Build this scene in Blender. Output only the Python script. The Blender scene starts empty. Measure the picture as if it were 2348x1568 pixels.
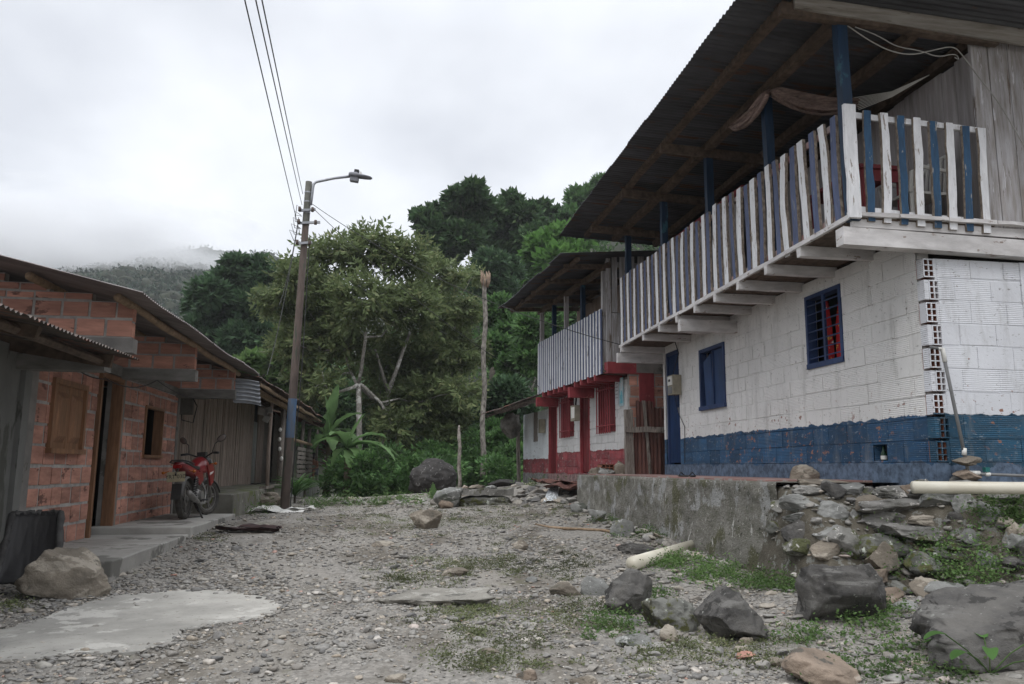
import bpy, bmesh, math, random
import numpy as np
from mathutils import Vector, Matrix, noise as mnoise
random.seed(7); RNG = np.random.default_rng(7)
scene = bpy.context.scene; COL = scene.collection

# ------------------------------------------------------------ camera
F, EYE = 1825.0, 1.25           # focal length in units of a 2347 px wide frame; eye height
def _n(v): return v/np.linalg.norm(v)
_dY = _n(np.array([885-1173.5, -(1070-784), F]))
_d2 = _n(np.array([3000-1173.5, -(1070+.008*2115-784), F]))
_up = _n(np.cross(_d2, _dY)); _up = _up if _up[1] > 0 else -_up
_dX = np.cross(_up, _dY); _dX = _dX if _dX[0] > 0 else -_dX
_R = np.array([_dX, _dY, _up])
CR, CU, CF = _R@[1, 0, 0], _R@[0, 1, 0], _R@[0, 0, 1]
CP = np.array([0, 0, EYE])
cam_d = bpy.data.cameras.new('camera'); cam = bpy.data.objects.new('camera', cam_d); COL.objects.link(cam)
cam_d.sensor_width = 36; cam_d.lens = F/2347*36; cam_d.clip_start = .05; cam_d.clip_end = 6000
m4 = Matrix.Identity(4)
for i in range(3):
    m4[i][0], m4[i][1], m4[i][2], m4[i][3] = CR[i], CU[i], -CF[i], CP[i]
cam.matrix_world = m4
scene.camera = cam
def ray(x, y): return CF*F + CR*(x-1173.5) - CU*(y-784)
def onX(x, y, X): d = ray(x, y); return CP + d*(X/d[0])
def onY(x, y, Y): d = ray(x, y); return CP + d*(Y/d[1])
def onZ(x, y, Z): d = ray(x, y); return CP + d*((Z-EYE)/d[2])

# ------------------------------------------------------------ sky, sun, exposure
SUN_EL, SUN_AZ = math.radians(52), math.radians(-150)   # behind-left of the camera, veiled by cloud
world = bpy.data.worlds.new('World'); scene.world = world; world.use_nodes = True
wt = world.node_tree; wt.nodes.clear()
def wn(t, **k):
    n = wt.nodes.new(t)
    for a, b in k.items(): setattr(n, a, b)
    return n
wo = wn('ShaderNodeOutputWorld'); bg1 = wn('ShaderNodeBackground'); bg2 = wn('ShaderNodeBackground'); mx = wn('ShaderNodeMixShader')
sky = wn('ShaderNodeTexSky'); sky.sky_type = 'NISHITA'; sky.sun_disc = False
sky.sun_elevation = SUN_EL; sky.sun_rotation = SUN_AZ
wt.links.new(sky.outputs[0], bg1.inputs[0]); bg1.inputs[1].default_value = .1
tc = wn('ShaderNodeTexCoord'); sep = wn('ShaderNodeSeparateXYZ'); wt.links.new(tc.outputs['Generated'], sep.inputs[0])
za = wn('ShaderNodeMath', operation='MAXIMUM'); wt.links.new(sep.outputs[2], za.inputs[0]); za.inputs[1].default_value = 0
zb = wn('ShaderNodeMath', operation='ADD'); wt.links.new(za.outputs[0], zb.inputs[0]); zb.inputs[1].default_value = .22
dv = wn('ShaderNodeVectorMath', operation='DIVIDE'); cmb = wn('ShaderNodeCombineXYZ')
wt.links.new(tc.outputs['Generated'], dv.inputs[0])
for i in range(3): wt.links.new(zb.outputs[0], cmb.inputs[i])
wt.links.new(cmb.outputs[0], dv.inputs[1])
mp = wn('ShaderNodeMapping'); mp.inputs['Scale'].default_value = (1.0, .75, .4); mp.inputs['Location'].default_value = (4.3, 1.7, 0)
wt.links.new(dv.outputs[0], mp.inputs[0])
nz = wn('ShaderNodeTexNoise'); nz.inputs['Scale'].default_value = 1.5; nz.inputs['Detail'].default_value = 5; nz.inputs['Roughness'].default_value = .5
wt.links.new(mp.outputs[0], nz.inputs['Vector'])
rp = wn('ShaderNodeValToRGB'); rp.color_ramp.elements[0].position = .36; rp.color_ramp.elements[1].position = .64
rp.color_ramp.elements[0].color = (.54, .56, .605, 1); rp.color_ramp.elements[1].color = (.80, .82, .855, 1)
wt.links.new(nz.outputs[0], rp.inputs[0])
# an overcast sky is brighter towards the zenith
zr = wn('ShaderNodeMapRange'); zr.inputs[1].default_value = .5; zr.inputs[2].default_value = .9; zr.inputs[3].default_value = 1.0; zr.inputs[4].default_value = 2.3
wt.links.new(sep.outputs[2], zr.inputs[0])
wt.links.new(rp.outputs[0], bg2.inputs[0]); wt.links.new(zr.outputs[0], bg2.inputs[1])
mx.inputs[0].default_value = .93
wt.links.new(bg1.outputs[0], mx.inputs[1]); wt.links.new(bg2.outputs[0], mx.inputs[2]); wt.links.new(mx.outputs[0], wo.inputs[0])
sd = bpy.data.lights.new('sun', 'SUN'); sd.energy = .7; sd.angle = math.radians(35); sd.color = (1, .97, .93)
so = bpy.data.objects.new('sun', sd); COL.objects.link(so)
sdir = Vector((math.sin(SUN_AZ)*math.cos(SUN_EL), math.cos(SUN_AZ)*math.cos(SUN_EL), math.sin(SUN_EL)))
so.rotation_euler = sdir.to_track_quat('Z', 'Y').to_euler(); so.location = (0, -5, 30)
scene.view_settings.view_transform = 'Standard'; scene.view_settings.look = 'None'
scene.view_settings.exposure = 0.58; scene.view_settings.gamma = 1
scene.cycles.use_denoising = True; scene.cycles.max_bounces = 8; scene.cycles.diffuse_bounces = 3
scene.cycles.transparent_max_bounces = 8; scene.cycles.volume_bounces = 3
scene.cycles.sample_clamp_indirect = 4

# ------------------------------------------------------------ materials
MATS = {}
def nt_new(name):
    m = bpy.data.materials.new(name); m.use_nodes = True; t = m.node_tree; t.nodes.clear()
    o = t.nodes.new('ShaderNodeOutputMaterial'); b = t.nodes.new('ShaderNodeBsdfPrincipled')
    t.links.new(b.outputs[0], o.inputs[0]); return m, t, b, o
class NT:
    def __init__(s, t): s.t = t; s.tc = t.nodes.new('ShaderNodeTexCoord').outputs['Object']
    def L(s, a, b):
        if hasattr(a, 'is_output'): s.t.links.new(a, b)
        elif isinstance(a, (tuple, list)):
            b.default_value = (*a, 1) if len(a) == 3 and len(b.default_value) == 4 else a
        else: b.default_value = a
    def map(s, sc, loc=(0, 0, 0), rot=(0, 0, 0), v=None):
        n = s.t.nodes.new('ShaderNodeMapping'); n.inputs['Scale'].default_value = sc; n.inputs['Location'].default_value = loc; n.inputs['Rotation'].default_value = rot
        s.L(v or s.tc, n.inputs[0]); return n.outputs[0]
    def noise(s, v, scale=5, det=4, rough=.55, out=0):
        n = s.t.nodes.new('ShaderNodeTexNoise'); s.L(v, n.inputs['Vector']); n.inputs['Scale'].default_value = scale
        n.inputs['Detail'].default_value = det; n.inputs['Roughness'].default_value = rough; return n.outputs[out]
    def vor(s, v, scale=5, out='Distance', feature='F1'):
        n = s.t.nodes.new('ShaderNodeTexVoronoi'); n.feature = feature; s.L(v, n.inputs['Vector']); n.inputs['Scale'].default_value = scale; return n.outputs[out]
    def rng(s, v, a, b, c=0., d=1., smooth=False):
        n = s.t.nodes.new('ShaderNodeMapRange'); s.L(v, n.inputs[0])
        if smooth: n.interpolation_type = 'SMOOTHSTEP'
        for i, q in enumerate((a, b, c, d)): s.L(q, n.inputs[i+1])
        return n.outputs[0]
    def mix(s, f, a, b, mode='MIX'):
        n = s.t.nodes.new('ShaderNodeMix'); n.data_type = 'RGBA'; n.blend_type = mode
        s.L(f, n.inputs[0]); s.L(a, n.inputs[6]); s.L(b, n.inputs[7]); return n.outputs[2]
    def math(s, op, a, b=0.):
        n = s.t.nodes.new('ShaderNodeMath'); n.operation = op; s.L(a, n.inputs[0]); s.L(b, n.inputs[1]); return n.outputs[0]
    def ramp(s, v, stops):
        n = s.t.nodes.new('ShaderNodeValToRGB'); e = n.color_ramp.elements
        while len(e) < len(stops): e.new(.5)
        for q, (p, c) in zip(e, stops): q.position = p; q.color = (*c, 1)
        s.L(v, n.inputs[0]); return n.outputs[0]
    def island(s):
        return s.t.nodes.new('ShaderNodeNewGeometry').outputs['Random Per Island']
    def sep(s, v=None):
        n = s.t.nodes.new('ShaderNodeSeparateXYZ'); s.L(v or s.tc, n.inputs[0]); return n.outputs
    def bump(s, b, h, strength=.5, dist=.01, prev=None):
        n = s.t.nodes.new('ShaderNodeBump'); s.L(h, n.inputs['Height']); n.inputs['Strength'].default_value = strength; n.inputs['Distance'].default_value = dist
        if prev is not None: s.L(prev, n.inputs['Normal'])
        s.L(n.outputs[0], b.inputs['Normal']); return n.outputs[0]
    def val(s, col, f):   # multiply a colour by a value
        return s.mix(1.0, col, s.combine(f), 'MULTIPLY')
    def combine(s, f):
        n = s.t.nodes.new('ShaderNodeCombineXYZ')
        for i in range(3): s.L(f, n.inputs[i])
        return n.outputs[0]

def mat(name, c1, c2=None, scale=8, stretch=(1, 1, 1), rough=.85, bump=.4, bd=.006, bs=None, island=0., spots=(), metal=0., var=.25, spec=.3):
    """noise-mixed two-colour surface with wear spots of their own shape"""
    if name in MATS: return MATS[name]
    m, t, b, o = nt_new(name); N = NT(t); c2 = c2 or tuple(q*.6 for q in c1)
    v = N.map(stretch)
    f = N.rng(N.noise(v, scale, 5, .6), .35, .65)
    col = N.mix(f, c1, c2)
    if var: col = N.val(col, N.rng(N.noise(v, scale*.23, 3), .3, .7, 1-var, 1+var*.6))
    if island: col = N.val(col, N.rng(N.island(), 0, 1, 1-island, 1+island*.7))
    for (sc, scl, th, st) in spots:
        g = N.rng(N.noise(N.map(st, loc=(scl*.37, scl*.11, 3.1)), scl, 6, .65), th-.06, th-.02)
        col = N.mix(g, col, sc)
    N.L(col, b.inputs['Base Color']); b.inputs['Roughness'].default_value = rough; b.inputs['Metallic'].default_value = metal
    b.inputs['Specular IOR Level'].default_value = spec
    if bump: N.bump(b, N.noise(v, bs or scale*4, 6, .7), bump, bd)
    MATS[name] = m; return m

def leaf_mat(name, c1, c2, c3=None, trans=.35, yellow=.0, nsc=.9):
    if name in MATS: return MATS[name]
    m, t, b, o = nt_new(name); N = NT(t)
    r = N.island(); col = N.ramp(r, [(0, c1), (.75, c2), (1, c3 or c2)])
    col = N.val(col, N.rng(N.noise(N.tc, nsc, 3, .6), .35, .65, .5, 1.55))
    N.L(col, b.inputs['Base Color']); b.inputs['Roughness'].default_value = .55; b.inputs['Specular IOR Level'].default_value = .18
    tr = t.nodes.new('ShaderNodeBsdfTranslucent'); N.L(N.mix(.5, col, tuple(min(1, q*1.8) for q in c2)), tr.inputs[0])
    ms = t.nodes.new('ShaderNodeMixShader'); ms.inputs[0].default_value = trans
    t.links.new(b.outputs[0], ms.inputs[1]); t.links.new(tr.outputs[0], ms.inputs[2]); t.links.new(ms.outputs[0], o.inputs[0])
    MATS[name] = m; return m

def block_mat(name, upper, lower, z_split, chip=(.25, .13, .095), base=(.12, .165, .235), z_base=1.33, axis=1, ribs=1.0, peel=.615):
    """painted hollow-block wall: paint band, ribbed blocks, peeling chips, dirt along cracks"""
    m, t, b, o = nt_new(name); N = NT(t); x, y, z = N.sep()
    wob = N.noise(N.tc, 7, 3)
    zz = N.math('ADD', z, N.rng(wob, .3, .7, -.02, .02))
    r = N.island()
    up = N.val(N.mix(N.rng(N.noise(N.tc, 1.3, 5), .35, .7), upper, tuple(q*.86 for q in upper)), N.rng(r, 0, 1, .93, 1.04))
    lo = N.mix(N.rng(N.noise(N.map((1, 1, 4)), 3, 6, .7), .35, .65), lower, tuple(q*.55+.012 for q in lower))
    lo = N.val(lo, N.rng(r, 0, 1, .7, 1.3)); lo = N.mix(N.rng(N.noise(N.map((1, 1, 2.5), loc=(4, 4, 4)), 13, 6, .7), .60, .64, 0, .8), lo, (.16, .20, .24))
    col = N.mix(N.rng(zz, z_split-.004, z_split+.004), lo, up)
    # stains that run down and dirt
    st = N.rng(N.noise(N.map((4, 4, .8)), 1.6, 6, .7), .52, .74, 0, .45)
    col = N.mix(st, col, (.23, .22, .2))
    # dirt specks
    col = N.mix(N.rng(N.noise(N.map((1, 1, 1.6), loc=(9, 2, 1)), 16, 7, .75), .60, .66, 0, .8), col, (.17, .155, .14)); col = N.mix(N.rng(N.noise(N.map((1, .8, 3.2), loc=(1, 7, 3)), 9, 7, .8), .635, .655, 0, .85), col, (.10, .09, .085))
    # chips low on the wall
    cm = N.math('MULTIPLY', N.rng(N.math('SUBTRACT', N.noise(N.map((1, 1, 1.5), loc=(2, 5, 8)), 9, 6, .6), N.rng(z, z_split+.05, z_split+.5, 0, .09)), peel-.02, peel+.01), N.rng(N.noise(N.map((1, 1, 1), loc=(2, 1.5, 3)), 1.1, 2), .45, .6))
    col = N.mix(cm, col, chip)
    bs_ = N.mix(N.rng(N.noise(N.tc, 12, 6, .7), .4, .6), base, tuple(q*.45 for q in base))
    col = N.mix(N.rng(N.math('ADD', z, N.rng(N.noise(N.tc, 5, 5), .3, .7, -.04, .04)), z_base-.005, z_base+.005), bs_, col)
    N.L(col, b.inputs['Base Color']); b.inputs['Roughness'].default_value = .8; b.inputs['Specular IOR Level'].default_value = .25
    w = t.nodes.new('ShaderNodeTexWave'); w.bands_direction = 'Z'; w.inputs['Scale'].default_value = 17; w.inputs['Distortion'].default_value = .4
    N.L(N.tc, w.inputs[0])
    ribm = N.math('MULTIPLY', N.math('MULTIPLY', w.outputs['Fac'], N.rng(r, .35, .45, 0, ribs)), N.rng(z, z_base+.0, z_base+.01))
    p = N.bump(b, ribm, .55, .006)
    N.bump(b, N.noise(N.tc, 22, 7, .7), .5, .008, p)
    MATS[name] = m; return m
# ------------------------------------------------------------ mesh helpers
def V(*a): return np.array(a, float)
class MB:
    def __init__(s): s.v = []; s.f = []; s.m = []; s.n = 0
    def add(s, v, f, mi=0):
        v = np.asarray(v, float).reshape(-1, 3); s.v.append(v)
        s.f += [tuple(i+s.n for i in q) for q in f]; s.m += [mi]*len(f); s.n += len(v); return s
    def box(s, x0, x1, y0, y1, z0, z1, mi=0):
        v = [(x, y, z) for x in (x0, x1) for y in (y0, y1) for z in (z0, z1)]
        return s.add(v, [(0, 1, 3, 2), (4, 6, 7, 5), (0, 4, 5, 1), (2, 3, 7, 6), (0, 2, 6, 4), (1, 5, 7, 3)], mi)
    def obox(s, o, du, dv, dn, u0, u1, v0, v1, n0, n1, mi=0):
        o, du, dv, dn = map(lambda q: np.asarray(q, float), (o, du, dv, dn))
        v = [o+du*a+dv*b+dn*c for a in (u0, u1) for b in (v0, v1) for c in (n0, n1)]
        return s.add(v, [(0, 1, 3, 2), (4, 6, 7, 5), (0, 4, 5, 1), (2, 3, 7, 6), (0, 2, 6, 4), (1, 5, 7, 3)], mi)
    def beam(s, p0, p1, w, h, up=(0, 0, 1), seg=1, jit=0., mi=0, taper=1.):
        p0, p1 = np.asarray(p0, float), np.asarray(p1, float); d = _n(p1-p0); up = np.asarray(up, float)
        sd_ = _n(np.cross(d, up)); u2 = np.cross(sd_, d); vs = []; fs = []
        for i in range(seg+1):
            t = i/seg; c = p0+(p1-p0)*t; j = RNG.normal(0, jit, (4, 3)) if jit else np.zeros((4, 3)); k = 1+(taper-1)*t
            cj = RNG.normal(0, jit, 3)*1.2 if jit and 0 < i < seg else 0
            for q, (a, b) in enumerate(((-1, -1), (1, -1), (1, 1), (-1, 1))): vs.append(c+sd_*a*w/2*k+u2*b*h/2*k+j[q]+cj)
            if i: b0 = (i-1)*4; fs += [(b0+q, b0+(q+1) % 4, b0+4+(q+1) % 4, b0+4+q) for q in range(4)]
        fs += [(3, 2, 1, 0), tuple(seg*4+q for q in range(4))]
        return s.add(vs, fs, mi)
    def tube(s, pts, rad, n=8, cap=True, jit=0., mi=0):
        pts = [np.asarray(p, float) for p in pts]; k = len(pts)
        rad = [rad]*k if np.isscalar(rad) else list(rad); vs = []; fs = []; prev = None
        for i, p in enumerate(pts):
            d = _n(pts[min(i+1, k-1)]-pts[max(i-1, 0)])
            if prev is None: a = np.cross(d, (0, 0, 1)); a = np.cross(d, (1, 0, 0)) if np.linalg.norm(a) < .1 else a
            else: a = prev-d*(prev@d)
            a = _n(a); prev = a; b = np.cross(d, a)
            for q in range(n):
                t = 2*math.pi*q/n; rr = rad[i]*(1+(RNG.normal(0, jit) if jit else 0)); vs.append(p+(a*math.cos(t)+b*math.sin(t))*rr)
            if i: o = (i-1)*n; fs += [(o+q, o+(q+1) % n, o+n+(q+1) % n, o+n+q) for q in range(n)]
        if cap: fs += [tuple(range(n-1, -1, -1)), tuple((k-1)*n+q for q in range(n))]
        return s.add(vs, fs, mi)
    def disc(s, c, ax, r0, r1, w, n=20, mi=0):   # a ring / disc of rectangular section about axis ax
        c, ax = np.asarray(c, float), _n(np.asarray(ax, float)); a = np.cross(ax, (0, 0, 1)); a = np.array([1., 0, 0]) if np.linalg.norm(a) < .1 else _n(a); b = np.cross(ax, a); vs = []
        for q in range(n):
            t = 2*math.pi*q/n; e = a*math.cos(t)+b*math.sin(t)
            vs += [c+e*r0-ax*w/2, c+e*r1-ax*w/2, c+e*r1+ax*w/2, c+e*r0+ax*w/2]
        fs = []
        for q in range(n):
            o, p = q*4, ((q+1) % n)*4
            fs += [(o+i, o+(i+1) % 4, p+(i+1) % 4, p+i) for i in range(4)]
        return s.add(vs, fs, mi)
    def ell(s, c, r, n=12, m=8, rot=None, mi=0):
        vs = []; fs = []
        for i in range(m+1):
            ph = math.pi*i/m
            for j in range(n):
                th = 2*math.pi*j/n; p = np.array([math.sin(ph)*math.cos(th)*r[0], math.sin(ph)*math.sin(th)*r[1], math.cos(ph)*r[2]])
                vs.append((rot@p if rot is not None else p)+np.asarray(c))
            if i: o = (i-1)*n; fs += [(o+j, o+(j+1) % n, o+n+(j+1) % n, o+n+j) for j in range(n)]
        return s.add(vs, fs, mi)
    def prism(s, pts2, o, du, dv, dn, depth, mi=0):  # extruded outline
        o, du, dv, dn = map(lambda q: np.asarray(q, float), (o, du, dv, dn)); k = len(pts2)
        vs = [o+du*a+dv*b for a, b in pts2]+[o+du*a+dv*b+dn*depth for a, b in pts2]
        return s.add(vs, [tuple(range(k-1, -1, -1)), tuple(range(k, 2*k))]+[(i, (i+1) % k, k+(i+1) % k, k+i) for i in range(k)], mi)
    def build(s, name, mats, parent=None, smooth=False, **k):
        me = bpy.data.meshes.new(name); vs = np.concatenate(s.v) if s.v else np.zeros((0, 3))
        me.from_pydata(vs.tolist(), [], s.f); mats = mats if isinstance(mats, (list, tuple)) else [mats]
        for q in mats: me.materials.append(q)
        if len(mats) > 1: me.polygons.foreach_set('material_index', s.m)
        if smooth: me.polygons.foreach_set('use_smooth', [True]*len(me.polygons))
        me.update(); return link(name, me, parent, **k)
def link(name, me, parent=None, **k):
    o = bpy.data.objects.new(name, me); COL.objects.link(o)
    if parent is not None:
        o.parent = parent
        if parent.parent is None: o.matrix_parent_inverse = parent.matrix_basis.inverted()
    for a, b in k.items():
        if b is not None: o[a] = b
    return o
def thing(name, label, cat, loc=(0, 0, 0), rz=0., group=None):
    o = bpy.data.objects.new(name, None); o.empty_display_size = .2; COL.objects.link(o)
    o.matrix_basis = Matrix.Translation(Vector(loc)) @ Matrix.Rotation(rz, 4, 'Z')
    o['label'] = label; o['category'] = cat
    if group: o['group'] = group
    return o
def local(o): # make children of a thing keep their vertices in its local space
    for c in o.children: c.matrix_parent_inverse = Matrix.Identity(4)
def np_mesh(name, v, f, mats, nside=4, smooth=False):
    me = bpy.data.meshes.new(name); v = np.ascontiguousarray(v, dtype=np.float32); f = np.ascontiguousarray(f, dtype=np.int32)
    me.vertices.add(len(v)); me.vertices.foreach_set('co', v.ravel())
    me.loops.add(f.size); me.loops.foreach_set('vertex_index', f.ravel())
    me.polygons.add(len(f)); me.polygons.foreach_set('loop_start', np.arange(0, f.size, nside, dtype=np.int32))
    me.polygons.foreach_set('loop_total', np.full(len(f), nside, dtype=np.int32))
    if smooth: me.polygons.foreach_set('use_smooth', np.ones(len(f), dtype=bool))
    for q in (mats if isinstance(mats, (list, tuple)) else [mats]): me.materials.append(q)
    me.update(calc_edges=True); return me
def unit(v): return v/np.maximum(np.linalg.norm(v, axis=-1, keepdims=True), 1e-9)
def leaves(pos, ax, size, asp=.4, fold=.15):
    """one folded diamond leaf (a quad) per position"""
    n = len(pos); ax = unit(ax); rnd = RNG.normal(size=(n, 3)); rnd[:, 2] += 1.2
    sd_ = unit(np.cross(ax, rnd)); nm = np.cross(sd_, ax); size = np.asarray(size).reshape(-1, 1)*np.ones((n, 1))
    v = np.stack([pos, pos+ax*size*.45+sd_*size*asp*.5-nm*size*fold, pos+ax*size, pos+ax*size*.45-sd_*size*asp*.5-nm*size*fold], 1)
    return v.reshape(-1, 3), np.arange(4*n).reshape(-1, 4)
def sprigs(pos, ax, size, k=4, asp=.32, spread=.8):
    """a sprig is k pairs of leaflets along a twig"""
    n = len(pos); ax = unit(ax); rnd = RNG.normal(size=(n, 3)); rnd[:, 2] += 1.5
    sd_ = unit(np.cross(ax, rnd)); P = []; A = []; S = []
    size = np.asarray(size).reshape(-1, 1)*np.ones((n, 1))
    for i in range(k):
        t = (i+.3)/k
        for sg in (-1, 1):
            P.append(pos+ax*size*t); A.append(ax*.7+sd_*sg*spread+np.array([0, 0, -.25])); S.append(size[:, 0]*(.55-.25*abs(t-.45)))
    P.append(pos+ax*size*.9); A.append(ax); S.append(size[:, 0]*.4)
    return leaves(np.concatenate(P), np.concatenate(A), np.concatenate(S), asp)
def clump_points(blobs, n_clump, per, rc=.24, up=.35, fill=.25):
    """leaf positions in clumps spread over the blobs; returns positions and outward axes"""
    bl = np.array(blobs, float); w = bl[:, 3]*bl[:, 4]; idx = RNG.choice(len(bl), n_clump, p=w/w.sum())
    d = unit(RNG.normal(size=(n_clump, 3))+np.array([0, 0, up])); r = 1-fill*RNG.random(n_clump)**1.5
    R = bl[idx, 3:6]; c = bl[idx, :3]+d*R*r[:, None]
    k = np.repeat(np.arange(n_clump), per); q = unit(RNG.normal(size=(len(k), 3)))*(RNG.random(len(k))**.45)[:, None]
    q[:, 2] *= .6; cr = R.mean(1)[k]*rc*(.6+.8*RNG.random(n_clump))[k]
    p = c[k]+q*cr[:, None]; ax = q*.8+d[k]*.6+RNG.normal(size=p.shape)*.35; ax[:, 2] -= .05
    return p, ax
def rects_minus(r, holes):
    out = [r]
    for (a0, a1, b0, b1) in holes:
        nw = []
        for (u0, u1, v0, v1) in out:
            if a1 <= u0 or a0 >= u1 or b1 <= v0 or b0 >= v1: nw.append((u0, u1, v0, v1)); continue
            if a0 > u0: nw.append((u0, a0, v0, v1))
            if a1 < u1: nw.append((a1, u1, v0, v1))
            m0, m1 = max(u0, a0), min(u1, a1)
            if b0 > v0: nw.append((m0, m1, v0, b0))
            if b1 < v1: nw.append((m0, m1, b1, v1))
        out = nw
    return out
def blockwork(mb, o, du, dn, u0, u1, v0, v1, holes, bw, bh, gap, proud=.008, jit=.003, stagger=True, mi=0, mib=0, thick=.12):
    """courses of blocks standing a little proud of the mortar; dn points out of the wall"""
    dz = (0, 0, 1)
    for q in rects_minus((u0, u1, v0, v1), holes): mb.obox(o, du, dz, dn, q[0], q[1], q[2], q[3], -thick, 0, mib)
    z = v0; row = 0
    while z < v1-.02:
        zt = min(z+bh, v1); u = u0-(bw*.5 if (row % 2 and stagger) else 0)+RNG.uniform(-.04, .04)
        while u < u1:
            w = bw*RNG.uniform(.9, 1.08); a, b = max(u, u0), min(u+w-gap, u1)
            if b-a > .03:
                pr = proud+RNG.uniform(-jit, jit)
                g_ = gap*(RNG.uniform(.05, 1.1, 2) if gap < .02 else RNG.uniform(.3, .7, 2))
                for q in rects_minus((a, b+gap*RNG.uniform(-.5, .8 if gap < .02 else .3), z+g_[0], zt-g_[1]), holes):
                    if q[1]-q[0] > .015 and q[3]-q[2] > .015: mb.obox(o, du, dz, dn, *q, -.01, pr, mi)
            u += w
        z += bh; row += 1
def corrugated(name, O, U, W, lu, lw, pitch, amp, mats, parent=None, jag=.02, wave=.01, sheet=.8, nw=8, **k):
    """corrugated sheet roof: U runs along the eave, W down the slope (ends at the eave)"""
    O, U, W = map(lambda q: np.asarray(q, float), (O, U, W)); U = _n(U); W = _n(W); Nn = _n(np.cross(U, W)); Nn = Nn if Nn[2] > 0 else -Nn
    nu = int(lu/pitch*6)+1; us = np.linspace(0, lu, nu); ws = np.linspace(0, 1, nw+1); vs = np.zeros((nu, nw+1, 3))
    sh = np.floor(us/sheet).astype(int); je = RNG.normal(0, jag, sh.max()+2); jz = RNG.uniform(0, amp*.9, sh.max()+2)
    for j, t in enumerate(ws):
        L = lw*t+(je[sh]*(t > .99)); h = amp*np.sin(us/pitch*2*math.pi)+jz[sh]*t+wave*np.sin(us*1.7+t*4)*.6+wave*np.sin(us*.6+2+t)*.8
        vs[:, j] = O+us[:, None]*U+L[:, None]*W+h[:, None]*Nn
    i, j = np.meshgrid(np.arange(nu-1), np.arange(nw), indexing='ij'); a = (i*(nw+1)+j).ravel()
    f = np.stack([a, a+1, a+nw+2, a+nw+1], 1)
    return link(name, np_mesh(name, vs.reshape(-1, 3), f, mats, smooth=True), parent, **k)

# ------------------------------------------------------------ rocks
def ico(sub):
    bm = bmesh.new(); bmesh.ops.create_icosphere(bm, subdivisions=sub, radius=1); bm.verts.ensure_lookup_table()
    v = np.array([q.co[:] for q in bm.verts]); f = np.array([[w.index for w in q.verts] for q in bm.faces]); bm.free(); return v, f
ICO = {k: ico(k) for k in (1, 2, 3, 4, 5)}
def rock_geo(seed, dims, sub=4, cuts=9, rough=.10, rot=0., tilt=0., box=1., planes=()):
    rg = np.random.default_rng(seed); v, f = ICO[sub]; v = v.copy()
    if box != 1: v = np.sign(v)*np.abs(v)**box
    for (nn, d) in planes: nn = unit(np.array(nn, float)); e = v@nn-d; k = e > 0; v[k] -= nn*(e[k]*.96)[:, None]
    for _ in range(cuts):
        nn = unit(rg.normal(size=3)); d = rg.uniform(.42, .80); e = v@nn-d; k = e > 0; v[k] -= nn*(e[k]*.95)[:, None]
    off = rg.uniform(0, 50, 3)
    if sub > 2:
        disp = np.array([mnoise.fractal(Vector(p*1.7+off), 1.0, 2.0, 4)+.55*abs(mnoise.noise(Vector(p*V(3, 3, 6)+off)))+.25*mnoise.fractal(Vector(p*7+off), .8, 2.1, 3) for p in v])
    else: disp = rg.normal(0, .3, len(v))
    v = v*(1+disp*rough)[:, None]
    v -= (v.max(0)+v.min(0))/2; v /= np.abs(v).max(0); v = v*np.asarray(dims)/2
    R = np.array(Matrix.Rotation(rot, 3, 'Z') @ Matrix.Rotation(tilt, 3, 'X')); return v@R.T, f
# ------------------------------------------------------------ ground heights
GP = np.array([(0, 0, -.02), (0, 3, -.02), (-3, 4, .0), (3, 3, .04), (-2.6, 8.2, .13), (0, 8, .15), (3.5, 7.3, .26), (3.5, 9, .34), (3.5, 12.6, .45), (3.5, 14.6, .62),
    (-2.5, 14, .36), (0, 14, .36), (-2.2, 17.2, .3), (0, 19, .42), (2, 19, .55), (3.2, 19, .85), (5, 20, 1.0), (1.9, 22, .62), (-2.5, 25, .35), (0, 25, .3), (5, 5.6, .36), (6.5, 5.8, .62), (4.5, 4, .16), (6, 3, .22),
    (3.4, 5.2, .18), (-8, 5, .1), (-8, 20, .3), (8, 25, 1.0), (0, 34, -.2), (-10, 38, -.3), (10, 36, .5), (2, 11, .32), (1.2, 5, .08), (8, 12, .9), (12, 8, .9), (-1, 11, .27), (0, -8, -.1), (6, -4, .1), (-7, -4, 0)])
def _fit():
    n = len(GP); D = np.linalg.norm(GP[:, None, :2]-GP[None, :, :2], axis=2); A = np.zeros((n+3, n+3)); A[:n, :n] = D+np.eye(n)*-.15
    Pm = np.c_[np.ones(n), GP[:, :2]]; A[:n, n:] = Pm; A[n:, :n] = Pm.T
    return np.linalg.solve(A, np.r_[GP[:, 2], 0, 0, 0])
_gw = _fit()
def gh(x, y):
    x, y = np.asarray(x, float), np.asarray(y, float); cx, cy = np.clip(x, -12, 13), np.clip(y, -8, 40)
    D = np.sqrt((cx[..., None]-GP[:, 0])**2+(cy[..., None]-GP[:, 1])**2)
    h = D@_gw[:-3]+_gw[-3]+_gw[-2]*cx+_gw[-1]*cy
    return h+.012*np.sin(x*2.3+y*1.1)+.01*np.sin(y*3.1-x*1.3)+.02*np.sin(x*.9-1)*np.sin(y*.8)
def gpt(x, y):   # where the sight line through photo point (x, y) meets the ground
    p = onZ(x, y, .2)
    for _ in range(12):
        z = float(gh(p[0], p[1])); p = onZ(x, y, .5*z+.5*p[2] if abs(z-p[2]) > .3 else z)
    return p
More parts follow.
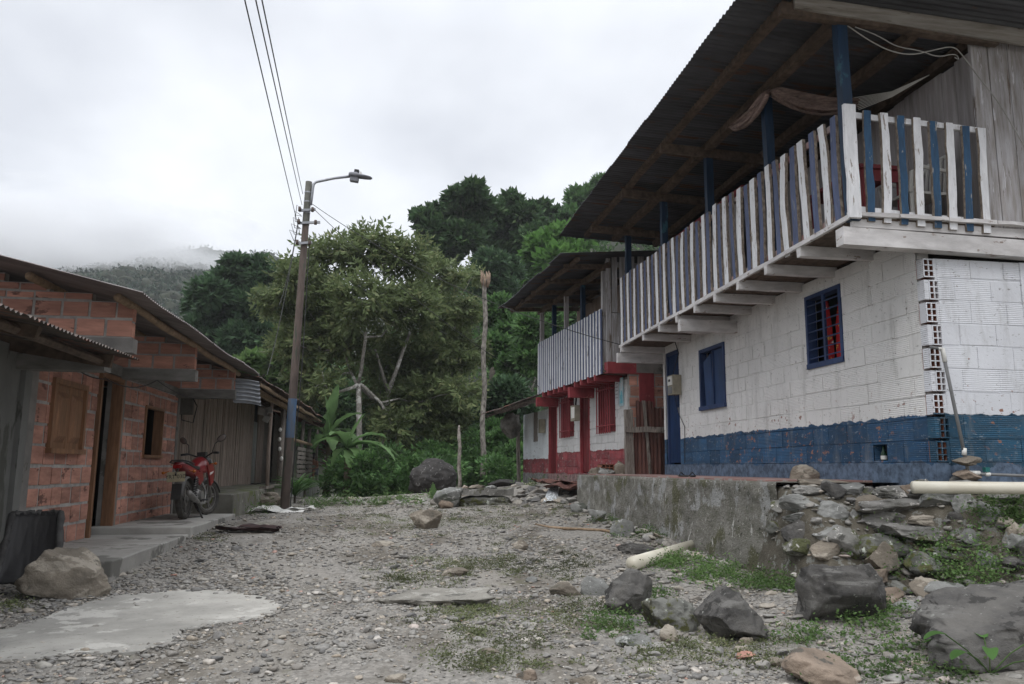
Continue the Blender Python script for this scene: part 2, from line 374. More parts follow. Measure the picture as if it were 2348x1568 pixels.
# ------------------------------------------------------------ palette
def srf(name, *a, **k): return mat(name, *a, **k)
m_rawwood = mat('raw_wood', (.13, .095, .07), (.065, .045, .034), 14, (1, 1, 1), .85, .5, .004, spots=[((.24, .19, .14), 9, .74, (1, 1, 1))])
m_oldwood = mat('old_grey_wood', (.27, .24, .21), (.13, .11, .095), 9, (6, 6, .7), .9, .6, .004, spots=[((.07, .055, .045), 3, .66, (6, 6, .8))])
m_planks = mat('dark_planks', (.40, .325, .275), (.23, .18, .15), 7, (8, 8, .6), .85, .5, .004, island=.25)
m_bare = mat('bare_edge_wood', (.33, .28, .23), (.14, .11, .085), 20, (2, 2, 1), .9, .6, .004)
m_wslat = mat('white_painted_slat', (.72, .72, .73), (.60, .60, .61), 10, (4, 4, .8), .6, .4, .003, island=.08, var=.12, spots=[((.23, .19, .16), 3.2, .66, (6, 6, 1.2)), ((.35, .33, .31), 12, .70, (3, 3, .8))])
m_bslat = mat('navy_painted_slat', (.085, .105, .19), (.06, .078, .145), 10, (4, 4, .8), .55, .4, .003, island=.2, spots=[((.16, .17, .19), 4, .69, (6, 6, 1.2))])
m_bslat2 = mat('blue_painted_slat', (.022, .075, .15), (.016, .05, .10), 10, (4, 4, .8), .55, .4, .003, island=.2, spots=[((.3, .28, .25), 5, .70, (6, 6, 1.2))])
m_bpost = mat('blue_post_paint', (.011, .033, .072), (.008, .022, .045), 6, (3, 3, .6), .55, .35, .003, spots=[((.03, .09, .12), 1.6, .68, (2, 2, 1.2)), ((.2, .17, .13), 4, .76, (6, 6, 1))])
m_wood_w = mat('whitewashed_timber', (.62, .60, .59), (.47, .45, .44), 5, (1, 1, 3), .7, .5, .004, spots=[((.25, .2, .17), 7, .68, (1, 1, 2.5))])
m_weath = mat('weathered_white_boards', (.42, .41, .42), (.24, .215, .195), 3.2, (7, 7, .7), .85, .6, .004, island=.12, spots=[((.14, .11, .09), 2.6, .67, (9, 9, .9)), ((.50, .49, .51), 3, .67, (5, 5, .6))])
m_inner = mat('inner_wall_boards', (.36, .34, .34), (.24, .22, .215), 3, (6, 6, .6), .85, .4, .003, island=.1)
m_zinc = mat('old_zinc_sheet', (.09, .093, .10), (.05, .05, .054), 2.2, (.8, 4, 4), .55, .3, .003, metal=.35, var=.3, spots=[((.09, .05, .035), 1.6, .63, (.6, 3, 3))])
m_zinc_l = mat('brown_roof_sheet', (.26, .235, .225), (.17, .15, .145), 2, (.8, 3, 3), .6, .25, .003, metal=.2, var=.25)
m_zinc_d = mat('dark_roof_sheet', (.13, .11, .095), (.05, .04, .035), 2.5, (.8, 4, 4), .75, .4, .003, spots=[((.2, .09, .06), 3, .6, (1, 3, 3))])
m_weathH = mat('weathered_fascia_boards', (.36, .34, .31), (.22, .195, .165), 3.2, (.7, 7, 7), .85, .6, .004, island=.15, spots=[((.10, .08, .06), 2.6, .67, (.9, 9, 9))])
m_rust = mat('rusty_sheet', (.16, .072, .055), (.09, .045, .04), 6, (4, 4, .6), .8, .5, .003, spots=[((.22, .16, .13), 3, .68, (4, 4, .6))])
m_darkrust = mat('dark_rusty_scrap', (.055, .03, .028), (.03, .018, .018), 8, (1, 1, 1), .7, .5, .004)
m_bluedoor = mat('blue_door_metal', (.025, .06, .16), (.02, .045, .11), 4, (3, 3, .8), .5, .25, .002, spots=[((.10, .05, .04), 8, .72, (1, 1, 1))])
m_blueframe = mat('blue_frame_paint', (.03, .055, .14), (.022, .04, .10), 8, (1, 1, 1), .5, .3, .002)
m_red = mat('red_paint', (.29, .05, .058), (.21, .036, .042), 5, (2, 2, 1), .6, .35, .003, spots=[((.33, .12, .10), 9, .70, (1, 1, 1))])
m_reddoor = mat('red_door_paint', (.17, .027, .03), (.12, .02, .024), 5, (4, 4, .6), .55, .3, .003)
m_pink = mat('red_floor_paint', (.33, .19, .17), (.24, .14, .12), 3, (1, 1, 1), .7, .3, .003, spots=[((.3, .28, .26), 4, .6, (1, 1, 1))])
m_conc = mat('grey_concrete', (.27, .255, .235), (.17, .16, .15), 3, (1, 1, 1), .9, .5, .005, bs=30, spots=[((.11, .105, .09), 2.2, .66, (1, 1, 1))])
m_concL = mat('pale_concrete', (.40, .385, .35), (.29, .28, .255), 3.2, (1, 1, 1), .9, .5, .006, bs=40, spots=[((.33, .315, .285), 1.9, .68, (1, 2.5, 1)), ((.44, .425, .39), 3, .62, (1, 1, 1)), ((.20, .19, .165), 9, .68, (1, 1.5, 1)), ((.22, .21, .19), 26, .68, (1, 1, 1))])
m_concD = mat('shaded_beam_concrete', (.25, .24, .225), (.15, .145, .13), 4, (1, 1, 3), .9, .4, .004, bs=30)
m_plaster = mat('grey_plaster', (.19, .19, .18), (.13, .13, .122), 2, (1, 1, .6), .9, .3, .004, bs=30, spots=[((.08, .08, .07), 1.5, .66, (2, 2, .5))])
m_brick = mat('terracotta_block', (.50, .255, .19), (.34, .17, .128), 4, (1, 1, 5), .85, .4, .003, island=.28, spots=[((.14, .07, .055), 3, .66, (1, 1, 2)), ((.42, .24, .17), 5, .68, (1, 1, 3))])
m_mortar = mat('grey_mortar', (.40, .385, .36), (.28, .27, .255), 12, (1, 1, 1), .95, .6, .006)
m_orange = mat('varnished_wood', (.27, .14, .075), (.175, .088, .048), 6, (6, 6, .7), .5, .3, .002)
m_log = mat('debarked_log', (.33, .24, .155), (.20, .14, .09), 9, (2, 2, 2), .85, .4, .004)
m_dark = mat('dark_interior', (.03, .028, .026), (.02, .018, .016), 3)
m_pvc = mat('cream_pvc_pipe', (.66, .63, .53), (.56, .52, .42), 3, (1, 1, 1), .35, .08, .002, var=.1, spots=[((.25, .09, .05), 1.1, .72, (1, 1, 1)), ((.13, .12, .09), 14, .74, (1, 1, 1))], spec=.5)
m_greypipe = mat('grey_plastic_pipe', (.20, .20, .20), (.15, .15, .15), 6, rough=.5, bump=.1)
m_steel = mat('galvanised_steel', (.35, .36, .38), (.25, .26, .28), 6, rough=.45, bump=.1, metal=.6)
m_black = mat('black_plastic', (.018, .018, .02), (.012, .012, .013), 10, rough=.5, bump=.1)
m_cable = mat('cable_black', (.03, .03, .03), (.02, .02, .02), 10, rough=.6, bump=0)
m_white = mat('white_plastic', (.72, .71, .67), (.6, .59, .55), 6, rough=.45, bump=.1, var=.1)
def rockm(name, a, b, bs, **k): return mat(name, a, b, 4.5, rough=.88, bump=1., bd=.022, bs=bs, **k)
m_rock = {
 'black': rockm('black_domed_rock', (.05, .046, .043), (.03, .028, .027), 12, spots=[((.16, .155, .15), 14, .66, (1, 1, .6))]),
 'pale': rockm('pale_bedrock', (.30, .285, .25), (.21, .195, .17), 18, spots=[((.36, .345, .31), 3, .60, (1, 1, 3)), ((.12, .115, .10), 5, .66, (.6, .6, 3))]),
 'tan': rockm('tan_rock', (.25, .215, .17), (.155, .133, .107), 16, spots=[((.32, .285, .235), 3, .60, (1, 1, 2)), ((.11, .10, .08), 6, .67, (1, 1, 1))]),
 'grey': rockm('grey_rock', (.28, .28, .265), (.16, .16, .15), 16, spots=[((.42, .42, .40), 11, .66, (1, 1, 1)), ((.09, .095, .08), 4, .64, (1, 1, 2)), ((.12, .13, .05), 2.4, .68, (1, 1, 1))]),
 'dark': rockm('dark_rock', (.125, .118, .108), (.068, .065, .062), 14, spots=[((.14, .135, .125), 3.6, .62, (.6, .6, 5)), ((.045, .043, .04), 5, .62, (1, 1, 1)), ((.09, .095, .05), 2.2, .70, (1, 1, 1)), ((.24, .24, .22), 22, .70, (1, 1, 1))]),
 'moss': rockm('mossy_rock', (.20, .20, .18), (.10, .10, .088), 18, spots=[((.085, .088, .035), 8, .58, (1, 1, 1)), ((.07, .068, .05), 4, .62, (1, 1, 1)), ((.45, .47, .41), 10, .66, (1, 1, 1))]),
 'conc': rockm('rough_concrete_lump', (.26, .25, .235), (.14, .137, .12), 20, spots=[((.08, .085, .04), 2.6, .60, (1, 1, 1)), ((.46, .44, .41), 18, .66, (1, 1, 1)), ((.07, .068, .06), 9, .66, (1, 1, 1))]),
 'brown': rockm('brown_rock', (.28, .22, .17), (.165, .13, .10), 16, spots=[((.10, .09, .075), 5, .64, (1, 1, 1)), ((.36, .31, .26), 4, .64, (1, 1, 2))])}


# ------------------------------------------------------------ ground sheet, out to the horizon
def axis_pts(fine0, fine1, step, far):
    a = list(np.arange(fine0, fine1+1e-6, step)); s = step; x = fine1
    while x < far: s *= 1.35; x += s; a.append(x)
    s = step; x = fine0
    while x > -far: s *= 1.35; x -= s; a.insert(0, x)
    return np.array(a)
gx, gy = axis_pts(-6, 8, .1, 2500), axis_pts(2, 26, .1, 3000)
GX, GY = np.meshgrid(gx, gy, indexing='ij')
GZ = gh(GX.ravel(), GY.ravel()).reshape(GX.shape)
far_ = np.clip((np.hypot(GX, GY-10)-28)/60, 0, 1); GZ = GZ*(1-far_)-.8*far_
GZ += RNG.normal(0, .004, GZ.shape)*(far_ < .01)
nxg, nyg = len(gx), len(gy); ii, jj = np.meshgrid(np.arange(nxg-1), np.arange(nyg-1), indexing='ij'); a_ = (ii*nyg+jj).ravel()
m, t, b, o = nt_new('gravel_ground'); N = NT(t)
stone = N.mix(N.rng(N.vor(N.tc, 34, 'Color'), .2, .8), (.15, .143, .132), (.36, .34, .31))
fine = N.mix(N.rng(N.noise(N.tc, 60, 6, .8), .35, .65), (.14, .13, .115), (.29, .27, .24))
col = N.mix(.5, stone, fine)
col = N.mix(N.rng(N.noise(N.map((1, .45, 1)), 1.1, 6, .65), .50, .60, 0, .8), col, (.115, .10, .08)); col = N.mix(N.rng(N.noise(N.map((1, .3, 1), loc=(3, 8, 2)), 1.3, 6, .6), .55, .64, 0, .6), col, (.27, .25, .22))     # damp earth
col = N.mix(N.rng(N.noise(N.map((1, 1, 1), loc=(7, 3, 0)), .9, 7, .75), .60, .68, 0, .55), col, (.11, .115, .055))  # thin moss
N.L(col, b.inputs['Base Color']); b.inputs['Roughness'].default_value = .95; b.inputs['Specular IOR Level'].default_value = .15
p1 = N.bump(b, N.vor(N.tc, 34), .7, .012); N.bump(b, N.noise(N.tc, 70, 5, .8), .6, .006, p1); MATS['ground'] = m
me = np_mesh('ground', np.c_[GX.ravel(), GY.ravel(), GZ.ravel()], np.stack([a_, a_+nyg, a_+nyg+1, a_+1], 1), m, smooth=True)
link('ground', me, kind='structure', label='grey gravel village street rising gently between the houses')

# ------------------------------------------------------------ loose gravel (stuff): thousands of pebbles
m, t, b, o = nt_new('gravel_stones'); N = NT(t)
col = N.ramp(N.island(), [(0, (.115, .112, .108)), (.2, (.21, .20, .185)), (.45, (.28, .268, .245)), (.65, (.19, .172, .15)), (.8, (.33, .312, .277)), (.93, (.33, .28, .22)), (.992, (.48, .45, .41)), (1, (.36, .15, .10))])
col = N.val(col, N.rng(N.noise(N.tc, 40, 4), .3, .7, .75, 1.2))
N.L(col, b.inputs['Base Color']); b.inputs['Roughness'].default_value = .8; N.bump(b, N.noise(N.tc, 90, 4), .4, .003); m_peb = m
SLAB_PX = [(0, 1447), (60, 1430), (110, 1415), (150, 1400), (200, 1385), (262, 1368), (330, 1362), (400, 1358), (470, 1356), (530, 1362), (585, 1366), (625, 1378), (640, 1392), (640, 1405), (600, 1420), (560, 1425), (500, 1432), (470, 1440), (412, 1448), (408, 1462), (392, 1480), (350, 1486), (300, 1500), (240, 1502), (180, 1500), (100, 1512), (40, 1518), (0, 1520)]
SLAB = np.array([gpt(x, y)[:2] for x, y in SLAB_PX])
SLAB = np.vstack([SLAB, [SLAB[-1]+(-.9, -.1)], [SLAB[0]+(-.8, .05)]])
def inside(P, poly):
    x, y = P[:, 0], P[:, 1]; c = np.zeros(len(P), bool); j = len(poly)-1
    for i in range(len(poly)):
        xi, yi = poly[i]; xj, yj = poly[j]; k = ((yi > y) != (yj > y)) & (x < (xj-xi)*(y-yi)/(yj-yi+1e-12)+xi); c ^= k; j = i
    return c
def stamp_rocks(P, size, sub, nvar, seed, mats, name, flat=.42, sink=.25, tilt=.35):
    rg = np.random.default_rng(seed); n = len(P); var = [rock_geo(seed*100+i, (1, rg.uniform(.6, .95), rg.uniform(flat*.6, flat*1.2)), sub, 5, .15) for i in range(nvar)]
    f0 = var[0][1]; VV = np.stack([q[0] for q in var]); vi = rg.integers(0, nvar, n); a = rg.uniform(0, 6.28, n); ti = rg.normal(0, tilt, n)
    v = VV[vi]*size[:, None, None]; c, s = np.cos(ti)[:, None], np.sin(ti)[:, None]
    y, z = v[:, :, 1]*c-v[:, :, 2]*s, v[:, :, 1]*s+v[:, :, 2]*c; c, s = np.cos(a)[:, None], np.sin(a)[:, None]
    x, y = v[:, :, 0]*c-y*s, v[:, :, 0]*s+y*c; w = np.stack([x, y, z], 2)+P[:, None, :]; w[:, :, 2] += (size*flat*(.5-sink))[:, None]
    k = VV.shape[1]; ff = (f0[None]+(np.arange(n)*k)[:, None, None]).reshape(-1, 3); return np_mesh(name, w.reshape(-1, 3), ff, mats, 3, smooth=True)
def scatter(n, y0, y1, seed):
    rg = np.random.default_rng(seed); y = y0*(y1/y0)**rg.random(n*2); x = rg.uniform(-.52, .72, n*2)*y*1.05; k = (x > -6) & (x < 7); P = np.c_[x, y][k][:n]
    dens = np.array([mnoise.noise(Vector((p[0]*.9, p[1]*.7, 3))) for p in P]); P = P[rg.random(len(P)) < np.clip(.72+dens*1.5, .12, 1)]
    on_side = (P[:, 0] < -2.6) & (P[:, 1] > 8.2); on_ter = (P[:, 0] > 3.6) & (P[:, 1] > 6.4); P = P[~on_side & ~on_ter]
    ins = inside(P, SLAB); P = P[~ins | (rg.random(len(P)) < np.array([.02+.5*max(0, mnoise.noise(Vector((p[0]*3, p[1]*3, 5)))-.12) for p in P]))]
    return np.c_[P, gh(P[:, 0], P[:, 1])]
Pn = scatter(21000, 3.6, 9, 1); s1 = np.clip(np.random.default_rng(2).lognormal(-3.62, .50, len(Pn)), .012, .11)
Pm_ = scatter(38000, 7, 22, 3); s2 = np.clip(np.random.default_rng(4).lognormal(-3.45, .42, len(Pm_)), .015, .13)
Pt_ = scatter(30000, 3.6, 8, 5); s3 = np.clip(np.random.default_rng(6).lognormal(-3.95, .3, len(Pt_)), .008, .03)
link('gravel', stamp_rocks(Pn, s1, 2, 10, 3, m_peb, 'gravel'), kind='stuff', label='loose grey river gravel lying on the street near the camera')
link('gravel_bed', stamp_rocks(Pm_, s2, 1, 10, 4, m_peb, 'gravel_bed'), kind='stuff', label='loose gravel covering the far part of the street')
link('fine_gravel', stamp_rocks(Pt_, s3, 1, 8, 5, m_peb, 'fine_gravel'), kind='stuff', label='fine chips between the larger pebbles of the street')

# ------------------------------------------------------------ poured concrete patch in the street
def patch(name, poly, h, m, **k):
    bm = bmesh.new(); P = []
    for i in range(len(poly)):
        a, b2 = poly[i], poly[(i+1) % len(poly)]; n_ = max(1, int(np.linalg.norm(b2-a)/.05))
        P += [a+(b2-a)*q/n_+V(.07*mnoise.fractal(Vector((*(a+(b2-a)*q/n_)*5.1, 1)), .8, 2, 6), .07*mnoise.fractal(Vector((*(a+(b2-a)*q/n_)*5.1, 7)), .8, 2, 6)) for q in range(n_)]
    vs = [bm.verts.new((x, y, 0)) for x, y in P]; f = bm.faces.new(vs); bmesh.ops.triangulate(bm, faces=[f])
    bmesh.ops.subdivide_edges(bm, edges=bm.edges, cuts=4, use_grid_fill=False); bmesh.ops.triangulate(bm, faces=bm.faces)
    ext = bmesh.ops.extrude_face_region(bm, geom=bm.faces[:]); up_ = [v for v in ext['geom'] if isinstance(v, bmesh.types.BMVert)]
    ups = set(up_)
    for v in bm.verts: v.co.z = float(gh(v.co.x, v.co.y))+(h if v in ups else -.05)
    bmesh.ops.recalc_face_normals(bm, faces=bm.faces); me = bpy.data.meshes.new(name); bm.to_mesh(me); bm.free(); me.materials.append(m); return link(name, me, **k)
patch('concrete_patch', SLAB, .014, m_concL, kind='structure', label='pale poured concrete patch in the gravel at lower left')

rg = np.random.default_rng(21); E_ = []
for i in range(len(SLAB)-2):
    a, b2 = SLAB[i], SLAB[i+1]
    for _ in range(int(np.linalg.norm(b2-a)*150)): q = a+(b2-a)*rg.random()+rg.normal(0, .05, 2); E_.append((q[0], q[1], float(gh(q[0], q[1]))+.008))
link('edge_gravel', stamp_rocks(np.array(E_), np.clip(rg.lognormal(-3.9, .5, len(E_)), .008, .06), 2, 8, 31, m_peb, 'edge_gravel'), kind='stuff', label='gravel spilling over the edge of the concrete patch')
# ============================================================ BLUE AND WHITE HOUSE (right)
bh = thing('blue_white_house', 'two-storey white house with blue base band and blue and white slatted balcony', 'house', (5, 10, 1.15))
m_bw = block_mat('white_blue_blocks', (.72, .71, .69), (.028, .085, .17), 1.765)
m_bwe = block_mat('white_blue_blocks_end', (.66, .67, .70), (.02, .075, .13), 1.765, z_base=1.30)
X0 = 4.9; YN, YF = 6.56, 13.72; ZB = 1.10
Hdoor = (12.93, 13.62, 1.33, 3.30); Hw1 = (11.03, 11.98, 2.19, 3.12); Hw2 = (7.93, 8.69, 2.44, 3.29)
_a, _b = onX(2034, 1018, X0), onX(2004, 1058, X0); Hn = (_a[1], _b[1], 1.35, max(1.47, _a[2]))
w = MB(); blockwork(w, (X0, 0, 0), (0, 1, 0), (-1, 0, 0), YN+.10, YF, 1.33, 3.46, [Hdoor, Hw1, Hw2, Hn], .36, .20, .010, proud=.006, jit=.003, mi=0, mib=0, thick=.13)
w.box(X0-.012, X0+.125, YN+.002, YF, ZB-.2, 1.328)
w.build('wall', m_bw, bh)
w = MB(); blockwork(w, (X0, YN, 0), (1, 0, 0), (0, -1, 0), .13, 1.0, 1.33, 3.22, [], .36, .213, .014, thick=.12, proud=.005, jit=.002)
blockwork(w, (X0, YN, 0), (1, 0, 0), (0, -1, 0), 1.16, 4.6, 1.33, 3.22, [], .42, .213, .018, thick=.12, proud=.006)
w.box(X0+1.0, X0+1.16, YN-.014, YN+.12, 1.33, 3.22)                       # plastered column
w.box(X0+.13, 9.5, YN-.03, YN+.12, ZB-.2, 1.329)
w.build('end_wall', m_bwe, bh)
# hollow ends of the corner blocks
m_terr = mat('bare_clay', (.30, .12, .075), (.2, .08, .05), 8)
hb = MB(); z = 1.33; r_ = 0
while z < 3.2:
    zt = min(z+.19, 3.215); sh = .045 if r_ % 2 else 0.0; a0, a1 = X0-.008+sh, X0+.105+sh*.9
    for u in np.linspace(a0, a1-.011, 3): hb.box(u, u+.011, YN-.006, YN+.004, z+.004, zt, 0); hb.box(u+.001 if u > a0+.001 else u, u+.010, YN+.0042, YN+.09, z+.005 if u > a0+.001 else z+.001, zt-.001, 1 if u > a0+.001 else 0)
    for q in np.linspace(z+.004, zt-.011, 4): hb.box(a0, a1, YN-.0045, YN+.004, q, q+.011, 0); hb.box(a0+.002, a1-.002, YN+.0045, YN+.088, q+.001, q+.01, 1)
    hb.box(a0, a1, YN+.09, YN+.097, z, zt, 1)
    if sh: hb.box(X0-.008, a0-.001, YN-.002, YN+.097, z+.004, zt, 0)
    hb.box(a1+.001, X0+.129, YN-.001, YN+.097, z-.02, zt+.004, 0)
    z += .213; r_ += 1
hb.build('corner_block', [m_bwe, m_terr], bh, label='bare clay hollow block ends showing at the house corner', kind='stuff')
bo = thing('bottle', 'dark green bottle standing in the broken hole at the foot of the blue band', 'bottle', (X0+.05, (Hn[0]+Hn[1])/2, 1.35))
yb = (Hn[0]+Hn[1])/2+.02; MB().tube([(X0+.045, yb, 1.335), (X0+.045, yb, 1.42), (X0+.045, yb, 1.45), (X0+.045, yb, 1.50)], [.03, .03, .013, .012], 12).build('glass', mat('green_glass', (.02, .06, .03), (.015, .04, .02), 4, rough=.1, bump=0), bo, smooth=True)
MB().tube([(X0+.045, yb, 1.362), (X0+.045, yb, 1.40)], .0308, 12, cap=False).build('bottle_label', m_white, bo, smooth=True)
# dark room shell behind the openings
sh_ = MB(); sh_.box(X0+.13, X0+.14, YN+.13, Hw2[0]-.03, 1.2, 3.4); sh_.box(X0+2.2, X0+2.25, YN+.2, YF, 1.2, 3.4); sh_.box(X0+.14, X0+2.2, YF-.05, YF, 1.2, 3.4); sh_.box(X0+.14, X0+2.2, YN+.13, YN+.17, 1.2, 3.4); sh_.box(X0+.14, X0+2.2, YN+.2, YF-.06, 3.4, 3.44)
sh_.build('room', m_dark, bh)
# door
d = MB(); d.box(X0+.02, X0+.09, 12.93, 12.985, 1.33, 3.30); d.box(X0+.02, X0+.09, 13.565, 13.62, 1.33, 3.30); d.box(X0+.02, X0+.09, 12.985, 13.565, 3.24, 3.30)
fr = d.build('door', m_blueframe, bh)
d = MB(); n_ = 60
for i in range(n_):
    y0, y1 = 12.985+.58*i/n_, 12.985+.58*(i+1)/n_; h0 = .012*max(-.4, math.sin(i*.95)); d.box(X0+.055-h0, X0+.07, y0, y1, 1.36, 3.24)
d.build('door_panel', m_bluedoor, fr); MB().box(X0+.03, X0+.052, 13.08, 13.12, 2.2, 2.3).build('handle', m_steel, fr)
# shuttered window
y0, y1, z0, z1 = Hw1; d = MB(); e = .055
d.box(X0-.03, X0+.08, y0, y0+e, z0, z1); d.box(X0-.03, X0+.08, y1-e, y1, z0, z1); d.box(X0-.03, X0+.08, y0+e, y1-e, z1-e, z1); d.box(X0-.05, X0+.08, y0-.01, y1+.01, z0-.03, z0+.03)
fr = d.build('window', m_blueframe, bh); fr['label'] = 'blue wooden window with a shutter hanging askew'
MB().box(X0+.02, X0+.045, y0+e+.005, (y0+y1)/2-.01, z0+.04, z1-e-.01).build('shutter', m_bluedoor, fr)
d = MB(); ym = (y0+y1)/2; d.add([(X0+.0, ym+.01, z0+.04), (X0+.0, ym+.30, z0+.04), (X0+.0, ym+.36, z1-.2), (X0+.0, ym+.08, z1-.10), (X0+.03, ym+.01, z0+.04), (X0+.03, ym+.30, z0+.04), (X0+.03, ym+.36, z1-.2), (X0+.03, ym+.08, z1-.10)], [(3, 2, 1, 0), (4, 5, 6, 7), (0, 1, 5, 4), (1, 2, 6, 5), (2, 3, 7, 6), (3, 0, 4, 7)])
d.build('shutter', m_bluedoor, fr); MB().box(X0-.005, X0+.06, ym-.012, ym+.014, z0+.03, z1-e).build('mullion', m_blueframe, fr)
# barred window with red curtains
y0, y1, z0, z1 = Hw2; d = MB(); e = .045
d.box(X0-.02, X0+.1, y0, y0+e, z0, z1); d.box(X0-.02, X0+.1, y1-e, y1, z0, z1); d.box(X0-.02, X0+.1, y0+e, y1-e, z1-e, z1); d.box(X0-.03, X0+.1, y0, y1, z0-.02, z0+.04)
fr = d.build('window', m_blueframe, bh); fr['label'] = 'blue barred window with red curtains'
d = MB(); d.box(X0-.01, X0+.02, (y0+y1)/2-.02, (y0+y1)/2+.02, z0+.04, z1-e)
for i in range(7): zz = z0+.1+(z1-z0-.16)*i/6.6; d.tube([(X0-.005, y0+.02, zz), (X0-.005, y1-.02, zz)], .008, 6)
d.build('window_bars', m_blueframe, fr)
m_cur = mat('red_curtain_cloth', (.42, .018, .018), (.30, .012, .014), 5, rough=.8, bump=.2, spots=[((.65, .60, .55), 4.2, .66, (1, 1, 1)), ((.50, .30, .05), 9, .66, (1, 1, 1))])
for yc, wd in ((y0+.19, .2), (y0+.47, .13)):
    vs = []; fs = []; nu, nz = 14, 16
    for j in range(nz+1):
        tt = j/nz; zz = z1-.10-(z1-z0-.12)*tt; ww = wd*(.22+.78*min(1, tt*2.2)) if tt < .5 else wd*(1.0+.1*math.sin(tt*9))
        for i in range(nu+1):
            q = i/nu-.5; vs.append((X0+.10+.018*math.sin(i*1.6+tt*2), yc+q*ww, zz))
    for j in range(nz):
        for i in range(nu): a = j*(nu+1)+i; fs.append((a, a+1, a+nu+2, a+nu+1))
    MB().add(vs, fs).build('curtain', m_cur, fr, smooth=True)
# balcony -------------------------------------------------
XB = 4.13
def zt_(y): return 3.55-.014*(y-6.45)
dk = MB()
for i in range(9):   # deck boards run along the house
    xa = XB-.03+i*.165
    for k in range(4): ya = 6.44+k*1.83; dk.beam((xa+.08, ya, zt_(ya)-.015+RNG.uniform(-.002, .002)), (xa+.08, min(ya+1.822, 13.74), zt_(ya+1.83)-.015), .158, .028)
bal = dk.build('balcony_deck', m_rawwood, bh)
fl = MB(); fl.beam((XB-.035, 6.42, zt_(6.4)-.02), (XB-.035, 13.76, zt_(13.76)-.02), .03, .05, seg=14, jit=.003)
for k in range(5): fl.beam((XB-.05+k*.5, 6.415, zt_(6.4)+.008-.002*k), (XB+.44+k*.5, 6.415, zt_(6.4)+.006-.002*k), .05, .035, seg=3, jit=.002)
fl.build('deck_edge', m_wood_w, bal)
for k, yv in enumerate([onX(x, y, XB)[1] for x, y in ((1480, 765), (1517, 745), (1557, 723), (1599, 680), (1645, 660), (1698, 625), (1763, 590), (1839, 560))]+[13.62]):
    MB().beam((XB-.05, yv, zt_(yv)-.088), (X0+.02, yv+.01, zt_(yv)-.088), .075, .11, seg=4, jit=.002).build('joist', m_wood_w, bal)
for yv in (6.51, 10.62, 13.72):
    z_ = zt_(yv)-.23 if yv > 6.6 else 3.362
    MB().beam((XB-.09, yv, z_), (X0+.02 if yv > 7 else 9.5, yv, z_+(.0 if yv > 7 else -.10)),   .1 if yv > 7 else .13, .17 if yv > 7 else .165, seg=6, jit=.002).build('support_beam', m_wood_w, bal)
MB().beam((XB+.0, 6.46, 3.49), (9.5, 6.46, 3.44), .03, .085, seg=6, jit=.002).build('end_board', m_wood_w, bal)
m_rr = mat('faded_red_rail', (.30, .12, .11), (.35, .32, .30), 4, (1, 3, 1))
MB().beam((XB+.038, 6.45, 4.52), (XB+.038, 13.7, 4.60), .035, .06, seg=8, jit=.003).build('railing', m_rr, bal); MB().beam((XB+.038, 6.45, zt_(6.4)+.07), (XB+.038, 13.7, zt_(13.7)+.07), .035, .05).build('railing', m_rr, bal)
MB().beam((XB+.03, 6.47, 4.54), (5.53, 6.47, 4.485), .03, .055, seg=5, jit=.002).build('railing', m_wslat, bal); MB().beam((XB+.03, 6.47, 3.62), (5.53, 6.47, 3.57), .03, .05, seg=5, jit=.002).build('railing', m_wslat, bal)
def slat(y, zb, zt, white, wd, nx=0., bend=0., m=None, axis='y', x=XB):
    s = MB(); n_ = 9; mw = m or (m_wslat if white else m_bslat)
    vs = []; fs = []; th = RNG.uniform(.022, .034); ph = RNG.uniform(0, 6)
    for i in range(n_+1):
        t = i/n_; z_ = zb+(zt-zb)*t; c = y+nx*(t-.5)+bend*math.sin(t*math.pi)+.004*math.sin(t*7+ph)
        e0, e1 = -wd/2+RNG.normal(0, .0035), wd/2+RNG.normal(0, .0035)
        if axis == 'y': vs += [(x-th/2, c+e0, z_), (x-th/2, c+e1, z_), (x+th/2, c+e1+.003, z_), (x+th/2, c+e0-.003, z_)]
        else: vs += [(c+e1, x-th/2, z_), (c+e0, x-th/2, z_), (c+e0-.003, x+th/2, z_), (c+e1+.003, x+th/2, z_)]
        if i: o_ = (i-1)*4; fs += [(o_+q, o_+(q+1) % 4, o_+4+(q+1) % 4, o_+4+q) for q in range(4)]
    fs += [(3, 2, 1, 0), tuple(n_*4+q for q in range(4))]; s.add(vs, fs)
    s.m = [0 if (i % 4 == 0 or len(q) != 4) and i < n_*4 else 1 for i, q in enumerate(s.f)]
    return s.build('slat', [mw, m_bare], bal)
k = 38; ys = np.linspace(6.66, 13.66, k)
for i, yv in enumerate(ys):
    wht = i % 2 == 1
    slat(yv+RNG.normal(0, .012), zt_(yv)-.045+RNG.normal(0, .008), 4.60+.011*(yv-6.4)+RNG.normal(0, .014), wht, RNG.uniform(.10, .122) if wht else RNG.uniform(.088, .106), RNG.normal(0, .02), RNG.normal(0, .012)+(.04 if i in (5, 21) else 0))
for i, xv in enumerate(np.linspace(4.325, 5.50, 8)):
    slat(xv, 3.50-.02*i/3, 4.575-.012*i+RNG.normal(0, .006), i % 2 == 1, .078 if i % 2 else .074, .035+RNG.normal(0, .006), RNG.normal(0, .003), m_wslat if i % 2 else m_bslat2, 'x', 6.435)
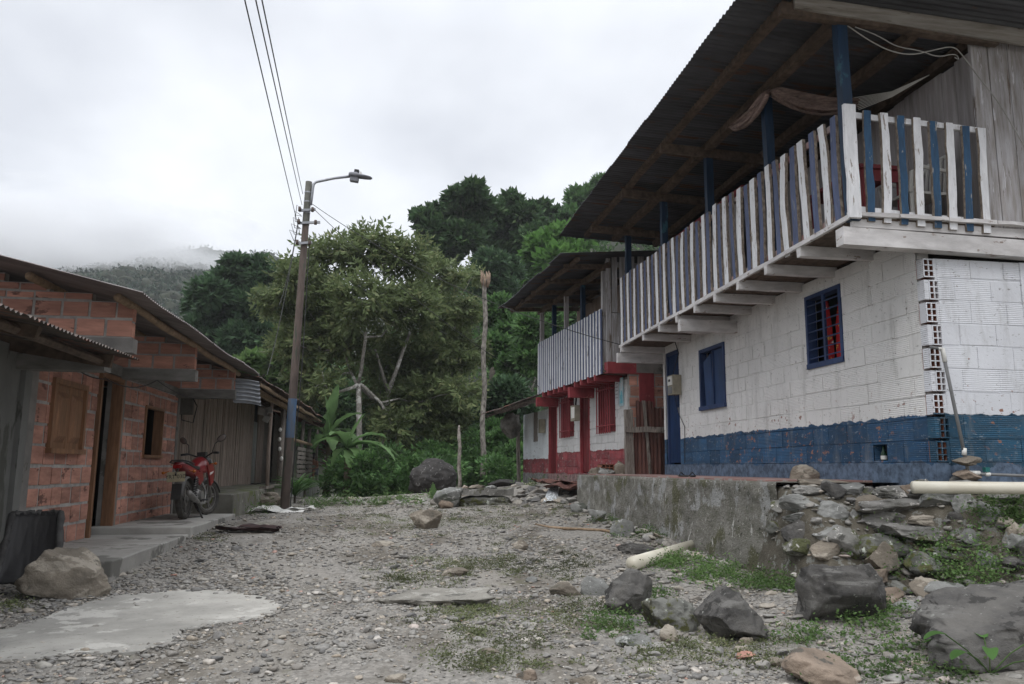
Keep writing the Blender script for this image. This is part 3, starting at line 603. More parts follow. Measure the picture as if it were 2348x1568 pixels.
# posts and roof timbers
for k, yv in enumerate((6.46, 8.08, 9.78, 11.58, 13.48)):
    MB().beam((XB+.075 if k else XB+.02, yv, 3.5), (XB+.065 if k else XB, yv, 5.47), .095, .095, up=(0, 1, 0), seg=8, jit=.002).build('post', m_bpost, bh)
    if k != 1: MB().beam((3.5, yv-.06, 5.50), (5.75, yv-.06, 5.405), .07, .12, seg=4, jit=.003).build('rafter', m_rawwood, bh)
MB().beam((XB-.005, 6.392, 3.51), (XB+.0, 6.392, 4.60), .115, .035, up=(0, 1, 0), seg=6, jit=.002).build('corner_post_cover', m_wslat, bh)
for xv, zv, wd in ((XB+.03, 5.535, .11), (3.60, 5.60, .09), (4.95, 5.47, .09), (5.6, 5.44, .1)):
    MB().beam((xv, 6.45, zv), (xv, 14.2, zv+.03), wd, .1, seg=12, jit=.004).build('purlin', m_rawwood, bh)
corrugated('roof', (9.5, 5.2, 5.36), (0, 1, 0), (-1, 0, .045), 9.25, 6.38, .076, .011, m_zinc, bh, wave=.004, jag=.006)
gb = MB()
for k, (za, zb, x0, x1) in enumerate(((5.49, 5.80, 3.62, 6.2), (5.40, 5.72, 6.22, 9.5), (5.81, 6.1, 3.62, 9.5))):
    gb.obox((0, 6.37+.004*k, 0), (1, 0, -.06), (0, 0, 1), (0, -1, 0), x0, x1, za+.22, zb+.21, 0, .03)
gb.build('gable_board', m_weathH, bh)
MB().beam((3.62, 6.40, 5.56), (5.95, 6.40, 5.44), .06, .1, seg=5, jit=.003).build('rafter', m_rawwood, bh)
# upper walls
ub = MB(); xa = 5.52
while xa < 9.4:
    wd = RNG.uniform(.17, .22); ub.box(xa, xa+wd-.006, 6.47+RNG.uniform(-.004, .004), 6.51, 3.50, 5.44-.05*(xa-5.5)); xa += wd
ub.build('upper_wall', m_weath, bh)
ub = MB(); ya = 6.53
while ya < 13.7:
    wd = RNG.uniform(.17, .22); ub.box(5.55+RNG.uniform(-.004, .004), 5.59, ya, ya+wd-.006, 3.50, 5.32+RNG.uniform(-.03, .03)); ya += wd
ub.build('inner_wall', m_inner, bh)
ub = MB(); ya = 10.4
while ya < 13.6:
    wd = RNG.uniform(.2, .26); ub.box(4.93+RNG.uniform(-.004, .004), 4.96, ya, ya+wd-.006, 3.50, 5.16+RNG.uniform(-.04, .03)); ya += wd
ub.build('partition_wall', m_inner, bh); MB().beam((4.94, 10.3, 5.25), (4.94, 13.2, 5.27), .06, .07).build('red_trim', m_red, bh)
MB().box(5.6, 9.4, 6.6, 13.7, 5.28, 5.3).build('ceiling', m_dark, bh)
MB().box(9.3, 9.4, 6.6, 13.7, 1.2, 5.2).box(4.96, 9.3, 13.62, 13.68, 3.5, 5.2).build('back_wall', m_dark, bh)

# things on and about the house ------------------------------------------
# electricity meter by the blue door
em = thing('electricity_meter', 'cream electricity meter box on white wall beside the blue door', 'meter', (X0, 12.6, 2.6))
pA = onX(1548, 842, X0-.05); yv = pA[1]
MB().box(X0-.16, X0-.012, yv-.16, yv+.1, 2.50, 2.83).build('case', mat('aged_beige_case', (.36, .33, .25), (.25, .23, .18), 8), em)
MB().box(X0-.175, X0-.161, yv-.13, yv+.07, 2.66, 2.81).build('meter_face', m_white, em); MB().box(X0-.178, X0-.1755, yv-.07, yv+.02, 2.72, 2.76).build('display', m_black, em)
MB().box(X0-.17, X0-.161, yv-.11, yv+.05, 2.52, 2.63).build('meter_window', m_greypipe, em)
def cable(name, label, pts, r=.006, sag=0., mats=m_cable, n=14, cat='cable', group=None):
    P = []; pts = [np.asarray(p, float) for p in pts]
    for _ in range(2 if n == 4 else 0): pts = [pts[0]]+sum([[a*.75+b*.25, a*.25+b*.75] for a, b in zip(pts[:-1], pts[1:])], [])+[pts[-1]]
    for a, b in zip(pts[:-1], pts[1:]):
        for i in range(n): tt = i/n; q = a+(b-a)*tt; q = q-np.array([0, 0, sag*4*tt*(1-tt)]); P.append(q)
    P.append(pts[-1]); o = MB().tube(P, r, 5).build(name, mats, label=label, category=cat); 
    if group: o['group'] = group
    return o
cable('meter_cable', 'thin black cable running down the wall through the beige meter', [(X0-.02, 13.05, 3.44), (X0-.03, 12.85, 3.2), (X0-.1, yv, 2.84)], .008)
cable('wall_cable', 'thin cable hanging down from the beige meter to the blue band', [(X0-.08, yv, 2.5), (X0-.03, yv-.03, 2.2), (X0-.02, yv-.28, 1.95), (X0-.02, yv-.25, 1.35)], .005)
# hammock
m_ham = mat('brown_hammock_cloth', (.30, .22, .19), (.17, .12, .105), 14, (1, 1, 6), .9, .3, .004)
ham = thing('hammock', 'brown cloth hammock bundled and slung under the balcony roof', 'hammock', (4.5, 8.4, 5.2))
A = onX(1772, 208, XB+.04); B = onY(1962, 238, 7.75); Cc = onX(2130, 172, 5.52)
def cloth(A, B, sag, wd, name, parent, n=26, m=30, folds=4.5):
    vs = []; fs = []
    for i in range(n+1):
        tt = i/n; c = A+(B-A)*tt; c = c-V(0, 0, sag*4*tt*(1-tt)); ww = wd*(.35+.65*math.sin(math.pi*min(1, tt*1.0))**.6)
        for j in range(m+1): q = j/m-.5; vs.append(c+V(.035*math.sin(j*1.5+tt*3), .05*math.cos(j*1.35+tt*2), q*ww*(.75+.25*math.sin(j*.9))))
    for i in range(n):
        for j in range(m): a = i*(m+1)+j; fs.append((a, a+1, a+m+2, a+m+1))
    return MB().add(vs, fs).build(name, m_ham, parent, smooth=True)
cloth(A+V(.0, 0, -.02), B+V(0, 0, .0), .10, .24, 'cloth', ham)
D1 = onX(1678, 292, XB-.06)
vs = []; fs = []
path = [A+V(-.02, 0, .0), A+V(-.1, .0, -.10), A+V(-.11, .18, -.28), (A+D1)/2+V(-.1, 0, -.05), D1+V(-.04, .12, .10), D1, D1+V(-.02, -.12, .0), D1+V(0, -.3, .12), A+V(-.12, -.02, -.3)]
cloth(onX(1757, 214, XB-.07), D1, .07, .20, 'cloth_end', ham)
s = MB()
for k in range(9): q = (k-4)/4; mid = (B+Cc)/2+V(0, 0, -.05+.03*q); s.tube([B+V(0, .04*q, .09*q), mid, Cc], .004, 4)
s.build('cords', m_white, ham)
# table and plastic chair on the balcony
tb = thing('red_table', 'dark red wooden table behind the balcony railing', 'table', (4.75, 7.3, 3.53))
MB().box(4.55, 5.05, 6.9, 8.0, 4.22, 4.26).build('tabletop', m_red, tb)
for (xx, yy) in ((4.6, 6.95), (5.0, 6.95), (4.6, 7.95), (5.0, 7.95)): MB().box(xx-.025, xx+.025, yy-.025, yy+.025, 3.53, 4.22).build('leg', m_red, tb)
MB().box(4.57, 5.03, 6.93, 6.95, 4.10, 4.22).build('apron', m_red, tb)
ch = thing('plastic_chair', 'white plastic armchair on the balcony beside the board wall', 'chair', (5.22, 6.9, 3.53))
cx, cy = 5.17, 6.95
MB().box(cx-.22, cx+.2, cy-.2, cy+.22, 3.93, 3.955).build('seat', m_white, ch)
bk = MB(); bk.tube([(cx+.2, cy-.24, 3.93), (cx+.24, cy-.24, 4.25), (cx+.26, cy-.12, 4.36), (cx+.26, cy+.12, 4.36), (cx+.24, cy+.24, 4.25), (cx+.2, cy+.24, 3.93)], .02, 6)
for q in (-.14, -.07, 0, .07, .14): bk.beam((cx+.2, cy+q, 3.95), (cx+.255, cy+q, 4.35), .03, .012, up=(1, 0, 0))
bk.build('backrest', m_white, ch)
for sg in (-1, 1):
    MB().tube([(cx+.22, cy+.24*sg, 4.15), (cx-.1, cy+.26*sg, 4.18), (cx-.22, cy+.25*sg, 4.12), (cx-.22, cy+.22*sg, 3.93)], .02, 6).build('armrest', m_white, ch)
    for e_ in (-1, 1): MB().tube([(cx+.2*e_, cy+.2*sg, 3.94), (cx+.24*e_, cy+.25*sg, 3.54)], .02, 6).build('leg', m_white, ch)
wp = [onY(1937, 55, 6.42), onY(1990, 92, 6.42), onY(2040, 118, 6.42), onY(2090, 127, 6.42), onY(2140, 115, 6.4), onY(2185, 105, 6.4), onY(2205, 125, 6.4), onY(2245, 180, 6.4), onY(2290, 235, 6.4), onY(2347, 335, 6.4), onY(2400, 420, 6.4)]
cable('loose_wire', 'pale loose wire drooping from the corner post across the boards', wp, .006, .0, mat('pale_wire', (.35, .34, .32), (.28, .27, .25), 5), 4, 'wire')
wp = [onY(1960, 62, 6.41), onY(2010, 80, 6.41), onY(2055, 108, 6.41), onY(2110, 116, 6.41), onY(2150, 132, 6.4), onY(2190, 122, 6.4), onY(2200, 138, 6.4), onY(2188, 132, 6.4)]
cable('looped_wire', 'pale wire looping beside the corner post under the roof edge', wp, .005, .0, MATS['pale_wire'], 4, 'wire')
# ============================================================ TERRACE, RUBBLE BANK
m_tw = mat('mossy_terrace_concrete', (.24, .23, .205), (.13, .125, .10), 4.2, (1, 1, 1.6), .95, 1., .03, bs=24, spots=[((.10, .098, .058), 1.6, .62, (1, 1, 1.0)), ((.30, .30, .29), 2.6, .62, (1, 1, 1)), ((.46, .45, .42), 5, .68, (2, 2, .5)), ((.44, .42, .38), 30, .68, (1, 1, 1)), ((.06, .058, .045), 20, .66, (1, 1, 1))])
te = thing('terrace', 'raised mossy concrete terrace in front of the blue and white house', 'terrace', (4.2, 11, .6))
ny, nz = 150, 22; vs = np.zeros((ny+1, nz+6, 3))
for i in range(ny+1):
    y = 7.12+7.6*i/ny; zb = float(gh(3.5, y))-.12
    for j in range(nz+6):
        if j <= nz: z = zb+(1.135-zb)*j/nz; x = 3.56-.05*(1-j/nz)
        else: z = 1.135; x = 3.56+(j-nz)*.3
        q = mnoise.fractal(Vector((x, y*1.5, z*2.5)), 1, 2, 4)*.028+mnoise.noise(Vector((x*9, y*9, z*9)))*.008
        near = max(0, 1-(y-7.1)/.7); x += q if j <= nz else 0; y_ = y
        if near and j <= nz: x += near**2*.16*(1-abs(j/nz-.45))+mnoise.noise(Vector((y*5, z*5, 1)))*.05*near
        vs[i, j] = (x, y_, z+(q*.3 if j >= nz else 0))
ii, jj = np.meshgrid(np.arange(ny), np.arange(nz+5), indexing='ij'); a_ = (ii*(nz+6)+jj).ravel()
link('retaining_wall', np_mesh('retaining_wall', vs.reshape(-1, 3), np.stack([a_, a_+1, a_+nz+7, a_+nz+6], 1), m_tw, smooth=True), te)
MB().box(3.72, 4.90, 7.55, 14.6, 1.10, 1.152).build('terrace_floor', m_pink, te)
def bank(x, y):
    g = gh(x, y); t = np.clip((y-5.95+.55*np.clip((x-4.3)/.6, 0, 1))/(.95), 0, 1); t = t*t*(3-2*t); t = t*np.clip((x-3.45)/.22, 0, 1)*np.clip((7.35-y)/.05, 0, 1)
    h = g*(1-t)+1.09*t; return np.maximum(h, g)
bx, by = np.linspace(3.42, 9.5, 180), np.linspace(5.0, 7.34, 70); BX, BY = np.meshgrid(bx, by, indexing='ij')
BZ = bank(BX, BY); nzv = np.array([mnoise.fractal(Vector((a*2.5, b*2.5, c*2.5)), 1, 2, 5) for a, b, c in zip(BX.ravel(), BY.ravel(), BZ.ravel())]).reshape(BX.shape)
BZ = BZ+nzv*.05*np.clip((BZ-gh(BX, BY))*6, 0, 1)-.012; a_ = (np.arange(179)[:, None]*70+np.arange(69)[None]).ravel()
rb = link('rubble_bank', np_mesh('rubble_bank', np.c_[BX.ravel(), (BY+nzv*.04).ravel(), BZ.ravel()], np.stack([a_, a_+70, a_+71, a_+1], 1), mat('bank_earth', (.13, .115, .09), (.07, .062, .045), 9, bump=1, bd=.02, bs=30, spots=[((.2, .2, .18), 12, .62, (1, 1, 1))]), smooth=True),
    label='bank of mortared rubble stones holding the corner of the blue and white house', category='rubble bank')
def surf(x, y): return float(np.maximum(gh(x, y), bank(np.float64(x), np.float64(y)))) if 3.4 < x < 9.5 and 5.0 < y < 7.34 else float(gh(x, y))
def hit(x, y, h=surf, t0=1.5, t1=60):
    d = ray(x, y); d = d/math.hypot(d[0], d[1]); t = t0
    while t < t1:
        p = CP+d*t
        if p[2] < h(p[0], p[1]): return p
        t += .02 if t < 10 else .1
    return CP+d*t1
def Z6(x, y): return (3100+.5968*x)/1.7452, (1800+.5968*y)/1.7452
def rock_obj(c, dims, kind, seed, name='rock', parent=None, sub=4, rot=0., tilt=0., cuts=9, rough=.13, kw={}, **k):
    v, f = rock_geo(seed, dims, sub, cuts, rough, rot, tilt, **kw); v = v+np.asarray(c)
    return link(name, np_mesh(name, v, f, m_rock[kind], 3, smooth=True), parent, **k)
for i, (x0, y0, x1, y1, kind, tl) in enumerate([(70, 300, 300, 420, 'grey', .1), (430, 225, 630, 335, 'grey', 0), (610, 255, 690, 325, 'dark', 0), (300, 345, 495, 505, 'grey', .2), (490, 400, 575, 475, 'grey', 0), (560, 325, 1110, 450, 'conc', .1),
    (600, 410, 880, 570, 'conc', 0), (880, 440, 1110, 510, 'tan', 0), (740, 500, 1185, 620, 'conc', -.1), (1010, 285, 1250, 420, 'grey', -.3), (1220, 290, 1395, 470, 'grey', .1), (1180, 420, 1280, 505, 'dark', .3), (1395, 360, 1560, 550, 'grey', .5),
    (70, 475, 290, 650, 'dark', .5), (290, 510, 600, 640, 'grey', .0), (275, 615, 470, 750, 'tan', 0), (400, 570, 890, 775, 'moss', .1), (95, 600, 290, 725, 'conc', 0), (850, 615, 965, 690, 'brown', 0), (1050, 625, 1340, 735, 'moss', .2), (80, 420, 270, 490, 'grey', 0),
    (1280, 535, 1445, 640, 'grey', .1), (360, 280, 430, 350, 'grey', .4), (510, 330, 590, 400, 'grey', 0), (1240, 600, 1400, 670, 'dark', 0), (930, 200, 1100, 330, 'conc', 0), (700, 240, 950, 330, 'conc', .1), (950, 640, 1040, 700, 'brown', 0), (1480, 480, 1560, 530, 'grey', 0),
    (130, 240, 330, 310, 'conc', 0), (1560, 330, 1700, 420, 'dark', 0), (760, 820, 900, 900, 'moss', 0), (1400, 690, 1560, 790, 'grey', .2), (0, 340, 90, 420, 'conc', 0), (-30, 480, 60, 560, 'moss', .2)]):
    cx_, cy_ = Z6((x0+x1)/2, (y0+y1)/2); p = hit(cx_, cy_); dd = float((p-CP)@CF); wdt = 1.12*(x1-x0)*.5968/1.7452/F*dd; ht = (y1-y0)*.5968/1.7452/F*dd
    rock_obj(p+V(0, .05, 0), (wdt*1.08, max(.16, min(wdt*.8, .4)), ht*1.1), kind, 40+i, 'stone', rb, 5 if wdt > .2 else 4, RNG.uniform(-.3, .3), tl, 9, .14)
rg = np.random.default_rng(77)
for i in range(62):
    x, y = rg.uniform(3.6, 6.9), rg.uniform(5.9, 6.95); y -= .5*min(1, max(0, (x-4.3)/.6)); w_ = rg.uniform(.14, .36); z = float(bank(np.float64(x), np.float64(y)))
    rock_obj((x, y-.03, z+.01), (w_, w_*.8, w_*rg.uniform(.45, .8)), ['grey', 'conc', 'tan', 'grey', 'dark', 'brown', 'moss'][i % 7], 300+i, 'stone', rb, 4, rg.uniform(-1, 1), rg.uniform(-.5, .5), 9, .14)
small = MB(); rg = np.random.default_rng(5); P = []
for _ in range(900):
    x, y = rg.uniform(3.5, 8), rg.uniform(5.9, 7.1); y -= .5*min(1, max(0, (x-4.3)/.6)); P.append((x, y, float(bank(np.float64(x), np.float64(y)))))
link('pebble_fill', stamp_rocks(np.array(P), np.clip(rg.lognormal(-3.1, .5, 900), .02, .12), 2, 8, 9, m_peb, 'pebble_fill', sink=.3), rb, kind='stuff')

ROCKN = 0
def rock_px(x0, y0, x1, y1, kind, seed, label, df=.8, cat='rock', name='rock', sub=5, cuts=10, rough=.12, rot=0., tilt=0., group=None, h=surf, sink=.12, base=None, dz=0., **kw):
    p = hit((x0+x1)/2, y1, h) if base is None else base; dd = float((p-CP)@CF); wd = (x1-x0)/F*dd; ht = (y1-y0)/F*dd; dp = wd*df
    fwd = _n(np.array([p[0], p[1], 0.])); c = p+fwd*dp*.42+V(0, 0, ht*.5-.02-dp*.06+dz)
    return rock_obj(c, (wd*1.04, dp, ht*(1+sink)), kind, seed, name, None, sub, rot, tilt, cuts, rough, kw, label=label, category=cat, group=group)
RK = [
 (55, 1255, 252, 1375, 'tan', 3, 'large pale grey-brown boulder in front of the leaning black tub', .8), (937, 1166, 1012, 1215, 'tan', 12, 'angular tan rock standing alone on the far gravel', .7),
 (862, 1330, 1125, 1392, 'pale', 5, 'long low tan rock outcrop set flat in the middle of the gravel', .9), (1385, 1305, 1508, 1413, 'dark', 6, 'dark brown rounded rock at the lower end of the white pipe', .8),
 (1478, 1362, 1610, 1450, 'moss', 8, 'jagged moss-covered rock between two dark boulders', .8), (1608, 1350, 1760, 1477, 'dark', 9, 'dark grey pointed rock with pale specks, right of the mossy rock', .8),
 (1833, 1287, 2023, 1437, 'dark', 21, 'big smooth dark block-shaped boulder below the rubble bank', .9), (2085, 1335, 2560, 1545, 'dark', 25, 'huge low dark boulder at the lower right edge', .8),
 (1795, 1495, 1965, 1580, 'brown', 14, 'flat brown rock at the bottom edge', .8), (1400, 1187, 1460, 1232, 'grey', 15, 'whitish grey rock against the foot of the terrace wall', .8),
 (1415, 1240, 1512, 1270, 'dark', 16, 'flat blackish rock near the foot of the terrace wall', .9), (1257, 1330, 1335, 1368, 'tan', 17, 'low rounded tan-grey rock left of the dark brown rock', .8),
 (1330, 1318, 1402, 1368, 'grey', 18, 'grey rock leaning beside the dark brown rock', .7), (843, 1237, 906, 1257, 'tan', 19, 'small flat tan stone left of centre in the far gravel', 1),
 (1012, 1296, 1073, 1322, 'tan', 20, 'flat tan stone above the long low outcrop', 1), (1512, 1430, 1555, 1474, 'tan', 22, 'pale upright stone in front of the mossy rock', .8),
 (1412, 1450, 1492, 1487, 'grey', 23, 'rough greenish grey stone left of the pale upright stone', .8), (1175, 1235, 1211, 1262, 'tan', 24, 'small orange-tan stone in the middle of the far gravel', .8),
 (1015, 1370, 1037, 1393, 'tan', 26, 'small whitish stone lying against the long low outcrop', .8), (993, 1115, 1058, 1166, 'grey', 27, 'grey-green rock left of the rough stone bench', .8),
 (1303, 1150, 1346, 1175, 'grey', 28, 'rounded grey rock near the far end of the terrace wall', .8), (1348, 1165, 1388, 1197, 'grey', 29, 'grey rock in the weeds at the terrace foot', .8),
 (1760, 1502, 1805, 1530, 'tan', 30, 'cream-coloured stone left of the flat brown rock', .8), (2292, 1193, 2360, 1265, 'tan', 31, 'smooth tan boulder at the right edge below the white pipe', .9),
 (1205, 1318, 1232, 1336, 'grey', 32, 'little grey stone left of the low rounded rock', 1), (1640, 1430, 1700, 1462, 'grey', 33, 'flat grey slab of stone wedged under the dark pointed rock', .9),
 (1005, 1140, 1040, 1166, 'brown', 34, 'small brown rock below the bench-side rock', .8), (1425, 1412, 1470, 1432, 'grey', 35, 'small grey stone just below the dark brown rock', .8),
 (2000, 1265, 2080, 1300, 'grey', 36, 'blue-grey flat stone in the weeds right of the big block boulder', .9), (2035, 1370, 2110, 1400, 'grey', 37, 'low grey stone between the big block boulder and the huge dark boulder', .8),
 (1180, 1530, 1235, 1560, 'brown', 38, 'brown stone at the bottom centre of the street', .8), (880, 1540, 930, 1566, 'tan', 39, 'tan stone at the bottom edge left of centre', .8), (700, 1447, 728, 1462, 'tan', 41, 'ochre stone right of the concrete patch', .8),
 (411, 1430, 423, 1440, 'tan', 42, 'small round stone lying on the concrete patch', .9), (105, 1440, 117, 1449, 'dark', 43, 'small dark stone at the left on the concrete patch', .9), (95, 1508, 112, 1518, 'dark', 44, 'dark pebble near the front edge of the concrete patch', .9),
 (1305, 1545, 1370, 1575, 'tan', 45, 'light tan stone cut by the bottom edge, centre right', .8), (1093, 1480, 1145, 1500, 'tan', 46, 'flat light stone in the centre foreground', .9), (1690, 1455, 1735, 1480, 'tan', 47, 'slim tan stone lying under the dark pointed rock', .5)]
RKX = {21: dict(box=.55, cuts=3, planes=[((0, .2, 1), .8)], tilt=.1), 25: dict(box=.8, cuts=5, rough=.2, planes=[((-.40, -.25, .88), .22), ((-.35, -.9, .25), .5)], tilt=.05), 5: dict(dz=-.06, cuts=8, rough=.24, planes=[((-.25, -.1, 1), .42)]), 8: dict(dz=-.02, box=.8, rough=.24, cuts=6), 6: dict(planes=[((-.6, -.5, .5), .6), ((.7, -.5, .3), .6)]), 9: dict(planes=[((-.7, -.1, .65), .5), ((.75, -.1, .6), .55), ((0, -1, .2), .6)]), 3: dict(planes=[((.65, -.1, .75), .5), ((-.8, 0, .5), .62), ((.2, -1, .2), .6)])}
for (x0, y0, x1, y1, kd, sd_, lb, df) in RK:
    big = (x1-x0) > 90; rock_px(x0, y0, x1, y1, kd, sd_, lb, df, sub=5 if (x1-x0) > 60 else 4, **{**dict(cuts=12 if big else 8, rough=.14 if big else .11), **RKX.get(sd_, {})}, name='boulder' if big else 'rock', cat='boulder' if big else 'rock')
T = lambda x, y: 1.15
rock_px(1868, 1040, 1934, 1079, 'tan', 51, 'tan rock standing on the terrace against the blue band', .7, h=T, base=V(4.44, 8.1, 1.15))
sl = rock_px(1862, 1076, 2038, 1094, 'tan', 52, 'long flat reddish stone slab lying on the terrace edge', .5, h=T, name='stone_slab', base=V(4.15, 7.1, 1.13), cuts=4)
rock_px(2222, 1036, 2284, 1058, 'tan', 53, 'pale smooth stone on top of the little pile by the tap', .7, base=V(4.98, 6.32, 1.33)); rock_px(2228, 1054, 2300, 1082, 'brown', 54, 'brown stone underneath the pale one by the tap', .7, base=V(4.98, 6.30, 1.19))
rock_px(2215, 1080, 2290, 1104, 'grey', 55, 'grey stone at the bottom of the pile by the tap', .8, base=V(4.95, 6.25, 1.08))
# rocks and rough bench at the crest
rock_px(1012, 1052, 1122, 1135, 'black', 61, 'big domed blackish boulder in front of the trees', .8, cat='boulder', name='boulder', cuts=2, base=V(1.35, 23.5, .50))
rock_px(1118, 1092, 1205, 1122, 'black', 62, 'low dark rock right of the domed boulder', .8, base=V(3.3, 22, .62), cuts=6)
rock_px(1045, 1130, 1172, 1166, 'moss', 63, 'mossy rock supporting the stone bench slab', .7, base=V(*onY(1108, 1166, 15.4)), cuts=8)
bs = MB(); p0, p1 = onY(1045, 1125, 15.7), onY(1172, 1128, 15.7); bs.beam(p0, p1, .5, .13, seg=8, jit=.012); bs.build('bench_slab', m_rockc if False else m_rock['conc'], label='rough concrete slab lying as a bench on a mossy rock', category='slab')
for i, (x0, y0, x1, y1, lb) in enumerate([(1075, 1106, 1112, 1116, 'white flat stone on the rough bench slab'), (1112, 1108, 1140, 1117, 'grey stone on the rough bench slab'), (1058, 1108, 1074, 1117, 'small tan stone at the left end of the bench slab')]):
    q = onY((x0+x1)/2, y1+1, 15.6); rock_px(x0, y0, x1, y1, ['tan', 'grey', 'brown'][i], 70+i, lb, .8, base=q, sub=3)
# line of rough stones along the crest (one colour, one kind)
rg = np.random.default_rng(11); P = []; S = []
for _ in range(150):
    xp = rg.uniform(1180, 1330); yp = 1128+(1330-xp)*-.02+rg.uniform(-12, 30); q = hit(xp, yp); P.append(q); S.append(rg.uniform(.08, .35))
for _ in range(110):
    xp = rg.uniform(760, 1050); q = hit(xp, rg.uniform(1146, 1158)); P.append(q); S.append(rg.uniform(.06, .28))
for _ in range(70):
    yy = rg.uniform(7.6, 14.5); P.append(V(3.45-abs(rg.normal(0, .12)), yy, float(gh(3.4, yy)))); S.append(rg.uniform(.06, .2))
for _ in range(160):
    q = hit(rg.uniform(1350, 2347), rg.uniform(1300, 1568)); P.append(q); S.append(rg.uniform(.05, .13))
link('loose_stones', stamp_rocks(np.array(P), np.array(S), 3, 12, 13, [m_peb], 'loose_stones'), kind='stuff', label='loose grey stones littering the crest and the foot of the terrace')
# pipes, tap, sandals, stick
dp = MB(); a, b2 = onX(1593, 1250, 3.58), hit(1449, 1309)+V(0, 0, .07); dp.tube([a, b2], .07, 18); dp.build('drain_pipe', m_pvc, label='cream drain pipe sloping from the terrace wall to the gravel', category='pipe', smooth=True)
p0, p1 = onY(2092, 1117, 6.0), onY(2347, 1119, 5.8); MB().tube([p0, p1, p1+(p1-p0)*1.5], .05, 18).build('white_pipe', m_pvc, label='long horizontal cream pipe lying along the top of the rubble bank', category='pipe', smooth=True)
wp_ = thing('water_pipe', 'thin grey water pipe with white elbow leaning on the white end wall', 'water pipe', (5, 6.4, 1.2))
pp = [onY(2130, 795, 6.52), onY(2160, 800, 6.46), onY(2166, 830, 6.44), onY(2222, 1095, 6.36)]
MB().tube([pp[0], pp[1]], .014, 8).tube([pp[1], pp[2], pp[3]], .015, 8).build('pipe', m_greypipe, wp_, smooth=True)
e = MB(); e.tube([pp[1]+V(-.03, .01, .0), pp[1], pp[2]], .021, 8); 
for t_ in (.78, .97): q = pp[2]+(pp[3]-pp[2])*t_; e.tube([q-V(0, 0, .03), q+V(.006, 0, .03)], .02, 8)
e.build('fitting', m_white, wp_, smooth=True)
q0 = pp[2]+(pp[3]-pp[2])*.96
MB().tube([q0, q0+V(.14, -.02, -.01), q0+V(.9, -.05, -.03)], .013, 8).build('branch_pipe', m_greypipe, wp_, smooth=True)
MB().tube([q0+V(.02, 0, 0), q0+V(.1, -.01, 0)], .02, 8).ell(q0+V(.17, -.02, -.01), (.035, .02, .02)).build('tap', m_white, wp_, smooth=True); MB().box(*sum([[a-.02, a+.02] for a in (q0+V(.16, -.02, .03))], [])).build('tap_handle', mat('teal_plastic', (.03, .18, .17)), wp_)
sn = thing('sandals', 'pair of dark sandals left on the terrace in front of the white wall', 'sandals', (3.9, 10, 1.15))
for dx, dy, rr in ((0, 0, .2), (.0, -.32, -.3)):
    s = MB(); c = V(3.85+dx, 10.1+dy, 1.162); R_ = np.array(Matrix.Rotation(rr, 3, 'Z')); s.ell(c, (.045, .13, .014), 14, 6, R_); s.tube([c+R_@V(-.04, .03, .005), c+R_@V(0, .06, .05), c+R_@V(.04, .03, .005)], .008, 5); s.build('sandal', m_black, sn, smooth=True)
st = [hit(x, y)+V(0, 0, .02) for x, y in ((1228, 1205), (1262, 1212), (1300, 1215), (1340, 1217), (1385, 1219), (1400, 1222))]; MB().tube(st, [.016, .018, .02, .02, .022, .018], 7, jit=.1).build('stick', m_log, label='long bare stick lying on the gravel by the terrace', category='stick', smooth=True)

# ============================================================ GAP BETWEEN THE HOUSES
gp = thing('rusty_gate', 'rusty corrugated sheet gate with grey timber rails between the two houses', 'gate', (4.7, 14.4, 1.15))
vs = []
def sheet(x0, x1, z0, z1, y, m_, name, par, pitch=.076, amp=.012, lean=0.):
    n_ = int((x1-x0)/pitch*6)+2; v = []; f = []
    for i in range(n_):
        x = x0+(x1-x0)*i/(n_-1); yy = y+amp*math.sin(x/pitch*6.283)
        for j in range(5): tt = j/4; v.append((x+lean*tt, yy+.006*math.sin(j*2+x*4), z0+(z1-z0)*tt+(.012*math.sin(i*.7) if j == 4 else 0)))
        if i: a = (i-1)*5; f += [(a+j, a+5+j, a+6+j, a+1+j) for j in range(4)]
    return MB().add(v, f).build(name, m_, par, smooth=True)
sheet(4.56, 4.90, 1.15, 2.50, 14.30, m_rust, 'sheet', gp); sheet(4.80, 5.45, 1.12, 2.38, 14.34, m_rust, 'sheet', gp); sheet(4.50, 5.0, 1.12, 1.95, 14.25, m_rust, 'sheet', gp)
MB().beam((4.40, 14.22, 1.12), (4.38, 14.22, 2.33), .15, .1, up=(0, 1, 0), seg=5, jit=.005).build('post', m_oldwood, gp)
MB().beam((4.30, 14.14, 1.96), (5.1, 14.10, 1.96), .06, .1, seg=4, jit=.004).build('rail', m_oldwood, gp); MB().beam((4.78, 14.2, 1.15), (4.68, 14.2, 2.5), .05, .03, up=(0, 1, 0)).build('brace', m_oldwood, gp)
bw = thing('brick_infill_wall', 'bare red block wall filling the gap between the two houses', 'wall', (5, 14.9, 1.1))
w = MB(); blockwork(w, (4.5, 14.50, 0), (1, 0, 0), (0, -1, 0), .0, 1.3, 1.0, 3.05, [], .33, .2, .03, mi=0, mib=1); w.build('blocks', [m_brick, m_mortar], bw)
MB().box(4.5, 5.8, 14.45, 14.65, 3.05, 3.25).build('lintel', m_conc, bw)

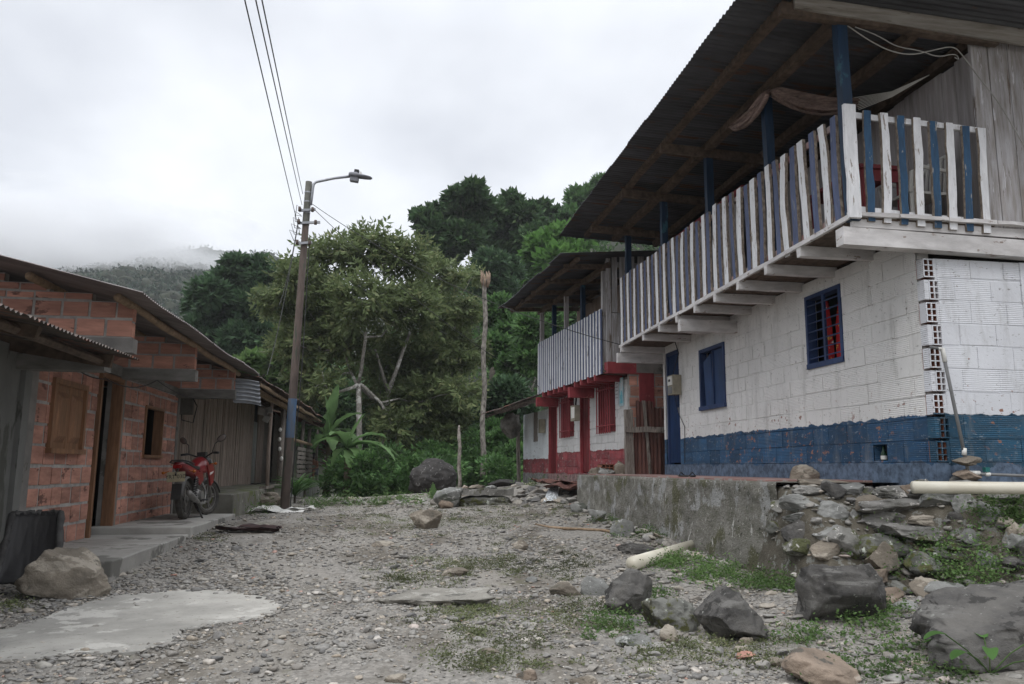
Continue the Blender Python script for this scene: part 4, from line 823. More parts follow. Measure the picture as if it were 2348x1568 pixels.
# ============================================================ RED AND WHITE HOUSE
rh = thing('red_white_house', 'two-storey white house with red base band and striped balcony behind the blue one', 'house', (4.3, 17, 1.0))
th_ = math.radians(4.75); RO = V(4.02, 14.6, 0); RD = V(-math.sin(th_), math.cos(th_), 0); RN = V(math.cos(th_), math.sin(th_), 0); UZ = V(0, 0, 1)
def rp_(a, n_, z): return RO+RD*a+RN*n_+UZ*z
def rbox(mb, a0, a1, n0, n1, z0, z1, mi=0): return mb.obox(RO, RD, UZ, RN, a0, a1, z0, z1, n0, n1, mi)
m_rw = block_mat('white_red_blocks', (.60, .595, .585), (.30, .062, .07), 1.625, chip=(.4, .3, .27), base=(.30, .20, .19), z_base=1.13, ribs=1.3)
m_rw2 = block_mat('white_red_render', (.66, .70, .72), (.26, .055, .062), 1.49, chip=(.3, .3, .28), base=(.27, .26, .25), z_base=1.12, ribs=0)
H1 = (4.64, 5.36, 1.12, 3.0); H2 = (2.2, 2.86, 1.15, 2.95); W1 = (3.30, 4.20, 1.98, 2.90); W2 = (.66, 1.58, 1.98, 2.95)
w = MB(); blockwork(w, rp_(0, .5, 0), RD, -RN, .02, 5.42, 1.12, 2.95, [H1, H2, W1, W2], .36, .16, .018, mi=0, thick=.13, proud=.009); rbox(w, 0, 5.42, .48, .62, .6, 1.118)
w.build('wall', m_rw, rh)
w = MB(); blockwork(w, rp_(0, .5, 0), RD, -RN, 5.43, 7.95, 1.12, 2.75, [(6.45, 6.95, 1.95, 2.75)], .42, .24, .01, thick=.13, proud=.005); rbox(w, 5.43, 7.95, .48, .62, .6, 1.118); rbox(w, 7.94, 8.0, .5, 2.5, .6, 2.7)
w.build('wall', m_rw2, rh, label='rendered white wall section at the far end')
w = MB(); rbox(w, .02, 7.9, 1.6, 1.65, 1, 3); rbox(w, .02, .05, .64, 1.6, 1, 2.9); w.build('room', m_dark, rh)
for (a0, a1, z0, z1) in (H1, H2):
    d = MB(); rbox(d, a0, a0+.05, .48, .6, z0, z1); rbox(d, a1-.05, a1, .48, .6, z0, z1); rbox(d, a0+.05, a1-.05, .48, .6, z1-.05, z1); fr = d.build('door', m_red, rh)
    d = MB(); n_ = 40
    for i in range(n_):
        u0 = a0+.05+(a1-a0-.1)*i/n_; u1 = a0+.05+(a1-a0-.1)*(i+1)/n_; hh = .014*math.sin(i*1.15) if a0 > 4 else (.01 if i % 13 == 0 else 0); rbox(d, u0, u1, .545-hh, .57, z0+.02, z1-.05)
    d.build('door_panel', m_reddoor, fr)
for (a0, a1, z0, z1) in (W1, W2):
    d = MB(); rbox(d, a0, a0+.05, .47, .6, z0, z1); rbox(d, a1-.05, a1, .47, .6, z0, z1); rbox(d, a0+.05, a1-.05, .47, .6, z1-.05, z1); rbox(d, a0+.05, a1-.05, .47, .6, z0, z0+.05); rbox(d, a0+.05, a1-.05, .57, .59, z0+.05, z1-.05)
    fr = d.build('window', m_reddoor, rh)
    for i in range(7): u = a0+.08+(a1-a0-.16)*i/6; MB().tube([rp_(u, .40, z0-.03), rp_(u, .40, z1+.05)], .014, 6).build('bar', m_red, fr)
    
    for zz in (z0+.12, z1-.12): d = MB(); rbox(d, a0+.03, a1-.03, .395, .47, zz, zz+.02); d.build('bar_rail', m_red, fr)
d = MB(); rbox(d, 6.45, 6.95, .52, .56, 1.95, 2.75); fr = d.build('window', m_oldwood, rh); fr['label'] = 'narrow grey shuttered window in the far section'
# red corner column and beams
d = MB(); rbox(d, -.20, -.02, .02, .95, 3.03, 3.24); rbox(d, -.20, -.02, .66, .95, 2.25, 3.028); d.build('red_corner_beam', m_red, rh)
cb = MB()
for i in range(5): rbox(cb, -.1, 4.66, .0+i*.14, .13+i*.14, 3.055, 3.085)
rbal = cb.build('balcony_deck', m_rawwood, rh)
for k, a in enumerate((.35, .75, 1.2, 1.6, 2.35, 2.75, 3.15, 3.6, 4.05)):
    j = MB(); rbox(j, a, a+.08, -.04, .52, 2.93, 3.05); j.build('joist', m_red, rbal)
for a in (1.9, 4.5): j = MB(); rbox(j, a, a+.13, -.06, .55, 2.74, 2.96); j.build('support_beam', m_red, rbal)
for i in range(52):
    a = .03+4.5*i/51; s = MB(); wd = .068; q = RNG.normal(0, .006); s.beam(rp_(a, -.02+RNG.normal(0, .002), 3.03), rp_(a+q, -.02, 4.29+RNG.normal(0, .006)), .018, wd, up=RD); s.build('slat', m_wslat if i % 2 else m_bslat, rbal)
for zz in (4.16, 3.14): j = MB(); rbox(j, 0, 4.6, .0, .03, zz, zz+.06); j.build('railing', m_oldwood, rbal)
for k, a in enumerate((.08, 1.35, 2.5, 3.45, 4.5)):
    MB().beam(rp_(a, .06, 3.08), rp_(a, .06, 5.06), .09, .09, up=RD).build('post', m_bpost if k in (1, 3) else m_weath, rh)
    MB().beam(rp_(a, -.75, 5.09), rp_(a, 1.6, 5.24), .06, .09).build('rafter', m_rawwood, rh)
MB().beam(rp_(-.25, .05, 5.10), rp_(4.75, .05, 5.10), .09, .1, seg=8, jit=.004).build('top_beam', m_rawwood, rh); MB().beam(rp_(-.4, -.62, 5.13), rp_(4.8, -.62, 5.13), .07, .07, seg=8, jit=.004).build('purlin', m_rawwood, rh); MB().beam(rp_(-.4, .9, 5.25), rp_(4.8, .9, 5.25), .07, .07).build('purlin', m_rawwood, rh)
corrugated('roof', rp_(-.55, 3.0, 5.55), RD, -RN-UZ*.095, 5.4, 4.0, .076, .011, m_zinc, rh, wave=.01)
# near end boards of the balcony
j = MB()
for (n0, n1, z0, z1) in ((.02, .11, 3.1, 5.25), (.14, .24, 4.2, 5.3), (.3, .42, 4.2, 5.32), (.13, .46, 3.1, 4.18), (.47, .9, 3.1, 4.18), (.5, .6, 4.2, 5.34), (.68, .8, 4.2, 5.34), (.86, .98, 4.2, 5.34)): rbox(j, -.17, -.14, n0, n1, z0, z1)
rbox(j, -.13, -.10, .02, 1.0, 4.12, 4.2); rbox(j, -.13, -.10, .02, 1.0, 5.1, 5.2); j.build('end_boards', m_weath, rh)
j = MB(); rbox(j, -.14, 4.6, 1.0, 1.05, 3.1, 5.2); j.build('back_wall', m_planks, rh)
j = MB()
for i in range(6): rbox(j, -.6, 0, 1.02-.01*i, 1.04-.01*i, 4.45+i*.13, 4.57+i*.13)
j.build('side_boards', m_weath, rh)
def poster(a0, a1, z0, z1, col, nm, lab):
    o = thing('poster', lab, 'poster', rp_(a0, .47, z0)); j = MB(); rbox(j, a0, a1, .472, .476, z0, z1); j.build('sheet', mat(nm, (.62, .64, .66), col, 6, bump=0), o); return o
o1 = poster(.18, .40, 2.45, 3.0, (.08, .40, .48), 'teal_poster', 'teal and white poster pasted on the wall near the red corner column')
j = MB(); rbox(j, .22, .36, .469, .4715, 2.5, 2.75); j.build('print', mat('teal_print', (.06, .34, .42), (.5, .6, .6), 7, bump=0), o1)
o1 = poster(.43, .62, 2.5, 3.0, (.50, .52, .55), 'pale_poster', 'pale poster beside the teal one'); j = MB()
for i in range(5): rbox(j, .46, .59, .469, .4715, 2.9-.07*i, 2.915-.07*i)
j.build('print', m_greypipe, o1)
poster(4.24, 4.34, 2.45, 2.8, (.3, .45, .52), 'small_poster', 'small blue-white notice beside the far barred window')
mb_ = thing('electricity_meter', 'yellowish meter box hanging beside the middle red door', 'meter', rp_(2.5, .3, 2.2))
j = MB(); c = onX(1332, 948, 4.35); rbox(j, 2.42, 2.72, .22, .34, 2.28, 2.62); j.build('case', MATS['aged_beige_case'], mb_); j = MB(); rbox(j, 2.44, 2.66, .215, .2195, 2.34, 2.58); j.build('meter_face', m_white, mb_); MB().beam(rp_(2.55, .28, 2.6), rp_(2.5, .3, 2.95), .03, .03).build('conduit', m_cable, mb_)
mb_ = thing('electricity_meter', 'small pale meter box on the far white wall section', 'meter', rp_(5.8, .4, 2.2)); j = MB(); rbox(j, 5.65, 5.9, .36, .48, 2.15, 2.5); j.build('case', MATS['aged_beige_case'], mb_)
# lean-to at the far end
lt = thing('lean_to', 'small dark lean-to roof with hanging sack at the far end of the red house', 'lean-to', rp_(6.4, 0, 2.7))
corrugated('roof', rp_(5.0, .5, 3.15), RD, -RN-UZ*.32, 3.0, 1.35, .076, .012, m_zinc_d, lt, wave=.03)
for i in range(4): MB().beam(rp_(5.2+i*.85, .55, 3.05), rp_(5.2+i*.9, -.6, 2.72+RNG.normal(0, .03)), .05, .07, seg=3, jit=.01).build('rafter', m_oldwood, lt)
MB().beam(rp_(7.9, .35, .8), rp_(7.9, .3, 2.75), .09, .09).build('post', m_oldwood, lt)
v, f = rock_geo(88, (.6, .5, .75), 4, 3, .2); MB().add(v+rp_(7.7, .05, 2.42), f).build('sack', mat('grey_sack', (.20, .19, .17), (.09, .085, .075), 6, bump=.8, bd=.02), lt, smooth=True)
# rusty sheets, brick and rubble on the ground by the red house
sc = thing('fallen_sheet', 'crumpled rusty metal sheet lying on stones by the red house', 'metal sheet', (3.6, 16.4, .95))
def crumple(x0, x1, y0, y1, z, amp, m_, name, par, rz=0., tilt=0., seed=1, pitch=.08, ca=.012):
    nx, ny = 46, 26; v = []; R_ = np.array(Matrix.Rotation(rz, 3, 'Z') @ Matrix.Rotation(tilt, 3, 'Y')); c = V((x0+x1)/2, (y0+y1)/2, z)
    for i in range(nx+1):
        for j in range(ny+1):
            a, b = (i/nx-.5)*(x1-x0), (j/ny-.5)*(y1-y0); jag = .06*mnoise.noise(Vector((j*.5, seed, 0))) if i in (0, nx) else 0
            h = amp*mnoise.fractal(Vector((a*2.2+seed, b*2.2, seed)), 1, 2, 3)+ca*math.sin(b/pitch*6.283); v.append(c+R_@V(a+jag, b, h))
    f = [(i*(ny+1)+j, (i+1)*(ny+1)+j, (i+1)*(ny+1)+j+1, i*(ny+1)+j+1) for i in range(nx) for j in range(ny)]; return MB().add(v, f).build(name, m_, par, smooth=True)
crumple(3.0, 4.4, 15.6, 16.5, .95, .10, m_rust, 'sheet', sc, .1, .08, 3); crumple(3.1, 3.9, 15.2, 15.8, .92, .12, m_rust, 'sheet', sc, -.4, -.1, 5)
br = thing('hollow_brick', 'single hollow clay block on the rubble by the red wall', 'block', (4.1, 14.9, 1.22)); j = MB()
for z in (1.2, 1.26, 1.32): j.box(4.0, 4.24, 14.7, 15.0, z, z+.012)
for x in (4.0, 4.075, 4.15, 4.228): j.box(x, x+.012, 14.7, 15.0, 1.2122, 1.3318)
j.build('body', m_terr, br)
for i, (x0, y0, x1, y1, lb) in enumerate([(1376, 1062, 1440, 1086, 'pile rock under the hollow clay block'), (1430, 1050, 1462, 1085, 'tan rock leaning by the rusty gate post'), (1365, 1066, 1392, 1086, 'small tan rock left of the hollow block')]):
    rock_px(x0, y0, x1, y1, ['grey', 'tan', 'tan'][i], 80+i, lb, .8, base=V([4.0, 4.35, 3.85][i], 14.6, 1.13), sub=4)
# trickle of water over the stones
m, t, b, o = nt_new('white_water'); N = NT(t); N.L(N.mix(N.rng(N.noise(N.map((1, 1, .3)), 30, 5), .4, .6), (.75, .78, .8), (.3, .32, .33)), b.inputs['Base Color']); b.inputs['Roughness'].default_value = .15; N.bump(b, N.noise(N.map((1, 1, .3)), 26, 4), .8, .02)
vs = []; fs = []
for i in range(15):
    tt = i/14; c = V(3.42-.30*tt, 16.1-.9*tt, .93-.32*tt**1.6)
    for j in range(7): q = j/6-.5; vs.append(c+V(q*(.12+.16*tt), -.02, .03*math.cos(q*3)+.012*math.sin(i*2+j*3)))
    if i: a = (i-1)*7; fs += [(a+j, a+j+1, a+8+j, a+7+j) for j in range(6)]
MB().add(vs, fs).build('water_trickle', m, smooth=True, kind='structure', label='white trickle of water running over the stones')
# ============================================================ LEFT SIDE
XL = -3.7
# sidewalk steps
m_step = mat('step_concrete', (.40, .385, .355), (.29, .278, .255), 2.2, (1, 1, 1), .85, .4, .004, bs=34, var=.2, spots=[((.15, .145, .13), 1.6, .62, (1, 1, 1))])
sw = thing('concrete_step', 'low grey concrete platform in two levels along the brick house', 'platform', (-3, 11, .2))
def slab(x0, x1, y0, y1, zt, zb, m_, name, par, seg=40, **k):
    bm = bmesh.new(); bmesh.ops.create_cube(bm, size=1); bmesh.ops.subdivide_edges(bm, edges=[e for e in bm.edges if abs((e.verts[0].co-e.verts[1].co).y) > .5], cuts=seg)
    bmesh.ops.bevel(bm, geom=[e for e in bm.edges if all(v.co.z > 0 for v in e.verts) and all(v.co.x > 0 for v in e.verts)], offset=.012, segments=2, affect='EDGES') if False else None
    for v in bm.verts:
        v.co = Vector((x0+(v.co.x+.5)*(x1-x0), y0+(v.co.y+.5)*(y1-y0), zb if v.co.z < 0 else zt))
        v.co.x += .018*mnoise.noise(Vector((0, v.co.y*1.3, v.co.z*3))); v.co.z += .010*mnoise.noise(Vector((v.co.x, v.co.y*1.5, 4)))
    me = bpy.data.meshes.new(name); bm.to_mesh(me); bm.free(); me.materials.append(m_); o = link(name, me, par, **k)
    bv = o.modifiers.new('bevel', 'BEVEL'); bv.width = .014; bv.segments = 2; bv.limit_method = 'ANGLE'; bv.angle_limit = math.radians(50); return o
slab(-3.9, -2.60, 8.48, 11.55, .33, -.1, m_step, 'lower_step', sw); slab(-3.9, -2.57, 11.552, 14.75, .425, -.1, m_step, 'upper_step', sw)
# brick house
br = thing('brick_house', 'single-storey bare brick house with orange wooden window and long dark roof', 'house', (-4, 11, .3))
HB = 8.95; a = onX(118, 875, XL); b2 = onX(180, 1035, XL); Wa = (a[1], b2[1]+.02, b2[2], a[2]+.05)
a = onX(333, 928, XL); b2 = onX(366, 1045, XL); Wb = (a[1], b2[1], b2[2]-.01, a[2])
d0, d1 = onX(222, 1000, XL)[1], onX(270, 1000, XL)[1]; Dd = (d0, d1, .335, 2.44)
w = MB(); blockwork(w, (XL, 0, 0), (0, 1, 0), (1, 0, 0), HB+.16, 14.9, .33, 2.46, [Wa, Wb, (Dd[0]-.12, Dd[1]+.13, .33, 2.5)], .315, .225, .035, mi=0, mib=1, thick=.13, jit=.004, stagger=False)
w.build('wall', [m_brick, m_mortar], br)
for (ca, cb_) in ((HB-.05, HB+.158), (Dd[1]+.055, Dd[1]+.128), (14.902, 15.02)): MB().box(XL-.13, XL+.02, ca, cb_, .2, 2.46).build('column', m_conc, br)
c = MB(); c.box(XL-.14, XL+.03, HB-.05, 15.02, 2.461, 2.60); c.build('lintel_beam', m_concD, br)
# fins with brick and concrete beams under them
for k, yv in enumerate((8.9, 11.75, 14.75)):
    xe = -2.73; zt = 2.92-.012*k
    f_ = MB(); blockwork(f_, (xe, yv, 0), (-1, 0, 0), (0, -1, 0), .0, 2.4, 2.58, zt+.05, [], .30, .205, .028, mi=0, mib=1, thick=.10, stagger=True)
    for z in ((2.585, 2.76)): f_.box(xe, xe+.006, yv+.0, yv+.1, z+.01, z+.16, 0)
    # the sloping top course
    fn = f_.build('fin_wall', [m_brick, m_mortar], br)
    t2 = MB()
    for q, (xo, za, zb_) in enumerate(((.42, .052, .135), (.85, .137, .225), (1.3, .227, .32), (1.75, .322, .42))): blockwork(t2, (xe-xo, yv+.002, 0), (-1, 0, 0), (0, -1, 0), .0, 2.2-xo+.1, zt+za, zt+zb_, [], .30, .2, .02, mi=0, mib=1, thick=.10)
    t2.build('fin_top', [m_brick, m_mortar], fn)
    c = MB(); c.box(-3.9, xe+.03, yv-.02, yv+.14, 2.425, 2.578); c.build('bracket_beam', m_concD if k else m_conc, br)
for xv, zv in ((-2.75, 2.93), (-3.6, 3.115), (-4.5, 3.305)):
    MB().tube([(xv, 8.45+i*.85, zv+.012*math.sin(i*2.1)) for i in range(9)], .043, 10, jit=.02).build('roof_log', m_log, br, smooth=True)
corrugated('roof', (-5.6, 8.08, 3.61), (0, 1, 0), (3.2, 0, -.69), 7.4, 3.27, .076, .010, m_zinc_l, br, wave=.022, jag=.012)
v = []; f = []
for i in range(40):
    z = 2.36+.44*i/39; yy = 14.86+.03*math.sin(i*.95)
    for j_ in range(6): tt = j_/5; v.append((-2.74+.44*tt-.05*(i/39), yy+.25*tt, z-.03*tt+.02*math.sin(tt*3)))
    if i: a = (i-1)*6; f += [(a+q, a+1+q, a+7+q, a+6+q) for q in range(5)]
MB().add(v, f).build('hanging_sheet', mat('bright_zinc', (.30, .31, .33), (.2, .21, .22), 3, metal=.4, rough=.5), br, smooth=True)
# wooden window
y0, y1, z0, z1 = Wa; d = MB(); e = .06
d.box(XL-.05, XL+.05, y0, y0+e, z0, z1); d.box(XL-.05, XL+.05, y1-e, y1, z0, z1); d.box(XL-.05, XL+.05, y0+e, y1-e, z1-e, z1); d.box(XL-.05, XL+.075, y0-.02, y1+.02, z0-.035, z0+.02)
fr = d.build('window', m_orange, br); fr['label'] = 'closed orange wooden window shutter with raised panels'
for k in range(2):
    a0 = y0+e+(y1-y0-2*e)*k/2+.003; a1 = y0+e+(y1-y0-2*e)*(k+1)/2-.003; s = MB(); s.box(XL-.02, XL+.012, a0, a1, z0+.02, z1-e)
    s.add([(XL+.013, a0+.06, z0+.09), (XL+.013, a1-.06, z0+.09), (XL+.013, a1-.06, z1-.14), (XL+.013, a0+.06, z1-.14), (XL+.055, a0+.11, z0+.16), (XL+.055, a1-.11, z0+.16), (XL+.055, a1-.11, z1-.21), (XL+.055, a0+.11, z1-.21)], [(4, 5, 6, 7), (0, 1, 5, 4), (1, 2, 6, 5), (2, 3, 7, 6), (3, 0, 4, 7)]); s.build('shutter', m_orange, fr)
y0, y1, z0, z1 = Wb; d = MB(); e = .04
d.box(XL-.06, XL+.03, y0, y0+e, z0, z1); d.box(XL-.06, XL+.03, y1-e, y1, z0, z1); d.box(XL-.06, XL+.03, y0+e, y1-e, z1-e, z1); d.box(XL-.06, XL+.05, y0-.02, y1+.02, z0-.03, z0+.015)
fr = d.build('window', m_orange, br); fr['label'] = 'open dark window with orange wooden frame'
MB().box(XL-.129, XL-.062, y1-.03, y1-.005, z0, z1).build('shutter', m_orange, fr)
# doorway
y0, y1, z0, z1 = Dd; d = MB(); d.box(XL-.12, XL+.03, y0-.06, y0, z0, z1); d.box(XL-.12, XL+.03, y1-.03, y1+.03, z0, z1); d.box(XL-.12, XL+.03, y0, y1-.03, z1-.06, z1); fr = d.build('door', m_orange, br); fr['label'] = 'dark open doorway with wooden frame and door folded inward'
MB().box(XL-.185, XL-.122, y1-.02, y1+.05, z0, z1).build('jamb', m_conc, fr)
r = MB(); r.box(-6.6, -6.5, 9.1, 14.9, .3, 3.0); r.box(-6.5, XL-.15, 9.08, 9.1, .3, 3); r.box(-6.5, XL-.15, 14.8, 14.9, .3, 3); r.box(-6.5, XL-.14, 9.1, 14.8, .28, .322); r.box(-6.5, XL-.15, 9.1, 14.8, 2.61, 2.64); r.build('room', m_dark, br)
cable('door_cable', 'thin black cable looping under the eaves of the brick house', [(-3.55, 9.1, 2.5), (-3.3, 10.0, 2.25), (-3.2, 11.7, 2.42), (-3.1, 14.7, 2.42), (-2.7, 15.0, 2.75)], .007, .10)
em = thing('electricity_meter', 'dark meter box with looped cable under the far corner of the brick house', 'meter', (-3.7, 15.2, 2.2)); q = onY(422, 925, 15.15)
MB().box(q[0]-.16, q[0]+.16, 15.1, 15.2, q[2]-.2, q[2]+.22).build('case', mat('dusty_box', (.13, .12, .10), (.08, .075, .065), 6), em)
MB().tube([q+V(.1, -.05, .2), q+V(.25, -.1, -.05), q+V(.2, -.1, -.35), q+V(0, -.08, -.3), q+V(-.02, -.05, -.2)], .01, 6).build('cable_loop', m_cable, em, smooth=True)
# plastered house at the left edge
ph = thing('plastered_house', 'grey plastered house at the left edge with low rusty-edged roof', 'house', (-4, 6, .1))
MB().box(XL-.14, XL, 2.5, 8.72, -.2, 2.42).build('wall', m_plaster, ph); MB().box(XL-.14, XL+.05, 8.722, 8.88, -.2, 2.19).build('pilaster', m_plaster, ph)
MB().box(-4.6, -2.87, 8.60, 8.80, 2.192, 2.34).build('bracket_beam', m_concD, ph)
MB().box(-3.55, -2.9, 8.345, 10.9, 2.27, 2.40).build('side_beam', m_concD, ph) if False else None
MB().beam((-6, 8.45, 2.83), (-2.75, 8.45, 2.27), .07, .13, seg=4, jit=.005).build('rafter', m_rawwood, ph); MB().beam((-6, 6.6, 2.83), (-2.7, 6.6, 2.26), .06, .1, seg=4, jit=.005).build('rafter', m_rawwood, ph)
MB().tube([(-2.85, 2.6, 2.275), (-2.86, 8.55, 2.275)], .04, 8, jit=.03).build('purlin', m_rawwood, ph)
corrugated('roof', (-5.95, 2.4, 2.90), (0, 1, 0), (3.4, 0, -.60), 6.22, 3.45, .076, .012, m_zinc_d, ph, wave=.012, jag=.02, sheet=.9)
# plank house
kh = thing('plank_house', 'long old wooden plank house with porch behind the motorcycle', 'house', (-4, 20, .6)); XP = -4.08
s = MB(); ya = 15.06
while ya < 27.5:
    wd = RNG.uniform(.085, .12); pr = RNG.uniform(0, .02); s.beam((XP+pr, ya, .70), (XP+pr+RNG.normal(0, .004), ya+RNG.normal(0, .006), 3.2), wd-.012, .05, up=(1, 0, 0)) if not 25.5 < ya < 26.3 else None; ya += wd
s.build('plank_wall', m_planks, kh)
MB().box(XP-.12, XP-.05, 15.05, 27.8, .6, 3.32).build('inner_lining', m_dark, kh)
d = MB(); 
for i in range(4): d.box(XP-.02, XP+.01, 25.5+.2*i, 25.5+.2*i+.19, .72, 2.6)
d.build('door', mat('pale_door_plank', (.26, .27, .25), (.17, .17, .16), 6, (6, 6, .7), island=.2), kh)
s = MB(); ya = 27.7
while ya < 34: wd = RNG.uniform(.12, .2); s.box(XP, XP+.02, ya, ya+wd-.02, .62, 3.2) if not (29 < ya < 30) else None; ya += wd
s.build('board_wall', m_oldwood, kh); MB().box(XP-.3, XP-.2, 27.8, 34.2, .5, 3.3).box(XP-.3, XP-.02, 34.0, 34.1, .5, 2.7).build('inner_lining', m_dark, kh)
m_base = mat('mossy_base_concrete', (.22, .21, .18), (.13, .125, .10), 3, bump=.6, bd=.008, bs=26, spots=[((.10, .12, .035), 2, .60, (1, 1, 1)), ((.33, .32, .29), 4, .68, (1, 1, 1))])
pf = slab(-4.1, -2.74, 15.42, 23.6, .73, .1, m_base, 'porch_floor', kh); slab(-4.1, -2.7, 23.65, 34.5, .66, .0, mat('pale_block_base', (.42, .42, .40), (.30, .30, .28), 3, bump=.5, spots=[((.13, .14, .08), 2, .62, (1, 1, 1))]), 'porch_floor', kh)
for k, (xp, yv, rr) in enumerate(((618, 20.1, .045), (645.5, 22.3, .08), (672, 25.1, .055), (693, 27.8, .065), (708.7, 30.3, .07), (728, 33.6, .05))):
    q = onY(xp, 1000, yv)[0]; zb = .72 if yv < 23 else .65
    MB().tube([(q+.01, yv, zb), (q-.01, yv, 1.7), (q+.012, yv, 2.78)], [rr, rr*.95, rr*.9], 9, jit=.05).build('porch_post', m_oldwood if k else m_planks, kh, smooth=True)
MB().beam((-2.75, 15.5, 2.80), (-2.75, 33.6, 2.86), .09, .1, seg=14, jit=.008).build('porch_beam', m_log, kh); MB().beam((-2.42, 15.6, 2.78), (-2.42, 30, 2.88), .06, .06, seg=14, jit=.01).build('purlin', m_log, kh)
for i in range(12): yv = 15.6+i*1.3; MB().beam((-2.4, yv, 2.80+.008*i), (-4.6, yv, 3.28+.008*i), .06, .07, seg=3, jit=.006).build('rafter', m_rawwood, kh)
corrugated('roof', (-5.6, 15.3, 3.60), (0, 1, .010), (3.3, 0, -.74), 14.4, 3.38, .076, .012, m_zinc_d, kh, wave=.035, jag=.03)
corrugated('roof', (-5.6, 29.8, 3.50), (0, 1, 0), (3.6, 0, -.80), 3.6, 3.75, .076, .012, m_rust, kh, wave=.04, jag=.04)
# porch rail with pale woven slats
s = MB()
for yv0, yv1 in ((25.2, 27.7), (27.9, 30.2)):
    for q in range(7): s.beam((-2.68, yv0, .95+q*.14), (-2.68, yv1, .95+q*.14+RNG.normal(0, .01)), .02, .10, seg=8, jit=.006)
s.build('rail_boards', m_oldwood, kh)
MB().tube([(-2.66, 22.4, 2.0), (-2.66, 30.4, 2.0)], .05, 7, jit=.05).build('handrail', m_log, kh)
MB().beam((-2.78, 19.2, .755), (-2.72, 22.1, .76), .16, .05, seg=4, jit=.006).build('step_plank', m_oldwood, kh)
# shells / bottles hung on the porch post, white boxes
for i, (xp, yp) in enumerate(((640, 955), (612, 945))): pass
wb = thing('white_box_cluster', 'three pale square boxes fixed to the first porch post', 'boxes', (-2.8, 18.7, 2.2))
for i, (xp, yp, wd, ht, rz) in enumerate(((603, 944, .21, .17, .2), (616, 940, .16, .14, -.2), (610, 960, .14, .16, .4))):
    q = onY(xp, yp, 19.9); R_ = np.array(Matrix.Rotation(rz, 3, 'Y')); MB().obox(q, R_@V(1, 0, 0), R_@V(0, 0, 1), V(0, 1, 0), -wd/2, wd/2, -ht/2, ht/2, 0, .08).build('box', mat('aged_white', (.42, .40, .38), (.3, .29, .27), 4), wb)
for i in range(4):
    q = onY(638+RNG.uniform(-2, 8), 985+i*22, 22.1); MB().ell(q, (.045, .045, .06), 8, 6).build('white_gourd', m_white, smooth=True, label=['topmost', 'second', 'third', 'lowest'][i]+' pale gourd hanging on the porch post beside the utility pole', category='gourd', group='pale gourds hanging on the porch post')
# rocks and debris before the porch
rock_px(578, 1128, 650, 1160, 'tan', 91, 'tan step stone at the foot of the porch beside the pole', .7, base=V(*onY(614, 1160, 18.6))); rock_px(604, 1125, 640, 1142, 'tan', 92, 'reddish stone on top of the step stone', .8, base=V(*onY(622, 1142, 18.7)), sub=4)
ws = thing('white_sheet', 'torn white plastic sheet spread on the gravel by the pole', 'sheet', (-2.2, 16, .35)); q = hit(618, 1176); crumple(q[0]-.45, q[0]+.65, q[1]-.1, q[1]+.5, q[2]+.06, .12, m_white, 'cloth', ws, .1, .05, 12, .3, 0)
ws = thing('white_sheet', 'small white scrap on the gravel right of the pole', 'sheet', (-1.8, 16, .35)); q = hit(685, 1172); crumple(q[0]-.25, q[0]+.3, q[1]-.1, q[1]+.25, q[2]+.05, .07, m_white, 'cloth', ws, .3, -.1, 14, .3, 0)
ds = thing('scrap_sheet', 'dark rusty corrugated scrap lying on the gravel beside the step', 'scrap metal', (-2, 11.6, .3)); q = hit(565, 1222)
crumple(q[0]-.42, q[0]+.42, q[1]-.1, q[1]+.22, q[2]+.05, .04, m_darkrust, 'sheet', ds, -.1, .03, 21, .09, .02); crumple(q[0]-.1, q[0]+.46, q[1]-.05, q[1]+.2, q[2]+.085, .05, m_darkrust, 'sheet', ds, -.25, .05, 25, .09, .02)
# black tub leaning on the wall
tub = thing('black_tub', 'black half-cut plastic tub leaning against the plaster wall', 'tub', (-3.4, 7.4, .1))
TB = [onY(20, 1185, 7.45), onY(138, 1176, 7.25), onY(134, 1262, 7.15), onY(-25, 1345, 6.95)]
def tub_mesh():
    vs = []; fs = []; n_ = 26; H0 = 1.5; A, B_, C_, D_ = onY(28, 1180, 7.98), onY(140, 1176, 8.1), onY(130, 1345, 7.62), onY(-12, 1338, 7.55)
    outs = []
    for i in range(n_+1):
        t = i/n_; top = A+(B_-A)*t; bot = D_+(C_-D_)*t; dep = math.sin(math.pi*t)**.5*.17
        for j in range(12): s_ = j/11; p = top+(bot-top)*s_+V(-.15, .5, 0)*dep*(math.sin(math.pi*min(1, .16+s_*.84))**.4); p = p+V(0, 0, 1)*RNG.normal(0, .004); vs.append(p)
    fs = [(i*12+j, (i+1)*12+j, (i+1)*12+j+1, i*12+j+1) for i in range(n_) for j in range(11)]
    rim = [vs[i*12] for i in range(n_+1)]+[vs[n_*12+j] for j in range(1, 12)]; riml = [vs[j] for j in range(12)]
    return vs, fs, rim, riml
vs, fs, rim, riml = tub_mesh(); o = MB().add(vs, fs).build('shell', mat('black_tub_plastic', (.016, .015, .016), (.026, .024, .023), 3, rough=.55, bump=.4), tub, smooth=True); sm = o.modifiers.new('thick', 'SOLIDIFY'); sm.thickness = .025
MB().tube(rim, .03, 7, jit=.2).tube(riml, .03, 7, jit=.2).build('rim', mat('ash_grey_rim', (.07, .068, .065), (.035, .033, .032), 12, bump=.8), tub, smooth=True)
MB().box(-3.66, -2.62, 7.0, 8.31, -.2, .14).build('rubble_footing', m_rock['moss'], label='mossy kerb stone behind the leaning black tub', category='kerb stone') if False else None

